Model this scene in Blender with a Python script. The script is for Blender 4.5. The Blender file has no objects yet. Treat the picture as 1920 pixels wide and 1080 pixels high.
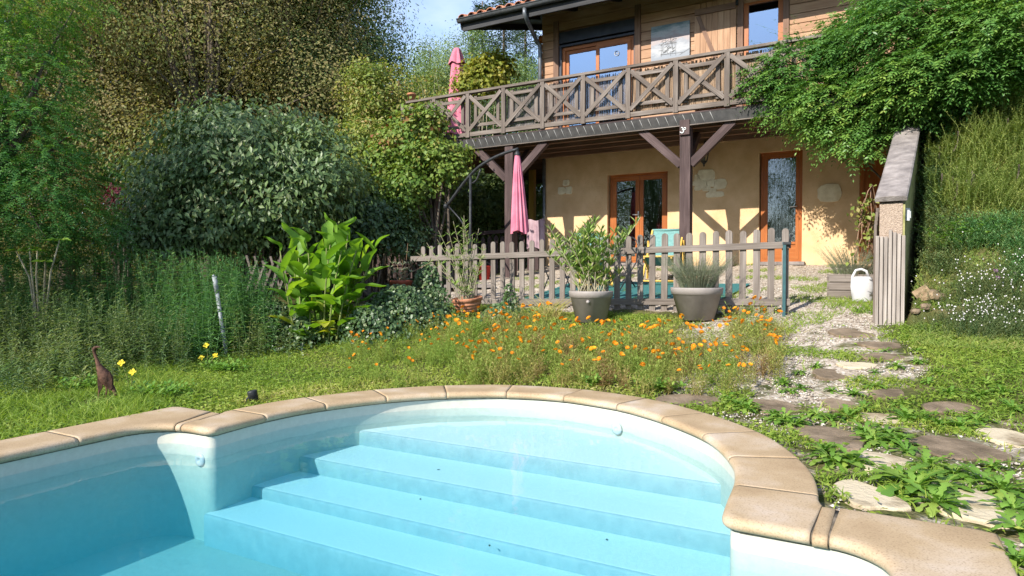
import bpy, math, random
import numpy as np
from mathutils import Vector, Matrix

scene = bpy.context.scene
COL = scene.collection
R = math.radians

# ------------------------------------------------------------------ camera, sky, sun, exposure
FOCAL, PITCH, EYE = 1230.0, R(1.397), 1.05
cam_data = bpy.data.cameras.new("camera")
cam_data.sensor_width = 36.0
cam_data.lens = FOCAL / 1920.0 * 36.0
cam_data.clip_start = 0.05
cam_data.clip_end = 2000.0
camera = bpy.data.objects.new("camera", cam_data)
camera.location = (0, 0, EYE)
camera.rotation_euler = (R(90) - PITCH, 0, 0)
COL.objects.link(camera)
scene.camera = camera

SUN_EL, SUN_AZ = R(33.0), math.atan2(-0.69, -0.72)      # azimuth clockwise from +Y, towards the sun
world = bpy.data.worlds.new("World")
scene.world = world
world.use_nodes = True
wn = world.node_tree
wn.nodes.clear()
w_out = wn.nodes.new("ShaderNodeOutputWorld")
w_bg = wn.nodes.new("ShaderNodeBackground")
w_sky = wn.nodes.new("ShaderNodeTexSky")
w_sky.sky_type = 'NISHITA'
w_sky.sun_disc = False
w_sky.sun_elevation = SUN_EL
w_sky.sun_rotation = SUN_AZ
w_sky.dust_density = 0.3
w_sky.ozone_density = 2.5
w_tc = wn.nodes.new("ShaderNodeTexCoord")
w_map = wn.nodes.new("ShaderNodeMapping")
w_map.inputs["Scale"].default_value = (1.0, 1.0, 2.2)
w_map.inputs["Location"].default_value = (0.35, 0.1, 0.3)
w_noise = wn.nodes.new("ShaderNodeTexNoise")
w_noise.inputs["Scale"].default_value = 2.2
w_noise.inputs["Detail"].default_value = 7.0
w_noise.inputs["Roughness"].default_value = 0.55
w_ramp = wn.nodes.new("ShaderNodeValToRGB")
w_ramp.color_ramp.elements[0].position = 0.46
w_ramp.color_ramp.elements[0].color = (0.06, 0.06, 0.06, 1)
w_ramp.color_ramp.elements[1].position = 0.72
w_ramp.color_ramp.elements[1].color = (0.72, 0.72, 0.72, 1)
w_mix = wn.nodes.new("ShaderNodeMixRGB")
w_mix.inputs["Color2"].default_value = (4.6, 5.0, 6.2, 1)
wn.links.new(w_tc.outputs["Generated"], w_map.inputs["Vector"])
wn.links.new(w_map.outputs["Vector"], w_noise.inputs["Vector"])
wn.links.new(w_noise.outputs["Fac"], w_ramp.inputs["Fac"])
wn.links.new(w_ramp.outputs["Color"], w_mix.inputs["Fac"])
wn.links.new(w_sky.outputs["Color"], w_mix.inputs["Color1"])
wn.links.new(w_mix.outputs["Color"], w_bg.inputs["Color"])
w_bg.inputs["Strength"].default_value = 0.15
wn.links.new(w_bg.outputs["Background"], w_out.inputs["Surface"])

sun_data = bpy.data.lights.new("sun", 'SUN')
sun_data.energy = 4.5
sun_data.angle = R(0.5)
sun_data.color = (1.0, 0.94, 0.84)
sun = bpy.data.objects.new("sun", sun_data)
SUN_DIR = Vector((-math.sin(SUN_AZ) * math.cos(SUN_EL), -math.cos(SUN_AZ) * math.cos(SUN_EL), -math.sin(SUN_EL)))
sun.rotation_euler = SUN_DIR.to_track_quat('-Z', 'Y').to_euler()
sun.location = (-20, -20, 25)
COL.objects.link(sun)

scene.view_settings.view_transform = 'Standard'
scene.view_settings.look = 'None'
scene.view_settings.exposure = 0.92
scene.view_settings.gamma = 1.0
scene.cycles.max_bounces = 8
scene.cycles.transparent_max_bounces = 12
scene.cycles.caustics_reflective = False
scene.cycles.caustics_refractive = False

# ------------------------------------------------------------------ frames of reference
TH = R(29.5)                       # the house: a runs along the facade, s away from the camera
UH = np.array([math.cos(TH), -math.sin(TH)])
NH = np.array([math.sin(TH), math.cos(TH)])
TP = R(28.454)                     # the pool: u across, v along
S0, SE, SD = 13.38, 12.38, 11.5    # facade, eave and deck edge planes


def HP(a, s, z=None):
    p = a * UH + s * NH
    return (p[0], p[1]) if z is None else (p[0], p[1], z)


def PP(u, v, z=0.0):
    c, s = math.cos(TP), math.sin(TP)
    return (u * c + v * s, -u * s + v * c, z)


def ray(x, y):
    dx = (x - 960.0) / FOCAL
    dy = -(y - 540.0) / FOCAL
    return (dx, math.cos(PITCH) + dy * math.sin(PITCH), -math.sin(PITCH) + dy * math.cos(PITCH))


def FA(x, y, s=S0):
    """facade coordinates (a, z) of a measured point on the plane at depth s"""
    r = ray(x, y)
    t = s / (r[0] * NH[0] + r[1] * NH[1])
    return (t * (r[0] * UH[0] + r[1] * UH[1]), EYE + t * r[2])


def AT(x, y, d):
    r = ray(x, y)
    t = d / r[1]
    return (t * r[0], d, EYE + t * r[2])


def sstep(x, a, b):
    t = np.clip((x - a) / (b - a), 0, 1)
    return t * t * (3 - 2 * t)


def gz(x, y):
    x = np.asarray(x, float); y = np.asarray(y, float)
    a = UH[0] * x + UH[1] * y
    s = NH[0] * x + NH[1] * y
    k = 6.0
    up = np.logaddexp(0, k * (s - 5.15)) / k
    dn = np.logaddexp(0, k * (s - 13.4)) / k
    z = 0.0 + 0.146 * (up - dn)
    z = z * (0.35 + 0.65 * sstep(a, -11.5, -6.5))
    wall = np.clip((s - 8.2) / 3.0, 0, 1.3) * 0.28 + 0.22
    zb = 0.88 * np.logaddexp(0, 5 * (s - 7.75)) / 5
    zb = np.minimum(zb, 4.6 + 0.05 * s)
    hollow = 0.22 * (1 - sstep(a, wall, wall + 0.7))
    w = np.where(s < 8.25, sstep(a, wall - 0.25, wall + 1.3), sstep(a, wall - 0.02, wall + 0.10))
    w = w * sstep(s, 7.4, 8.6)
    z = z + w * np.maximum((zb - z + 0.30 * sstep(s, 7.5, 8.3)) * (1 - hollow), 0)
    z = z + np.clip(s - 18.5, 0, 60) * 0.13
    z = z + np.clip(-a - 10.5, 0, 30) * 0.05 * sstep(s, 6, 12)
    z = z + 0.02 * np.sin(x * 1.7 + y * 0.9) * np.sin(y * 1.3 - x * 0.6) * sstep(s, 5.2, 6.5)
    return z


def G(x, y):
    """where the sight line through a measured point meets the terrain"""
    r = ray(x, y)
    lo, t = 1.5, 1.5
    while t < 60:
        if EYE + t * r[2] < float(gz(t * r[0], t * r[1])):
            break
        lo = t
        t += 0.05
    hi = t
    for _ in range(20):
        m = (lo + hi) / 2
        if EYE + m * r[2] < float(gz(m * r[0], m * r[1])):
            hi = m
        else:
            lo = m
    return (hi * r[0], hi * r[1], float(gz(hi * r[0], hi * r[1])))


# ------------------------------------------------------------------ object helpers
def tag(o, label=None, cat=None, group=None, kind=None):
    if label: o["label"] = label
    if cat: o["category"] = cat
    if group: o["group"] = group
    if kind: o["kind"] = kind
    return o


def thing(name, label, cat, loc=(0, 0, 0), rotz=0.0, group=None):
    o = bpy.data.objects.new(name, None)
    COL.objects.link(o)
    o.location = loc
    o.rotation_euler = (0, 0, rotz)
    o.empty_display_size = 0.1
    return tag(o, label, cat, group)


def children_of(o):
    return [c for c in ALLCH.get(o.name, [])]


ALLCH = {}


def link(o, parent=None):
    COL.objects.link(o)
    if parent is not None:
        o.parent = parent
        ALLCH.setdefault(parent.name, []).append(o)
    return o


def dup(src, loc, rotz=0.0, scale=1.0, label=None, group=None, parent=None, rot=None):
    c = src.copy()
    link(c, parent)
    c.location = loc
    c.rotation_euler = rot if rot else (0, 0, rotz)
    c.scale = (scale,) * 3 if not isinstance(scale, tuple) else scale
    if label: c["label"] = label
    if group: c["group"] = group
    for ch in list(ALLCH.get(src.name, [])):
        d = ch.copy()
        link(d, c)
        for g in list(ALLCH.get(ch.name, [])):
            e = g.copy()
            link(e, d)
    return c


class MB:
    """collects boxes, beams, prisms, lathes and tubes with UVs in metres"""
    def __init__(self, seed=0):
        self.v, self.f, self.uv, self.sm, self.mi = [], [], [], [], []
        self.rng = random.Random(seed)

    def face(self, idx, uvs=None, smooth=False, mi=0):
        self.f.append(tuple(idx))
        self.uv.append(uvs if uvs else [(0, 0)] * len(idx))
        self.sm.append(smooth); self.mi.append(mi)

    def quad(self, a, b, c, d, uv=None, smooth=False, mi=0):
        n = len(self.v)
        self.v += [a, b, c, d]
        if uv is None:
            w = (Vector(b) - Vector(a)).length; h = (Vector(d) - Vector(a)).length
            o = self.rng.random() * 7
            uv = [(o, o), (o + w, o), (o + w, o + h), (o, o + h)]
        self.face((n, n + 1, n + 2, n + 3), uv, smooth, mi)

    def beam(self, p0, p1, w, h, up=(0, 0, 1), mi=0, taper=1.0):
        p0, p1 = Vector(p0), Vector(p1)
        d = p1 - p0
        L = d.length
        if L < 1e-6: return
        d.normalize()
        upv = Vector(up)
        if abs(d.dot(upv)) > 0.98: upv = Vector((NH[0], NH[1], 0)) if abs(d.z) > 0.9 else Vector((0, 0, 1))
        sd = d.cross(upv).normalized()
        u2 = sd.cross(d).normalized()
        n = len(self.v)
        for (p, k) in ((p0, 1.0), (p1, taper)):
            for (i, j) in ((-1, -1), (1, -1), (1, 1), (-1, 1)):
                self.v.append(tuple(p + sd * (i * w / 2 * k) + u2 * (j * h / 2 * k)))
        o = self.rng.random() * 9; q = self.rng.random() * 9
        dims = [w, h, w, h]
        for k in range(4):
            a, b = n + k, n + (k + 1) % 4
            self.face((a, b, b + 4, a + 4), [(o, q), (o, q + dims[k]), (o + L, q + dims[k]), (o + L, q)], False, mi)
            q += dims[k]
        self.face((n + 3, n + 2, n + 1, n), [(o, q), (o + .01, q), (o + .01, q + .05), (o, q + .05)], False, mi)
        self.face((n + 4, n + 5, n + 6, n + 7), [(o, q), (o + .01, q), (o + .01, q + .05), (o, q + .05)], False, mi)

    def box(self, c, size, axes=None, mi=0):
        """box by centre and full size; axes: (right, forward) horizontal unit vectors"""
        c = Vector(c)
        sx, sy, sz = size
        rt = Vector((axes[0][0], axes[0][1], 0)) if axes else Vector((1, 0, 0))
        fw = Vector((axes[1][0], axes[1][1], 0)) if axes else Vector((0, 1, 0))
        if sx >= sy and sx >= sz:
            self.beam(c - rt * sx / 2, c + rt * sx / 2, sy, sz, (0, 0, 1), mi)
        elif sz >= sy:
            n = len(self.v); o = self.rng.random() * 9; q = self.rng.random() * 9
            for z in (-1, 1):
                for (i, j) in ((-1, -1), (1, -1), (1, 1), (-1, 1)):
                    self.v.append(tuple(c + rt * (i * sx / 2) + fw * (j * sy / 2) + Vector((0, 0, z * sz / 2))))
            dims = [sx, sy, sx, sy]
            for k in range(4):
                a, b = n + k, n + (k + 1) % 4
                self.face((a, b, b + 4, a + 4), [(o, q), (o, q + dims[k]), (o + sz, q + dims[k]), (o + sz, q)], False, mi)
                q += dims[k]
            self.face((n + 3, n + 2, n + 1, n), None, False, mi)
            self.face((n + 4, n + 5, n + 6, n + 7), None, False, mi)
        else:
            self.beam(c - fw * sy / 2, c + fw * sy / 2, sx, sz, (0, 0, 1), mi)

    def prism(self, outline, thick, origin, ax, ay, az, mi=0, smooth=False):
        """outline (x, y) in the plane ax/ay, extruded along az by thick"""
        o, ax, ay, az = Vector(origin), Vector(ax), Vector(ay), Vector(az)
        n = len(self.v); m = len(outline)
        r = self.rng.random() * 9; q = self.rng.random() * 9
        for t in (0, thick):
            for (x, y) in outline:
                self.v.append(tuple(o + ax * x + ay * y + az * t))
        uvo = [(r + y, q + x) for (x, y) in outline]
        self.face([n + i for i in range(m)][::-1], uvo[::-1], False, mi)
        self.face([n + m + i for i in range(m)], uvo, False, mi)
        for i in range(m):
            j = (i + 1) % m
            self.face((n + i, n + j, n + m + j, n + m + i),
                      [uvo[i], uvo[j], (uvo[j][0], uvo[j][1] + thick), (uvo[i][0], uvo[i][1] + thick)], smooth, mi)

    def lathe(self, prof, origin=(0, 0, 0), n=24, mi=0, smooth=True, wob=0.0, tilt=None):
        b = len(self.v)
        for k, (r, z) in enumerate(prof):
            for i in range(n):
                a = 2 * math.pi * i / n
                rr = r * (1 + wob * math.sin(3 * a + k))
                p = Vector((rr * math.cos(a), rr * math.sin(a), z))
                if tilt is not None: p = tilt @ p
                self.v.append((origin[0] + p.x, origin[1] + p.y, origin[2] + p.z))
        for k in range(len(prof) - 1):
            for i in range(n):
                j = (i + 1) % n
                u0, u1 = i / n * 2, (i + 1) / n * 2
                self.face((b + k * n + i, b + k * n + j, b + (k + 1) * n + j, b + (k + 1) * n + i),
                          [(u0, prof[k][1]), (u1, prof[k][1]), (u1, prof[k + 1][1]), (u0, prof[k + 1][1])], smooth, mi)

    def tube(self, pts, rad, n=6, mi=0, cap=True, smooth=True):
        pts = [Vector(p) for p in pts]
        m = len(pts)
        if not isinstance(rad, (list, tuple)): rad = [rad] * m
        b = len(self.v)
        prev = None; L = 0.0; o = self.rng.random() * 5
        ls = []
        for i in range(m):
            d = (pts[min(i + 1, m - 1)] - pts[max(i - 1, 0)])
            d = d.normalized() if d.length > 1e-9 else Vector((0, 0, 1))
            if prev is None:
                ref = Vector((0, 0, 1)) if abs(d.z) < 0.9 else Vector((1, 0, 0))
                x = d.cross(ref).normalized()
            else:
                x = (prev - d * prev.dot(d))
                x = x.normalized() if x.length > 1e-6 else d.orthogonal().normalized()
            prev = x
            y = d.cross(x)
            if i: L += (pts[i] - pts[i - 1]).length
            ls.append(L)
            for k in range(n):
                a = 2 * math.pi * k / n
                self.v.append(tuple(pts[i] + (x * math.cos(a) + y * math.sin(a)) * rad[i]))
        for i in range(m - 1):
            for k in range(n):
                j = (k + 1) % n
                c0 = 2 * math.pi * rad[i] * k / n; c1 = 2 * math.pi * rad[i] * (k + 1) / n
                self.face((b + i * n + k, b + i * n + j, b + (i + 1) * n + j, b + (i + 1) * n + k),
                          [(o + ls[i], c0), (o + ls[i], c1), (o + ls[i + 1], c1), (o + ls[i + 1], c0)], smooth, mi)
        if cap and n > 2:
            self.face([b + k for k in range(n)][::-1], None, False, mi)
            self.face([b + (m - 1) * n + k for k in range(n)], None, False, mi)

    def build(self, name, mats, parent=None, bevel=0.0):
        me = bpy.data.meshes.new(name)
        me.from_pydata([tuple(v) for v in self.v], [], self.f)
        ul = me.uv_layers.new(name="UVMap")
        flat = [c for f in self.uv for p in f for c in p]
        ul.data.foreach_set("uv", flat)
        me.polygons.foreach_set("use_smooth", self.sm)
        if not isinstance(mats, (list, tuple)): mats = [mats]
        for m in mats: me.materials.append(m)
        if len(mats) > 1: me.polygons.foreach_set("material_index", self.mi)
        me.update()
        o = bpy.data.objects.new(name, me)
        link(o, parent)
        if bevel > 0:
            md = o.modifiers.new("bevel", 'BEVEL')
            md.width = bevel; md.segments = 2; md.limit_method = 'ANGLE'; md.angle_limit = R(50)
        return o


def np_mesh(name, verts, tris, mat, parent=None, attrs=None, smooth=False, do_link=True):
    """triangle mesh from numpy arrays with per-face float attributes"""
    me = bpy.data.meshes.new(name)
    nv, nt = len(verts), len(tris)
    me.vertices.add(nv); me.loops.add(nt * 3); me.polygons.add(nt)
    me.vertices.foreach_set("co", np.ascontiguousarray(verts, dtype=np.float32).ravel())
    me.loops.foreach_set("vertex_index", np.ascontiguousarray(tris, dtype=np.int32).ravel())
    me.polygons.foreach_set("loop_start", np.arange(0, nt * 3, 3, dtype=np.int32))
    if attrs:
        for k, arr in attrs.items():
            at = me.attributes.new(k, 'FLOAT', 'FACE')
            at.data.foreach_set("value", np.ascontiguousarray(arr, dtype=np.float32))
    me.update(calc_edges=True)
    if smooth: me.polygons.foreach_set("use_smooth", np.ones(nt, dtype=bool))
    for m in (mat if isinstance(mat, (list, tuple)) else [mat]): me.materials.append(m)
    o = bpy.data.objects.new(name, me)
    if do_link: link(o, parent)
    return o


def unit(v):
    return v / np.maximum(np.linalg.norm(v, axis=-1, keepdims=True), 1e-9)


class Leaves:
    """many small leaves as one mesh: each a folded, pointed blade of two or four triangles"""
    def __init__(self):
        self.V, self.T, self.r, self.c, self.n = [], [], [], [], 0

    def add(self, P, D, N, L, W, r, c, fold=0.12, droop=0.0, wide=0.45):
        P = np.asarray(P, float); n = len(P)
        if n == 0: return
        D = unit(np.broadcast_to(D, P.shape)); N = np.broadcast_to(N, P.shape)
        S = unit(np.cross(D, N)); N = np.cross(S, D)
        L = np.broadcast_to(np.asarray(L, float), (n,))[:, None]
        W = np.broadcast_to(np.asarray(W, float), (n,))[:, None]
        mid = P + D * L * wide
        tip = P + D * L - np.array([0, 0, 1.0]) * L * droop
        lf = mid + S * W / 2 + N * W * fold
        rt = mid - S * W / 2 + N * W * fold
        v = np.stack([P, rt, tip, lf], 1).reshape(-1, 3)
        b = self.n + np.arange(n)[:, None] * 4
        t = np.concatenate([b + np.array([[0, 1, 2]]), b + np.array([[0, 2, 3]])], 1).reshape(-1, 3)
        self.V.append(v); self.T.append(t); self.n += 4 * n
        self.r.append(np.repeat(np.broadcast_to(np.asarray(r, float), (n,)), 2))
        self.c.append(np.repeat(np.broadcast_to(np.asarray(c, float), (n,)), 2))

    def blades(self, P, D, L, W, r, c, bend):
        """grass blades: two segments that bend over, widths W, bend a horizontal vector"""
        n = len(P); L = np.broadcast_to(L, (n,))[:, None]; W = np.broadcast_to(W, (n,))[:, None]
        D = unit(D)
        S = unit(np.cross(D, np.array([0.3, 0.2, 1.0]) + 0 * D + bend[:, [1, 0, 2]] * np.array([-1, 1, 0])))
        m = P + D * L * 0.55 + bend * L * 0.12
        tip = P + D * L * 0.95 + bend * L * 0.55
        v = np.stack([P - S * W / 2, P + S * W / 2, m - S * W * .42, m + S * W * .42, tip], 1).reshape(-1, 3)
        b = self.n + np.arange(n)[:, None] * 5
        t = np.concatenate([b + np.array([[0, 1, 3]]), b + np.array([[0, 3, 2]]), b + np.array([[2, 3, 4]])], 1).reshape(-1, 3)
        self.V.append(v); self.T.append(t); self.n += 5 * n
        self.r.append(np.repeat(np.broadcast_to(r, (n,)), 3)); self.c.append(np.repeat(np.broadcast_to(c, (n,)), 3))

    def strips(self, A, B, W, r, c):
        """thin stems from A to B as crossed slivers"""
        A, B = np.asarray(A, float), np.asarray(B, float)
        n = len(A)
        if n == 0: return
        D = unit(B - A)
        ref = np.where(np.abs(D[:, 2:3]) > .9, np.array([[1., 0, 0]]), np.array([[0, 0, 1.]]))
        S1 = unit(np.cross(D, ref)); S2 = np.cross(D, S1)
        W = np.broadcast_to(np.asarray(W, float), (n,))[:, None]
        k1, k2, k3 = S1 * W / 2, (-.5 * S1 + .87 * S2) * W / 2, (-.5 * S1 - .87 * S2) * W / 2
        v = np.stack([A + k1, A + k2, A + k3, B + k1 * .6, B + k2 * .6, B + k3 * .6], 1).reshape(-1, 3)
        b = self.n + np.arange(n)[:, None] * 6
        t = np.concatenate([b + np.array([q]) for q in ([0, 1, 4], [0, 4, 3], [1, 2, 5], [1, 5, 4], [2, 0, 3], [2, 3, 5])], 1).reshape(-1, 3)
        self.V.append(v); self.T.append(t); self.n += 6 * n
        self.r.append(np.repeat(np.broadcast_to(r, (n,)), 6)); self.c.append(np.repeat(np.broadcast_to(c, (n,)), 6))

    def build(self, name, mat, parent=None, do_link=True, smooth=False):
        return np_mesh(name, np.concatenate(self.V), np.concatenate(self.T), mat, parent,
                       {"rnd": np.concatenate(self.r), "clump": np.concatenate(self.c)}, smooth, do_link)


# ------------------------------------------------------------------ materials
def new_mat(name):
    m = bpy.data.materials.new(name)
    m.use_nodes = True
    nt = m.node_tree
    b = nt.nodes["Principled BSDF"]
    return m, nt, b


def ramp(nt, stops):
    r = nt.nodes.new("ShaderNodeValToRGB")
    els = r.color_ramp.elements
    while len(els) < len(stops): els.new(0.5)
    for e, (p, c) in zip(els, stops):
        e.position = p; e.color = (*c, 1)
    return r


def noise_mat(name, c1, c2, scale=8, rough=0.7, bump=0.0, bscale=None, coord="Object", stretch=(1, 1, 1), metallic=0.0, detail=6, spec=0.3, lo=0.35, hi=0.65, bdist=0.01):
    m, nt, b = new_mat(name)
    tc = nt.nodes.new("ShaderNodeTexCoord")
    mp = nt.nodes.new("ShaderNodeMapping")
    mp.inputs["Scale"].default_value = stretch
    n = nt.nodes.new("ShaderNodeTexNoise")
    n.inputs["Scale"].default_value = scale
    n.inputs["Detail"].default_value = detail
    n.inputs["Roughness"].default_value = 0.6
    r = ramp(nt, [(lo, c1), (hi, c2)])
    nt.links.new(tc.outputs[coord], mp.inputs["Vector"])
    nt.links.new(mp.outputs["Vector"], n.inputs["Vector"])
    nt.links.new(n.outputs["Fac"], r.inputs["Fac"])
    nt.links.new(r.outputs["Color"], b.inputs["Base Color"])
    b.inputs["Roughness"].default_value = rough
    b.inputs["Metallic"].default_value = metallic
    b.inputs["Specular IOR Level"].default_value = spec
    if bump > 0:
        n2 = nt.nodes.new("ShaderNodeTexNoise")
        n2.inputs["Scale"].default_value = bscale or scale * 4
        n2.inputs["Detail"].default_value = 5
        nt.links.new(mp.outputs["Vector"], n2.inputs["Vector"])
        bp = nt.nodes.new("ShaderNodeBump")
        bp.inputs["Strength"].default_value = bump
        bp.inputs["Distance"].default_value = bdist
        nt.links.new(n2.outputs["Fac"], bp.inputs["Height"])
        nt.links.new(bp.outputs["Normal"], b.inputs["Normal"])
    return m


def wood_mat(name, dark, mid, light, grain=60, rough=0.75, bump=0.5, patch=1.3):
    """grain runs along UV u (metres)"""
    m, nt, b = new_mat(name)
    uv = nt.nodes.new("ShaderNodeUVMap"); uv.uv_map = "UVMap"
    mp = nt.nodes.new("ShaderNodeMapping"); mp.inputs["Scale"].default_value = (1.6, grain, 1)
    n = nt.nodes.new("ShaderNodeTexNoise"); n.inputs["Scale"].default_value = 1.0; n.inputs["Detail"].default_value = 8; n.inputs["Roughness"].default_value = 0.65
    mp2 = nt.nodes.new("ShaderNodeMapping"); mp2.inputs["Scale"].default_value = (patch, patch * 3, 1)
    n2 = nt.nodes.new("ShaderNodeTexNoise"); n2.inputs["Scale"].default_value = 1.0; n2.inputs["Detail"].default_value = 4
    mix = nt.nodes.new("ShaderNodeMath"); mix.operation = 'MULTIPLY_ADD'; mix.inputs[1].default_value = 0.55
    sub = nt.nodes.new("ShaderNodeMath"); sub.operation = 'MULTIPLY'; sub.inputs[1].default_value = 0.45
    r = ramp(nt, [(0.3, dark), (0.5, mid), (0.7, light)])
    nt.links.new(uv.outputs["UV"], mp.inputs["Vector"]); nt.links.new(uv.outputs["UV"], mp2.inputs["Vector"])
    nt.links.new(mp.outputs["Vector"], n.inputs["Vector"]); nt.links.new(mp2.outputs["Vector"], n2.inputs["Vector"])
    nt.links.new(n2.outputs["Fac"], sub.inputs[0])
    nt.links.new(n.outputs["Fac"], mix.inputs[0]); nt.links.new(sub.outputs[0], mix.inputs[2])
    nt.links.new(mix.outputs[0], r.inputs["Fac"])
    nt.links.new(r.outputs["Color"], b.inputs["Base Color"])
    b.inputs["Roughness"].default_value = rough
    b.inputs["Specular IOR Level"].default_value = 0.25
    bp = nt.nodes.new("ShaderNodeBump"); bp.inputs["Strength"].default_value = bump; bp.inputs["Distance"].default_value = 0.004
    nt.links.new(n.outputs["Fac"], bp.inputs["Height"]); nt.links.new(bp.outputs["Normal"], b.inputs["Normal"])
    return m


def leaf_mat(name, stops, rough=0.5, spec=0.35, trans=0.35, tcol=None, wc=0.5):
    """leaf colour by a per-leaf and a per-clump number"""
    m, nt, b = new_mat(name)
    a1 = nt.nodes.new("ShaderNodeAttribute"); a1.attribute_name = "rnd"
    a2 = nt.nodes.new("ShaderNodeAttribute"); a2.attribute_name = "clump"
    ob = nt.nodes.new("ShaderNodeObjectInfo")
    m1 = nt.nodes.new("ShaderNodeMath"); m1.operation = 'MULTIPLY'; m1.inputs[1].default_value = 1 - wc
    m2 = nt.nodes.new("ShaderNodeMath"); m2.operation = 'MULTIPLY_ADD'; m2.inputs[1].default_value = wc
    m3 = nt.nodes.new("ShaderNodeMath"); m3.operation = 'MULTIPLY_ADD'; m3.inputs[1].default_value = 0.16; 
    m4 = nt.nodes.new("ShaderNodeMath"); m4.operation = 'SUBTRACT'; m4.inputs[1].default_value = 0.08
    nt.links.new(a1.outputs["Fac"], m1.inputs[0])
    nt.links.new(a2.outputs["Fac"], m2.inputs[0]); nt.links.new(m1.outputs[0], m2.inputs[2])
    nt.links.new(ob.outputs["Random"], m3.inputs[0]); nt.links.new(m2.outputs[0], m3.inputs[2])
    nt.links.new(m3.outputs[0], m4.inputs[0])
    r = ramp(nt, stops)
    nt.links.new(m4.outputs[0], r.inputs["Fac"])
    nt.links.new(r.outputs["Color"], b.inputs["Base Color"])
    b.inputs["Roughness"].default_value = rough
    b.inputs["Specular IOR Level"].default_value = spec
    if trans > 0:
        tr = nt.nodes.new("ShaderNodeBsdfTranslucent")
        mx = nt.nodes.new("ShaderNodeMixRGB"); mx.blend_type = 'MULTIPLY'; mx.inputs["Fac"].default_value = 1.0
        mx.inputs["Color2"].default_value = (*(tcol or (1.5, 1.6, 0.7)), 1)
        nt.links.new(r.outputs["Color"], mx.inputs["Color1"])
        nt.links.new(mx.outputs["Color"], tr.inputs["Color"])
        ms = nt.nodes.new("ShaderNodeMixShader"); ms.inputs["Fac"].default_value = trans
        nt.links.new(b.outputs["BSDF"], ms.inputs[1]); nt.links.new(tr.outputs["BSDF"], ms.inputs[2])
        nt.links.new(ms.outputs["Shader"], nt.nodes["Material Output"].inputs["Surface"])
    return m


def plain(name, col, rough=0.5, metallic=0.0, spec=0.4):
    return noise_mat(name, tuple(c * 0.85 for c in col), tuple(min(1, c * 1.12) for c in col), 14, rough, 0.0, metallic=metallic, spec=spec)


def glass_mat(name, base_fac, tint=(0.7, 0.75, 0.75), coat=(0.86, 0.93, 1.0)):
    m, nt, b = new_mat(name)
    nt.nodes.remove(b)
    tr = nt.nodes.new("ShaderNodeBsdfTransparent"); tr.inputs["Color"].default_value = (*tint, 1)
    gl = nt.nodes.new("ShaderNodeBsdfGlossy"); gl.inputs["Roughness"].default_value = 0.01
    gl.inputs["Color"].default_value = (*coat, 1)
    fr = nt.nodes.new("ShaderNodeFresnel"); fr.inputs["IOR"].default_value = 1.5
    ad = nt.nodes.new("ShaderNodeMath"); ad.operation = 'ADD'; ad.inputs[1].default_value = base_fac; ad.use_clamp = True
    n = nt.nodes.new("ShaderNodeTexNoise"); n.inputs["Scale"].default_value = 0.8; n.inputs["Detail"].default_value = 1
    tc = nt.nodes.new("ShaderNodeTexCoord"); nt.links.new(tc.outputs["Object"], n.inputs["Vector"])
    bp = nt.nodes.new("ShaderNodeBump"); bp.inputs["Strength"].default_value = 0.15; bp.inputs["Distance"].default_value = 0.01
    nt.links.new(n.outputs["Fac"], bp.inputs["Height"]); nt.links.new(bp.outputs["Normal"], gl.inputs["Normal"])
    ms = nt.nodes.new("ShaderNodeMixShader")
    nt.links.new(fr.outputs["Fac"], ad.inputs[0]); nt.links.new(ad.outputs[0], ms.inputs["Fac"])
    nt.links.new(tr.outputs["BSDF"], ms.inputs[1]); nt.links.new(gl.outputs["BSDF"], ms.inputs[2])
    nt.links.new(ms.outputs["Shader"], nt.nodes["Material Output"].inputs["Surface"])
    return m


M = {}
M['stucco'] = noise_mat("ochre_render", (0.56, 0.375, 0.205), (0.67, 0.47, 0.275), 3.0, 0.9, 0.6, 60, spec=0.1, bdist=0.012)
M['greywood'] = wood_mat("weathered_wood", (0.045, 0.034, 0.028), (0.135, 0.108, 0.09), (0.28, 0.24, 0.21))
M['picketwood'] = wood_mat("picket_wood", (0.06, 0.046, 0.038), (0.165, 0.138, 0.118), (0.31, 0.27, 0.24))
M['slatwood'] = wood_mat('pale_slat_wood', (0.13, 0.105, 0.09), (0.29, 0.25, 0.22), (0.48, 0.43, 0.385))
M['darkwood'] = wood_mat("dark_stained_wood", (0.022, 0.013, 0.013), (0.06, 0.038, 0.036), (0.15, 0.105, 0.10))
M['plankwood'] = wood_mat("pine_cladding", (0.21, 0.105, 0.055), (0.37, 0.215, 0.125), (0.50, 0.33, 0.21), 40, 0.65)
M['trimwood'] = wood_mat("brown_trim_wood", (0.09, 0.05, 0.032), (0.19, 0.11, 0.075), (0.30, 0.19, 0.135), 50)
M['orangewood'] = wood_mat("orange_stained_wood", (0.20, 0.055, 0.012), (0.33, 0.10, 0.022), (0.42, 0.15, 0.04), 40, 0.4)
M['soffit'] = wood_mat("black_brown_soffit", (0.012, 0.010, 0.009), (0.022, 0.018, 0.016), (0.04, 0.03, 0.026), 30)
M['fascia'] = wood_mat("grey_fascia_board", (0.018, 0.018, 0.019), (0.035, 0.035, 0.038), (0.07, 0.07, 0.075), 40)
M['zinc'] = noise_mat("zinc", (0.10, 0.11, 0.12), (0.18, 0.19, 0.205), 9, 0.45, metallic=0.5)
M['tile'] = noise_mat("clay_roof_tile", (0.28, 0.10, 0.055), (0.48, 0.24, 0.14), 7, 0.85, 0.3, 40)
M['glass_up'] = glass_mat("sky_reflecting_glass", 0.32, (0.45, 0.5, 0.55), (0.58, 0.76, 1.0))
M['glass'] = glass_mat("window_glass", 0.09, (0.5, 0.55, 0.55))
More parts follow.
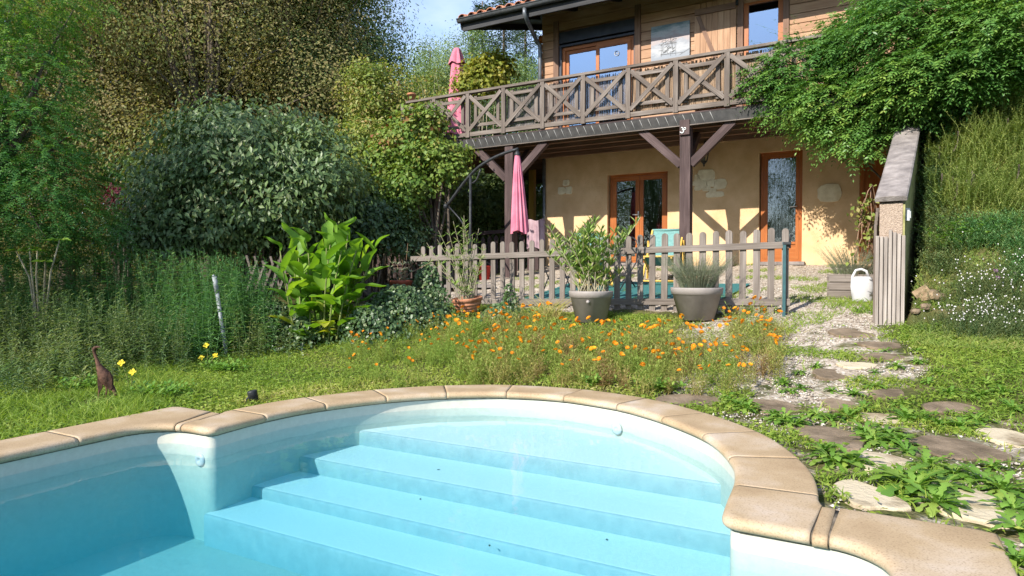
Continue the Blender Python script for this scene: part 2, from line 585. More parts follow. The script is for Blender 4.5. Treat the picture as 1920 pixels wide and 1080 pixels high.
M['darkmetal'] = noise_mat("dark_metal", (0.018, 0.02, 0.022), (0.04, 0.042, 0.045), 20, 0.5, metallic=0.3)
M['shutterbox'] = noise_mat("anthracite_metal", (0.022, 0.026, 0.04), (0.036, 0.04, 0.055), 6, 0.4)
M['inside'] = plain("room_plaster", (0.25, 0.2, 0.16), 0.9)
M['net'] = noise_mat("net_curtain", (0.10, 0.105, 0.13), (0.17, 0.17, 0.20), 5, 0.9)
M['redcloth'] = noise_mat("maroon_curtain", (0.12, 0.012, 0.02), (0.22, 0.02, 0.035), 5, 0.9)
M['white'] = noise_mat("white_plastic", (0.47, 0.47, 0.49), (0.56, 0.56, 0.57), 6, 0.4)
M['whitemetal'] = plain("pale_metal", (0.6, 0.6, 0.58), 0.35, 0.4)
M['stonepatch'] = noise_mat("pale_stone", (0.62, 0.53, 0.36), (0.76, 0.68, 0.50), 9, 0.9, 0.6, 40)
M['cap'] = noise_mat("lichen_concrete", (0.11, 0.095, 0.09), (0.33, 0.29, 0.27), 5, 0.95, 0.8, 50, lo=0.3, hi=0.7)
M['roughcast'] = noise_mat("pink_roughcast", (0.29, 0.215, 0.165), (0.46, 0.36, 0.28), 60, 0.95, 1.0, 90, bdist=0.02)
M['pink'] = noise_mat("pink_canvas", (0.50, 0.14, 0.205), (0.60, 0.21, 0.28), 4, 0.85, spec=0.15)
M['teal'] = noise_mat("teal_canvas", (0.11, 0.235, 0.22), (0.16, 0.31, 0.285), 30, 0.8)
M['tealmat'] = noise_mat("teal_rug", (0.02, 0.11, 0.11), (0.05, 0.17, 0.165), 40, 0.95)
M['yellowwood'] = wood_mat("yellow_beech", (0.45, 0.26, 0.05), (0.60, 0.38, 0.09), (0.7, 0.48, 0.14), 40, 0.5)
M['terracotta'] = noise_mat("terracotta", (0.36, 0.145, 0.075), (0.52, 0.24, 0.14), 9, 0.85, 0.3, 60)
M['redclay'] = noise_mat("red_clay", (0.16, 0.035, 0.018), (0.28, 0.065, 0.035), 9, 0.7)
M['greypot'] = noise_mat("taupe_plastic", (0.25, 0.22, 0.205), (0.32, 0.285, 0.265), 5, 0.55)
M['soil'] = noise_mat("potting_soil", (0.03, 0.02, 0.014), (0.08, 0.055, 0.04), 40, 1.0, 1.0, 60)
M['rust'] = noise_mat("rusted_iron", (0.05, 0.026, 0.018), (0.15, 0.075, 0.05), 25, 0.8, 0.3, 60, metallic=0.2)
M['pipe'] = noise_mat("grey_pvc", (0.20, 0.22, 0.23), (0.28, 0.30, 0.31), 8, 0.5)
M['bark'] = noise_mat("bark", (0.055, 0.042, 0.032), (0.16, 0.13, 0.10), 8, 0.95, 0.8, 30, stretch=(3, 3, 0.6))
M['stem'] = noise_mat("green_stem", (0.10, 0.13, 0.035), (0.20, 0.22, 0.07), 12, 0.7)
M['twig'] = noise_mat("pale_twig", (0.22, 0.19, 0.12), (0.38, 0.34, 0.23), 12, 0.8)
M['drytwig'] = noise_mat("dry_twig", (0.16, 0.085, 0.05), (0.30, 0.19, 0.12), 12, 0.9)
M['greenpaint'] = plain("green_steel", (0.02, 0.075, 0.085), 0.45)
M['log'] = noise_mat("split_log", (0.17, 0.115, 0.065), (0.32, 0.23, 0.14), 10, 0.9)
M['cord'] = plain("pale_cord", (0.34, 0.33, 0.31), 0.6)
M['edge'] = noise_mat('dark_edge_sheet', (0.022, 0.021, 0.02), (0.05, 0.047, 0.044), 7, 0.55)
# ------------------------------------------------------------------ pool outline (u, v), the inner face of the liner
W_COP = 0.33
POOL_L, POOL_R, POOL_V0, POOL_V1 = -4.20, 0.12, -5.0, 2.76
ARC = [(-3.69, 2.76), (-3.715, 3.17), (-3.66, 3.58), (-3.46, 4.05), (-3.24, 4.35), (-3.06, 4.52), (-2.68, 4.76), (-2.2, 4.86),
       (-1.68, 4.76), (-1.44, 4.64), (-1.19, 4.46), (-0.85, 4.12), (-0.625, 3.70), (-0.525, 3.34), (-0.49, 2.76)]


def catmull(pts, n):
    P = [np.array(p, float) for p in pts]
    P = [2 * P[0] - P[1]] + P + [2 * P[-1] - P[-2]]
    out = []
    for i in range(1, len(P) - 2):
        k = max(2, int(n * np.linalg.norm(P[i + 1] - P[i])))
        for t in np.arange(k) / k:
            a, b, c, d = P[i - 1:i + 3]
            out.append(0.5 * ((2 * b) + (c - a) * t + (2 * a - 5 * b + 4 * c - d) * t * t + (3 * b - a - 3 * c + d) * t ** 3))
    out.append(P[-2])
    return np.array(out)


arc_pts = catmull(ARC, 28)
for _ in range(3):
    arc_pts[1:-1] = 0.25 * arc_pts[:-2] + 0.5 * arc_pts[1:-1] + 0.25 * arc_pts[2:]
# path samples: P inner point, Q outer point
path_P, path_Q = [], []


def addp(p, q):
    path_P.append(np.array(p, float)); path_Q.append(np.array(q, float))


def straight(p0, p1, nrm, step=0.12):
    p0, p1 = np.array(p0, float), np.array(p1, float)
    k = max(1, int(np.linalg.norm(p1 - p0) / step))
    for i in range(k):
        p = p0 + (p1 - p0) * i / k
        addp(p, p + np.array(nrm) * W_COP)


def corner(c, r, a0, a1, k=10):
    for i in range(k):
        a = a0 + (a1 - a0) * i / k
        d = np.array([math.cos(a), math.sin(a)])
        addp(np.array(c) + d * r, np.array(c) + d * (r + W_COP) / max(abs(d[0]), abs(d[1])))


RB = 0.30
straight((POOL_L, POOL_V0 + RB), (POOL_L, POOL_V1 - RB), (-1, 0))
corner((POOL_L + RB, POOL_V1 - RB), RB, math.pi, math.pi / 2)
rc = 0.05


def roman(cx, cy, sgn):
    """the rounded convex corner towards the water; sgn -1 left, +1 right"""
    q = np.array([cx + sgn * W_COP, cy + W_COP])
    cc = np.array([cx + sgn * rc, cy + rc])
    rng_ = [(-math.pi / 2, 0.0)] if sgn < 0 else [(math.pi, math.pi * 1.5)]
    a0, a1 = rng_[0]
    for i in range(7):
        a = a0 + (a1 - a0) * i / 6
        addp(cc + rc * np.array([math.cos(a), math.sin(a)]), q)


straight((POOL_L + RB, POOL_V1), (-3.69 - rc, POOL_V1), (0, 1), 0.03)
iLC = len(path_P)
roman(-3.69, POOL_V1, -1)
lo_i = np.argmax(arc_pts[:, 1] > POOL_V1 + rc)
hi_i = len(arc_pts) - np.argmax(arc_pts[::-1, 1] > POOL_V1 + rc)
qL, qR = np.array([-3.69 - W_COP, POOL_V1 + W_COP]), np.array([-0.49 + W_COP, POOL_V1 + W_COP])
for i in range(lo_i, hi_i):
    t = arc_pts[min(i + 1, len(arc_pts) - 1)] - arc_pts[max(i - 1, 0)]
    t = t / np.linalg.norm(t)
    nrm = np.array([-t[1], t[0]])
    q = arc_pts[i] + nrm * W_COP
    q0 = qL if arc_pts[i][0] < -2 else qR
    if arc_pts[i][1] < POOL_V1 + W_COP + 0.02:
        q = q0
    elif arc_pts[i][1] < POOL_V1 + W_COP + 0.5:
        q = np.array([q[0], max(q[1], q0[1] + (arc_pts[i][1] - POOL_V1 - W_COP) * .85)])
    addp(arc_pts[i], q)
iRC = len(path_P)
roman(-0.49, POOL_V1, 1)
straight((-0.49 + rc, POOL_V1), (POOL_R - RB + .05, POOL_V1), (0, 1), 0.03)
corner((POOL_R - RB + .05, POOL_V1 - RB + .05), RB - .05, math.pi / 2, 0)
straight((POOL_R, POOL_V1 - RB + .05), (POOL_R, POOL_V0), (1, 0))
addp((POOL_R, POOL_V0), (POOL_R + W_COP, POOL_V0))
path_P, path_Q = np.array(path_P), np.array(path_Q)
for i_ in range(len(path_P)):            # the stones at the convex corners share one outer corner point
    if abs(path_P[i_][1] - POOL_V1) < 1e-6:
        if path_P[i_][0] > -3.69 - W_COP and path_P[i_][0] < -3: path_Q[i_] = qL
        if path_P[i_][0] < -0.49 + W_COP and path_P[i_][0] > -1: path_Q[i_] = qR

arcl = np.concatenate([[0], np.cumsum(np.linalg.norm(np.diff(path_P, axis=0), axis=1))])
sLC, sRC = arcl[iLC + 3], arcl[iRC + 3]


def path_at(s):
    i = min(max(int(np.searchsorted(arcl, s)) - 1, 0), len(arcl) - 2)
    t = (s - arcl[i]) / max(arcl[i + 1] - arcl[i], 1e-9)
    return path_P[i] * (1 - t) + path_P[i + 1] * t, path_Q[i] * (1 - t) + path_Q[i + 1] * t


def poly_sdf_inside(px, py, poly):
    """inside test and distance to a closed polygon (vectorised over points)"""
    inside = np.zeros(px.shape, bool)
    dist = np.full(px.shape, 1e9)
    n = len(poly)
    for i in range(n):
        x0, y0 = poly[i]; x1, y1 = poly[(i + 1) % n]
        c = ((y0 > py) != (y1 > py))
        with np.errstate(divide='ignore', invalid='ignore'):
            xi = (x1 - x0) * (py - y0) / (y1 - y0 + 1e-12) + x0
        inside ^= c & (px < xi)
        dx, dy = x1 - x0, y1 - y0
        t = np.clip(((px - x0) * dx + (py - y0) * dy) / (dx * dx + dy * dy + 1e-12), 0, 1)
        dist = np.minimum(dist, np.hypot(px - x0 - t * dx, py - y0 - t * dy))
    return inside, dist


pool_poly = np.concatenate([path_P, [[POOL_L, POOL_V0]]])


def pool_sd(x, y):
    """signed distance to the liner, negative inside"""
    c, s = math.cos(TP), math.sin(TP)
    u = np.asarray(x) * c - np.asarray(y) * s
    v = np.asarray(x) * s + np.asarray(y) * c
    ins, d = poly_sdf_inside(u, v, pool_poly)
    return np.where(ins, -d, d)


# ------------------------------------------------------------------ ground
def axis_pts(lo, hi, step, far, grow=1.25):
    a = list(np.arange(lo, hi + 1e-6, step))
    st = step; x = a[-1]
    while x < far:
        st *= grow; x += st; a.append(x)
    st = step; x = a[0]
    pre = []
    while x > -far:
        st *= grow; x -= st; pre.append(x)
    return np.array(pre[::-1] + a)


gx = axis_pts(-9.0, 7.5, 0.09, 420)
gy = axis_pts(-6.0, 13.5, 0.09, 420)
GX, GY = np.meshgrid(gx, gy)
GZ = gz(GX, GY)
near = (GX > -8) & (GX < 6) & (GY > -8) & (GY < 7)
sd = np.full(GX.shape, 9.0)
sd[near] = pool_sd(GX[near], GY[near])
micro = 0.012 * np.sin(GX * 11 + 2 * np.sin(GY * 7)) * np.sin(GY * 9.0 + np.sin(GX * 5)) * (np.abs(GX) < 9) * (GY < 14)
GZ = GZ + micro * (sd > .5) + np.where((sd < 1.0), -0.01, 0)
GZ = np.where(sd < 0.2, -3.0, GZ)
a_ = UH[0] * GX + UH[1] * GY
s_ = NH[0] * GX + NH[1] * GY


def gravel_mask(x, y):
    a = UH[0] * x + UH[1] * y
    s = NH[0] * x + NH[1] * y
    wob = 0.25 * np.sin(s * 2.1 + a) + 0.15 * np.sin(a * 3.3 + s)
    path = sstep(a + wob, -2.0, -1.5) * (1 - sstep(a - wob * .6, -0.15, 0.35)) * sstep(s, 5.2, 5.5)
    near_p = sstep(a + wob, -1.1, -.7) * (1 - sstep(a - wob, 1.2, 1.7)) * sstep(s, 2.6, 2.9) * (1 - sstep(s, 5.2, 5.7))
    terr = sstep(s + wob * .5, 8.5, 8.9) * (1 - sstep(a, 0.0, 0.3)) * sstep(a, -7.5, -6.8) * (1 - sstep(s, 13.6, 14))
    return np.clip(np.maximum(np.maximum(path * (.62 + .38 * sstep(s, 7.5, 9.5)), terr), near_p * .40), 0, 1)


gm = gravel_mask(GX, GY)
ny, nx = GX.shape
idx = np.arange(nx * ny).reshape(ny, nx)
q0, q1, q2, q3 = idx[:-1, :-1].ravel(), idx[:-1, 1:].ravel(), idx[1:, 1:].ravel(), idx[1:, :-1].ravel()
gt = np.concatenate([np.stack([q0, q1, q2], 1), np.stack([q0, q2, q3], 1)])
gfa = gm.ravel()[gt].mean(1)
m, nt, b = new_mat("garden_earth")
at = nt.nodes.new("ShaderNodeAttribute"); at.attribute_name = "gravel"
tc = nt.nodes.new("ShaderNodeTexCoord")
n1 = nt.nodes.new("ShaderNodeTexNoise"); n1.inputs["Scale"].default_value = 2.2; n1.inputs["Detail"].default_value = 9; n1.inputs["Roughness"].default_value = 0.7
r1 = ramp(nt, [(0.3, (0.035, 0.045, 0.014)), (0.5, (0.075, 0.08, 0.026)), (0.68, (0.15, 0.115, 0.06))])
vo = nt.nodes.new("ShaderNodeTexVoronoi"); vo.inputs["Scale"].default_value = 42
r2 = ramp(nt, [(0.0, (0.17, 0.135, 0.10)), (0.35, (0.35, 0.285, 0.22)), (0.7, (0.46, 0.395, 0.32)), (1.0, (0.56, 0.50, 0.43))])
sep = nt.nodes.new("ShaderNodeSeparateColor")
n3 = nt.nodes.new("ShaderNodeTexNoise"); n3.inputs["Scale"].default_value = 5.0; n3.inputs["Detail"].default_value = 6
mm = nt.nodes.new("ShaderNodeMath"); mm.operation = 'MULTIPLY_ADD'; mm.inputs[1].default_value = 1.5; mm.inputs[2].default_value = -0.75
ma = nt.nodes.new("ShaderNodeMath"); ma.operation = 'ADD'; ma.use_clamp = True
mg = nt.nodes.new("ShaderNodeMapRange"); mg.inputs["From Min"].default_value = 0.35; mg.inputs["From Max"].default_value = 0.65
mx = nt.nodes.new("ShaderNodeMixRGB")
for n_ in (n1, vo, n3): nt.links.new(tc.outputs["Object"], n_.inputs["Vector"])
nt.links.new(n1.outputs["Fac"], r1.inputs["Fac"])
nt.links.new(vo.outputs["Color"], sep.inputs["Color"]); nt.links.new(sep.outputs[0], r2.inputs["Fac"])
nt.links.new(n3.outputs["Fac"], mm.inputs[0]); nt.links.new(mm.outputs[0], ma.inputs[0]); nt.links.new(at.outputs["Fac"], ma.inputs[1])
nt.links.new(ma.outputs[0], mg.inputs["Value"]); nt.links.new(mg.outputs["Result"], mx.inputs["Fac"])
nt.links.new(r1.outputs["Color"], mx.inputs["Color1"]); nt.links.new(r2.outputs["Color"], mx.inputs["Color2"])
nt.links.new(mx.outputs["Color"], b.inputs["Base Color"])
b.inputs["Roughness"].default_value = 0.95; b.inputs["Specular IOR Level"].default_value = 0.1
bp = nt.nodes.new("ShaderNodeBump"); bp.inputs["Strength"].default_value = 0.9; bp.inputs["Distance"].default_value = 0.012
nt.links.new(vo.outputs["Distance"], bp.inputs["Height"]); nt.links.new(bp.outputs["Normal"], b.inputs["Normal"])
M['ground'] = m
ground = np_mesh("ground", np.stack([GX.ravel(), GY.ravel(), GZ.ravel()], 1), gt, M['ground'], None, {"gravel": gfa}, True)
tag(ground, kind="structure")

# ------------------------------------------------------------------ swimming pool
Z_WATER, Z_FLOOR = -0.085, -0.70
STEPS = [(3.95, -0.20), (3.49, -0.315), (3.09, -0.425), (2.72, -0.50)]
m, nt, b = new_mat("pool_liner")
tc = nt.nodes.new("ShaderNodeTexCoord")
n1 = nt.nodes.new("ShaderNodeTexNoise"); n1.inputs["Scale"].default_value = 24; n1.inputs["Detail"].default_value = 9; n1.inputs["Roughness"].default_value = .75
r1 = ramp(nt, [(0.3, (0.46, 0.44, 0.38)), (0.7, (0.54, 0.52, 0.45))])
nt.links.new(tc.outputs["Object"], n1.inputs["Vector"]); nt.links.new(n1.outputs["Fac"], r1.inputs["Fac"]); nt.links.new(r1.outputs["Color"], b.inputs["Base Color"])
b.inputs["Roughness"].default_value = 0.45; b.inputs["Specular IOR Level"].default_value = 0.25
n2 = nt.nodes.new("ShaderNodeTexNoise"); n2.inputs["Scale"].default_value = 7; n2.inputs["Detail"].default_value = 4
nt.links.new(tc.outputs["Object"], n2.inputs["Vector"])
bp = nt.nodes.new("ShaderNodeBump"); bp.inputs["Strength"].default_value = 0.25; bp.inputs["Distance"].default_value = 0.03
nt.links.new(n2.outputs["Fac"], bp.inputs["Height"]); nt.links.new(bp.outputs["Normal"], b.inputs["Normal"])
M['liner'] = m
M['riser'] = noise_mat('riser_shade_tone', (0.30, 0.345, 0.36), (0.36, 0.41, 0.42), 12, 0.6)  # bluer, darker tone stands in for weaker refracted sun on the risers
M['tread'] = noise_mat('sunlit_antislip_tread', (0.69, 0.69, 0.66), (0.77, 0.77, 0.74), 60, 0.75, 0.5, 130, bdist=0.006)  # antislip grain; its lighter tone stands in for steeper sun under water

# coping stone: sand coloured, with pale worn patches and darker edges
m, nt, b = new_mat("sandstone_coping")
tc = nt.nodes.new("ShaderNodeTexCoord"); oi = nt.nodes.new("ShaderNodeObjectInfo")
n1 = nt.nodes.new("ShaderNodeTexNoise"); n1.inputs["Scale"].default_value = 3.2; n1.inputs["Detail"].default_value = 5
n2 = nt.nodes.new("ShaderNodeTexNoise"); n2.inputs["Scale"].default_value = 130; n2.inputs["Detail"].default_value = 3
r1 = ramp(nt, [(0.30, (0.345, 0.24, 0.14)), (0.50, (0.42, 0.305, 0.185)), (0.64, (0.48, 0.37, 0.26)), (0.78, (0.55, 0.46, 0.38))])
r2 = ramp(nt, [(0.28, (0.55, 0.52, 0.48)), (0.40, (0.88, 0.87, 0.86)), (0.55, (1, 1, 1))])
mx = nt.nodes.new("ShaderNodeMixRGB"); mx.blend_type = 'MULTIPLY'; mx.inputs["Fac"].default_value = 1
ad = nt.nodes.new("ShaderNodeVectorMath"); ad.operation = 'ADD'
sc_ = nt.nodes.new("ShaderNodeVectorMath"); sc_.operation = 'SCALE'; sc_.inputs["Scale"].default_value = 6.0
nt.links.new(oi.outputs["Random"], sc_.inputs[0]); nt.links.new(tc.outputs["Object"], ad.inputs[0]); nt.links.new(sc_.outputs[0], ad.inputs[1])
nt.links.new(ad.outputs[0], n1.inputs["Vector"]); nt.links.new(tc.outputs["Object"], n2.inputs["Vector"])
nt.links.new(n1.outputs["Fac"], r1.inputs["Fac"]); nt.links.new(n2.outputs["Fac"], r2.inputs["Fac"])
nt.links.new(r1.outputs["Color"], mx.inputs["Color1"]); nt.links.new(r2.outputs["Color"], mx.inputs["Color2"])
nt.links.new(mx.outputs["Color"], b.inputs["Base Color"])
b.inputs["Roughness"].default_value = 0.6; b.inputs["Specular IOR Level"].default_value = 0.3
bp = nt.nodes.new("ShaderNodeBump"); bp.inputs["Strength"].default_value = 0.35; bp.inputs["Distance"].default_value = 0.003
nt.links.new(n2.outputs["Fac"], bp.inputs["Height"]); nt.links.new(bp.outputs["Normal"], b.inputs["Normal"])
M['coping'] = m
M['mortar'] = noise_mat("coping_mortar", (0.09, 0.075, 0.055), (0.20, 0.165, 0.125), 30, 0.95)

pool = thing("swimming_pool", "pale blue swimming pool with rounded entry steps and sandstone coping", "swimming pool", (0, 0, 0), -TP)
PROF = [(0.0, -0.004), (-0.022, 0.002), (-0.034, 0.012), (-0.038, 0.024), (-0.034, 0.037), (-0.022, 0.047), (-0.006, 0.0515), (0.012, 0.0525), (0.03, 0.0525),
        (0.20, 0.0525), (0.310, 0.0525), (0.322, 0.0510), (0.329, 0.045), (0.330, 0.036), (0.330, -0.09)]


def sweep(mb, ss, prof, smooth=True):
    rows = []
    for s in ss:
        P, Q = path_at(s)
        d = Q - P
        L = np.linalg.norm(d)
        row = []
        for (o, z) in prof:
            t = o / W_COP
            p = P + d * t if o > 0 else P + d / L * o
            row.append((p[0], p[1], z))
        rows.append(row)
    b0 = len(mb.v); k = len(prof)
    for r_ in rows: mb.v += r_
    for i in range(len(rows) - 1):
        for j in range(k - 1):
            mb.face((b0 + i * k + j, b0 + i * k + j + 1, b0 + (i + 1) * k + j + 1, b0 + (i + 1) * k + j), None, smooth)
    for e, rev in ((0, True), (len(rows) - 1, False)):
        f = [b0 + e * k + j for j in range(k)]
        mb.face(f[::-1] if rev else f)


joints = [sLC - 0.92 - .5 * i for i in range(0, 11)][::-1] + [sLC - 0.30, None, sLC - 0.245, sLC + 0.42]
first, last = sLC + 0.42, sRC - 0.42
kk = 10
joints += [first + (last - first) * (i + 1) / kk for i in range(kk)]
joints += [sRC + 0.30, None, sRC + 0.365]
sEnd = sRC + 0.36 + .66
joints += [sEnd + .5 * i for i in range(0, 13)]
seq = [joints[0]]
prev = None
pieces = []
for j in joints:
    if j is None: continue
    if prev is not None: pieces.append((prev, j))
    prev = j
for (s0, s1) in pieces:
    if s0 < 0.0 or s1 > arcl[-1]: continue
    k = max(2, int((s1 - s0) / 0.02))
    mb = MB()
    g = 0.002
    if s1 - s0 < 0.09:
        sweep(mb, np.linspace(s0 + g + .004, s1 - g - .004, 4), [(o, z - 0.004 if o > -0.01 else z - .002) for (o, z) in PROF])
    else:
        sweep(mb, np.linspace(s0 + g, s1 - g, k + 1), PROF)
    st = mb.build("coping_stone", M['coping'], pool)
    st.location.z = ((len(pool.children) * 7) % 5 - 2) * 0.0007
mb = MB()
sweep(mb, np.linspace(0.02, arcl[-1] - .02, 700), [(0.0, -0.012), (-0.012, 0.004), (-0.026, 0.02), (-0.020, 0.036), (0.0, 0.044), (0.2, 0.045), (0.318, 0.040), (0.318, -0.12)])
mb.build("mortar_bed", M['mortar'], pool)

# liner walls, floor
mb = MB()
ss = np.linspace(0, arcl[-1], 560)
b0 = len(mb.v)
for s in ss:
    p, _ = path_at(s)
    mb.v.append((p[0], p[1], 0.002)); mb.v.append((p[0], p[1], Z_FLOOR))
for i in range(len(ss) - 1):
    pa, pb = np.array(mb.v[b0 + 2 * i][:2]), np.array(mb.v[b0 + 2 * i + 2][:2])
    mb.face((b0 + 2 * i, b0 + 2 * i + 1, b0 + 2 * i + 3, b0 + 2 * i + 2), None, True)
mb.quad((POOL_L, POOL_V0, .002), (POOL_L, POOL_V0, Z_FLOOR), (POOL_R, POOL_V0, Z_FLOOR), (POOL_R, POOL_V0, .002))
n = len(mb.v)
mb.v += [(POOL_L - .02, POOL_V0, Z_FLOOR), (POOL_R + .02, POOL_V0, Z_FLOOR), (POOL_R + .02, 5.0, Z_FLOOR), (POOL_L - .02, 5.0, Z_FLOOR)]
mb.face((n, n + 1, n + 2, n + 3))
liner = mb.build("liner", M['liner'], pool)
# return jets on the end walls
for (u, v, z, nu, nv) in ((-3.80, POOL_V1, -0.17, 0, -1), (-1.66, 4.735, -0.14, -.3, -.95)):
    jb = MB()
    ax = Vector((nu, nv, 0)).normalized()
    rot = Vector((0, 0, 1)).rotation_difference(ax).to_matrix()
    jb.lathe([(0.045, 0), (0.045, 0.008), (0.03, 0.014), (0.016, 0.016), (0.012, 0.006), (0.0, 0.006)], (u, v, z), 20, tilt=rot)
    jb.build("return_jet", M['white'], pool)
# entry steps: treads that fill the round end
for i, (v, z) in enumerate(STEPS):
    z2 = STEPS[i + 1][1] if i + 1 < len(STEPS) else Z_FLOOR
    vb = STEPS[i - 1][0] + .03 if i else 9
    mb = MB()
    def span(vv):
        a = arc_pts
        if vv <= POOL_V1 + .02: return -3.69 + .002, -0.49 - .002
        k = np.argmax(a[:, 1]); 
        ul = np.interp(vv, a[:k + 1, 1], a[:k + 1, 0]); ur = np.interp(vv, a[k:, 1][::-1], a[k:, 0][::-1])
        return ul, ur
    top = min(vb, arc_pts[:, 1].max() - .004)
    vs = np.linspace(v, top, 24)
    rd = 0.016
    rows = [(v, z2 - 0.01), (v, z - rd), (v + rd * .3, z - rd * .3), (v + rd, z)] + [(x, z) for x in np.linspace(v + rd * 2, top, 26)]
    b0 = len(mb.v)
    for (vv, zz) in rows:
        ul, ur = span(max(vv, 2.72))
        mb.v.append((ul - .03, vv, zz)); mb.v.append((ur + .03, vv, zz))
    for k in range(len(rows) - 1):
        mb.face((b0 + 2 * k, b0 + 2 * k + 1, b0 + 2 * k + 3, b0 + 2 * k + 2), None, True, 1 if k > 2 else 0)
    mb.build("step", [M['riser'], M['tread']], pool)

# water: a clear closed volume that takes out the red, with a gently moving surface
m, nt, b = new_mat("pool_water")
nt.nodes.remove(b)
tr = nt.nodes.new("ShaderNodeBsdfTransparent"); tr.inputs["Color"].default_value = (0.85, 0.95, 0.98, 1)
gl = nt.nodes.new("ShaderNodeBsdfGlossy"); gl.inputs["Roughness"].default_value = 0.02
ge = nt.nodes.new("ShaderNodeNewGeometry")
dt = nt.nodes.new("ShaderNodeVectorMath"); dt.operation = 'DOT_PRODUCT'
nt.links.new(ge.outputs["Incoming"], dt.inputs[0]); nt.links.new(ge.outputs["Normal"], dt.inputs[1])
ab = nt.nodes.new("ShaderNodeMath"); ab.operation = 'ABSOLUTE'; nt.links.new(dt.outputs["Value"], ab.inputs[0])
om = nt.nodes.new("ShaderNodeMath"); om.operation = 'SUBTRACT'; om.inputs[0].default_value = 1.0; nt.links.new(ab.outputs[0], om.inputs[1])
pw = nt.nodes.new("ShaderNodeMath"); pw.operation = 'POWER'; pw.inputs[1].default_value = 5.0; nt.links.new(om.outputs[0], pw.inputs[0])
fr = nt.nodes.new("ShaderNodeMath"); fr.operation = 'MULTIPLY_ADD'; fr.inputs[1].default_value = 0.65; fr.inputs[2].default_value = 0.012; nt.links.new(pw.outputs[0], fr.inputs[0])
ms = nt.nodes.new("ShaderNodeMixShader")
tc = nt.nodes.new("ShaderNodeTexCoord")
n1 = nt.nodes.new("ShaderNodeTexNoise"); n1.inputs["Scale"].default_value = 2.4; n1.inputs["Detail"].default_value = 3
nt.links.new(tc.outputs["Object"], n1.inputs["Vector"])
bp = nt.nodes.new("ShaderNodeBump"); bp.inputs["Strength"].default_value = 0.2; bp.inputs["Distance"].default_value = 0.03
nt.links.new(n1.outputs["Fac"], bp.inputs["Height"])
nt.links.new(bp.outputs["Normal"], gl.inputs["Normal"])
nt.links.new(fr.outputs[0], ms.inputs["Fac"]); nt.links.new(tr.outputs["BSDF"], ms.inputs[1]); nt.links.new(gl.outputs["BSDF"], ms.inputs[2])
nt.links.new(ms.outputs["Shader"], nt.nodes["Material Output"].inputs["Surface"])
va = nt.nodes.new("ShaderNodeVolumeAbsorption")
va.inputs["Color"].default_value = (0.26, 0.86, 0.985, 1); va.inputs["Density"].default_value = 0.85
vs = nt.nodes.new("ShaderNodeVolumeScatter"); vs.inputs["Color"].default_value = (0.03, 0.78, 0.96, 1); vs.inputs["Density"].default_value = 0.22
as_ = nt.nodes.new("ShaderNodeAddShader"); nt.links.new(va.outputs["Volume"], as_.inputs[0]); nt.links.new(vs.outputs["Volume"], as_.inputs[1])
nt.links.new(as_.outputs["Shader"], nt.nodes["Material Output"].inputs["Volume"])
M['water'] = m
def outer_of(s):
    P, Q = path_at(s)
    return tuple(P + (Q - P) / np.linalg.norm(Q - P) * .012)


poly = [outer_of(s) for s in np.linspace(0, arcl[-1], 300)] + [(POOL_R + .012, POOL_V0 - .012), (POOL_L - .012, POOL_V0 - .012)]
cx = np.mean([p[0] for p in poly])
mb = MB()
k = len(poly)
big = [(p[0], p[1]) for p in poly]
for (x, y) in big: mb.v.append((x, y, Z_WATER))
for (x, y) in big: mb.v.append((x, y, Z_FLOOR - .02))
mb.face(list(range(k))[::-1]); mb.face([k + i for i in range(k)])
for i in range(k):
    j = (i + 1) % k
    mb.face((i, j, k + j, k + i))
water = mb.build("water", M['water'])
M['flake'] = noise_mat("dead_leaf", (0.03, 0.022, 0.015), (0.10, 0.07, 0.04), 30, .8)
for (x, y, k, lab) in ((918, 1022, 2, "darkest dead leaf lying on the third pool step"), (822, 880, 1, "tiny dead leaf on the second pool step"), (1138, 1011, 2, "tiny dead leaf at the right of the third pool step"), (788, 935, 2, "tiny dead leaf at the left of the third pool step"), (720, 829, 1, "tiny dead leaf near the left end of the second pool step")):
    r_ = ray(x, y); t = (STEPS[k][1] + .004 - EYE) / r_[2]
    fl = MB(int(x)); a_f = x * .7
    ol = [(.011 * math.cos(q) * (1 + .3 * math.sin(3 * q)), .006 * math.sin(q)) for q in np.linspace(0, 6.0, 9)]
    fl.prism(ol, .002, (t * r_[0], t * r_[1], STEPS[k][1] + .001), (math.cos(a_f), math.sin(a_f), 0), (-math.sin(a_f), math.cos(a_f), 0), (0, 0, 1))
    tag(fl.build("dead_leaf", M['flake']), lab, "leaf", "dead leaves on the pool steps")

water.rotation_euler = (0, 0, -TP)
tag(water, kind="structure")
# ------------------------------------------------------------------ house, built in facade coordinates (a right, s away, z up)
house = thing("house", "ochre rendered house with a wooden upper storey and a long balcony", "house", (0, 0, 0), -TH)
Z_G = 1.20
DOOR1 = (FA(1139, 330)[0], FA(1252, 330)[0], 1.24, FA(1197, 324)[1])
DOOR2 = (FA(1424, 300)[0], FA(1505, 300)[0], 1.24, FA(1463, 283)[1])
DOOR3 = (FA(1612, 300)[0], FA(1612, 300)[0] + 0.95, 1.24, DOOR2[3] + 0.02)
A_L = FA(1017, 400)[0]
A_R = DOOR3[1] + 0.35
Z_DECK = 3.84


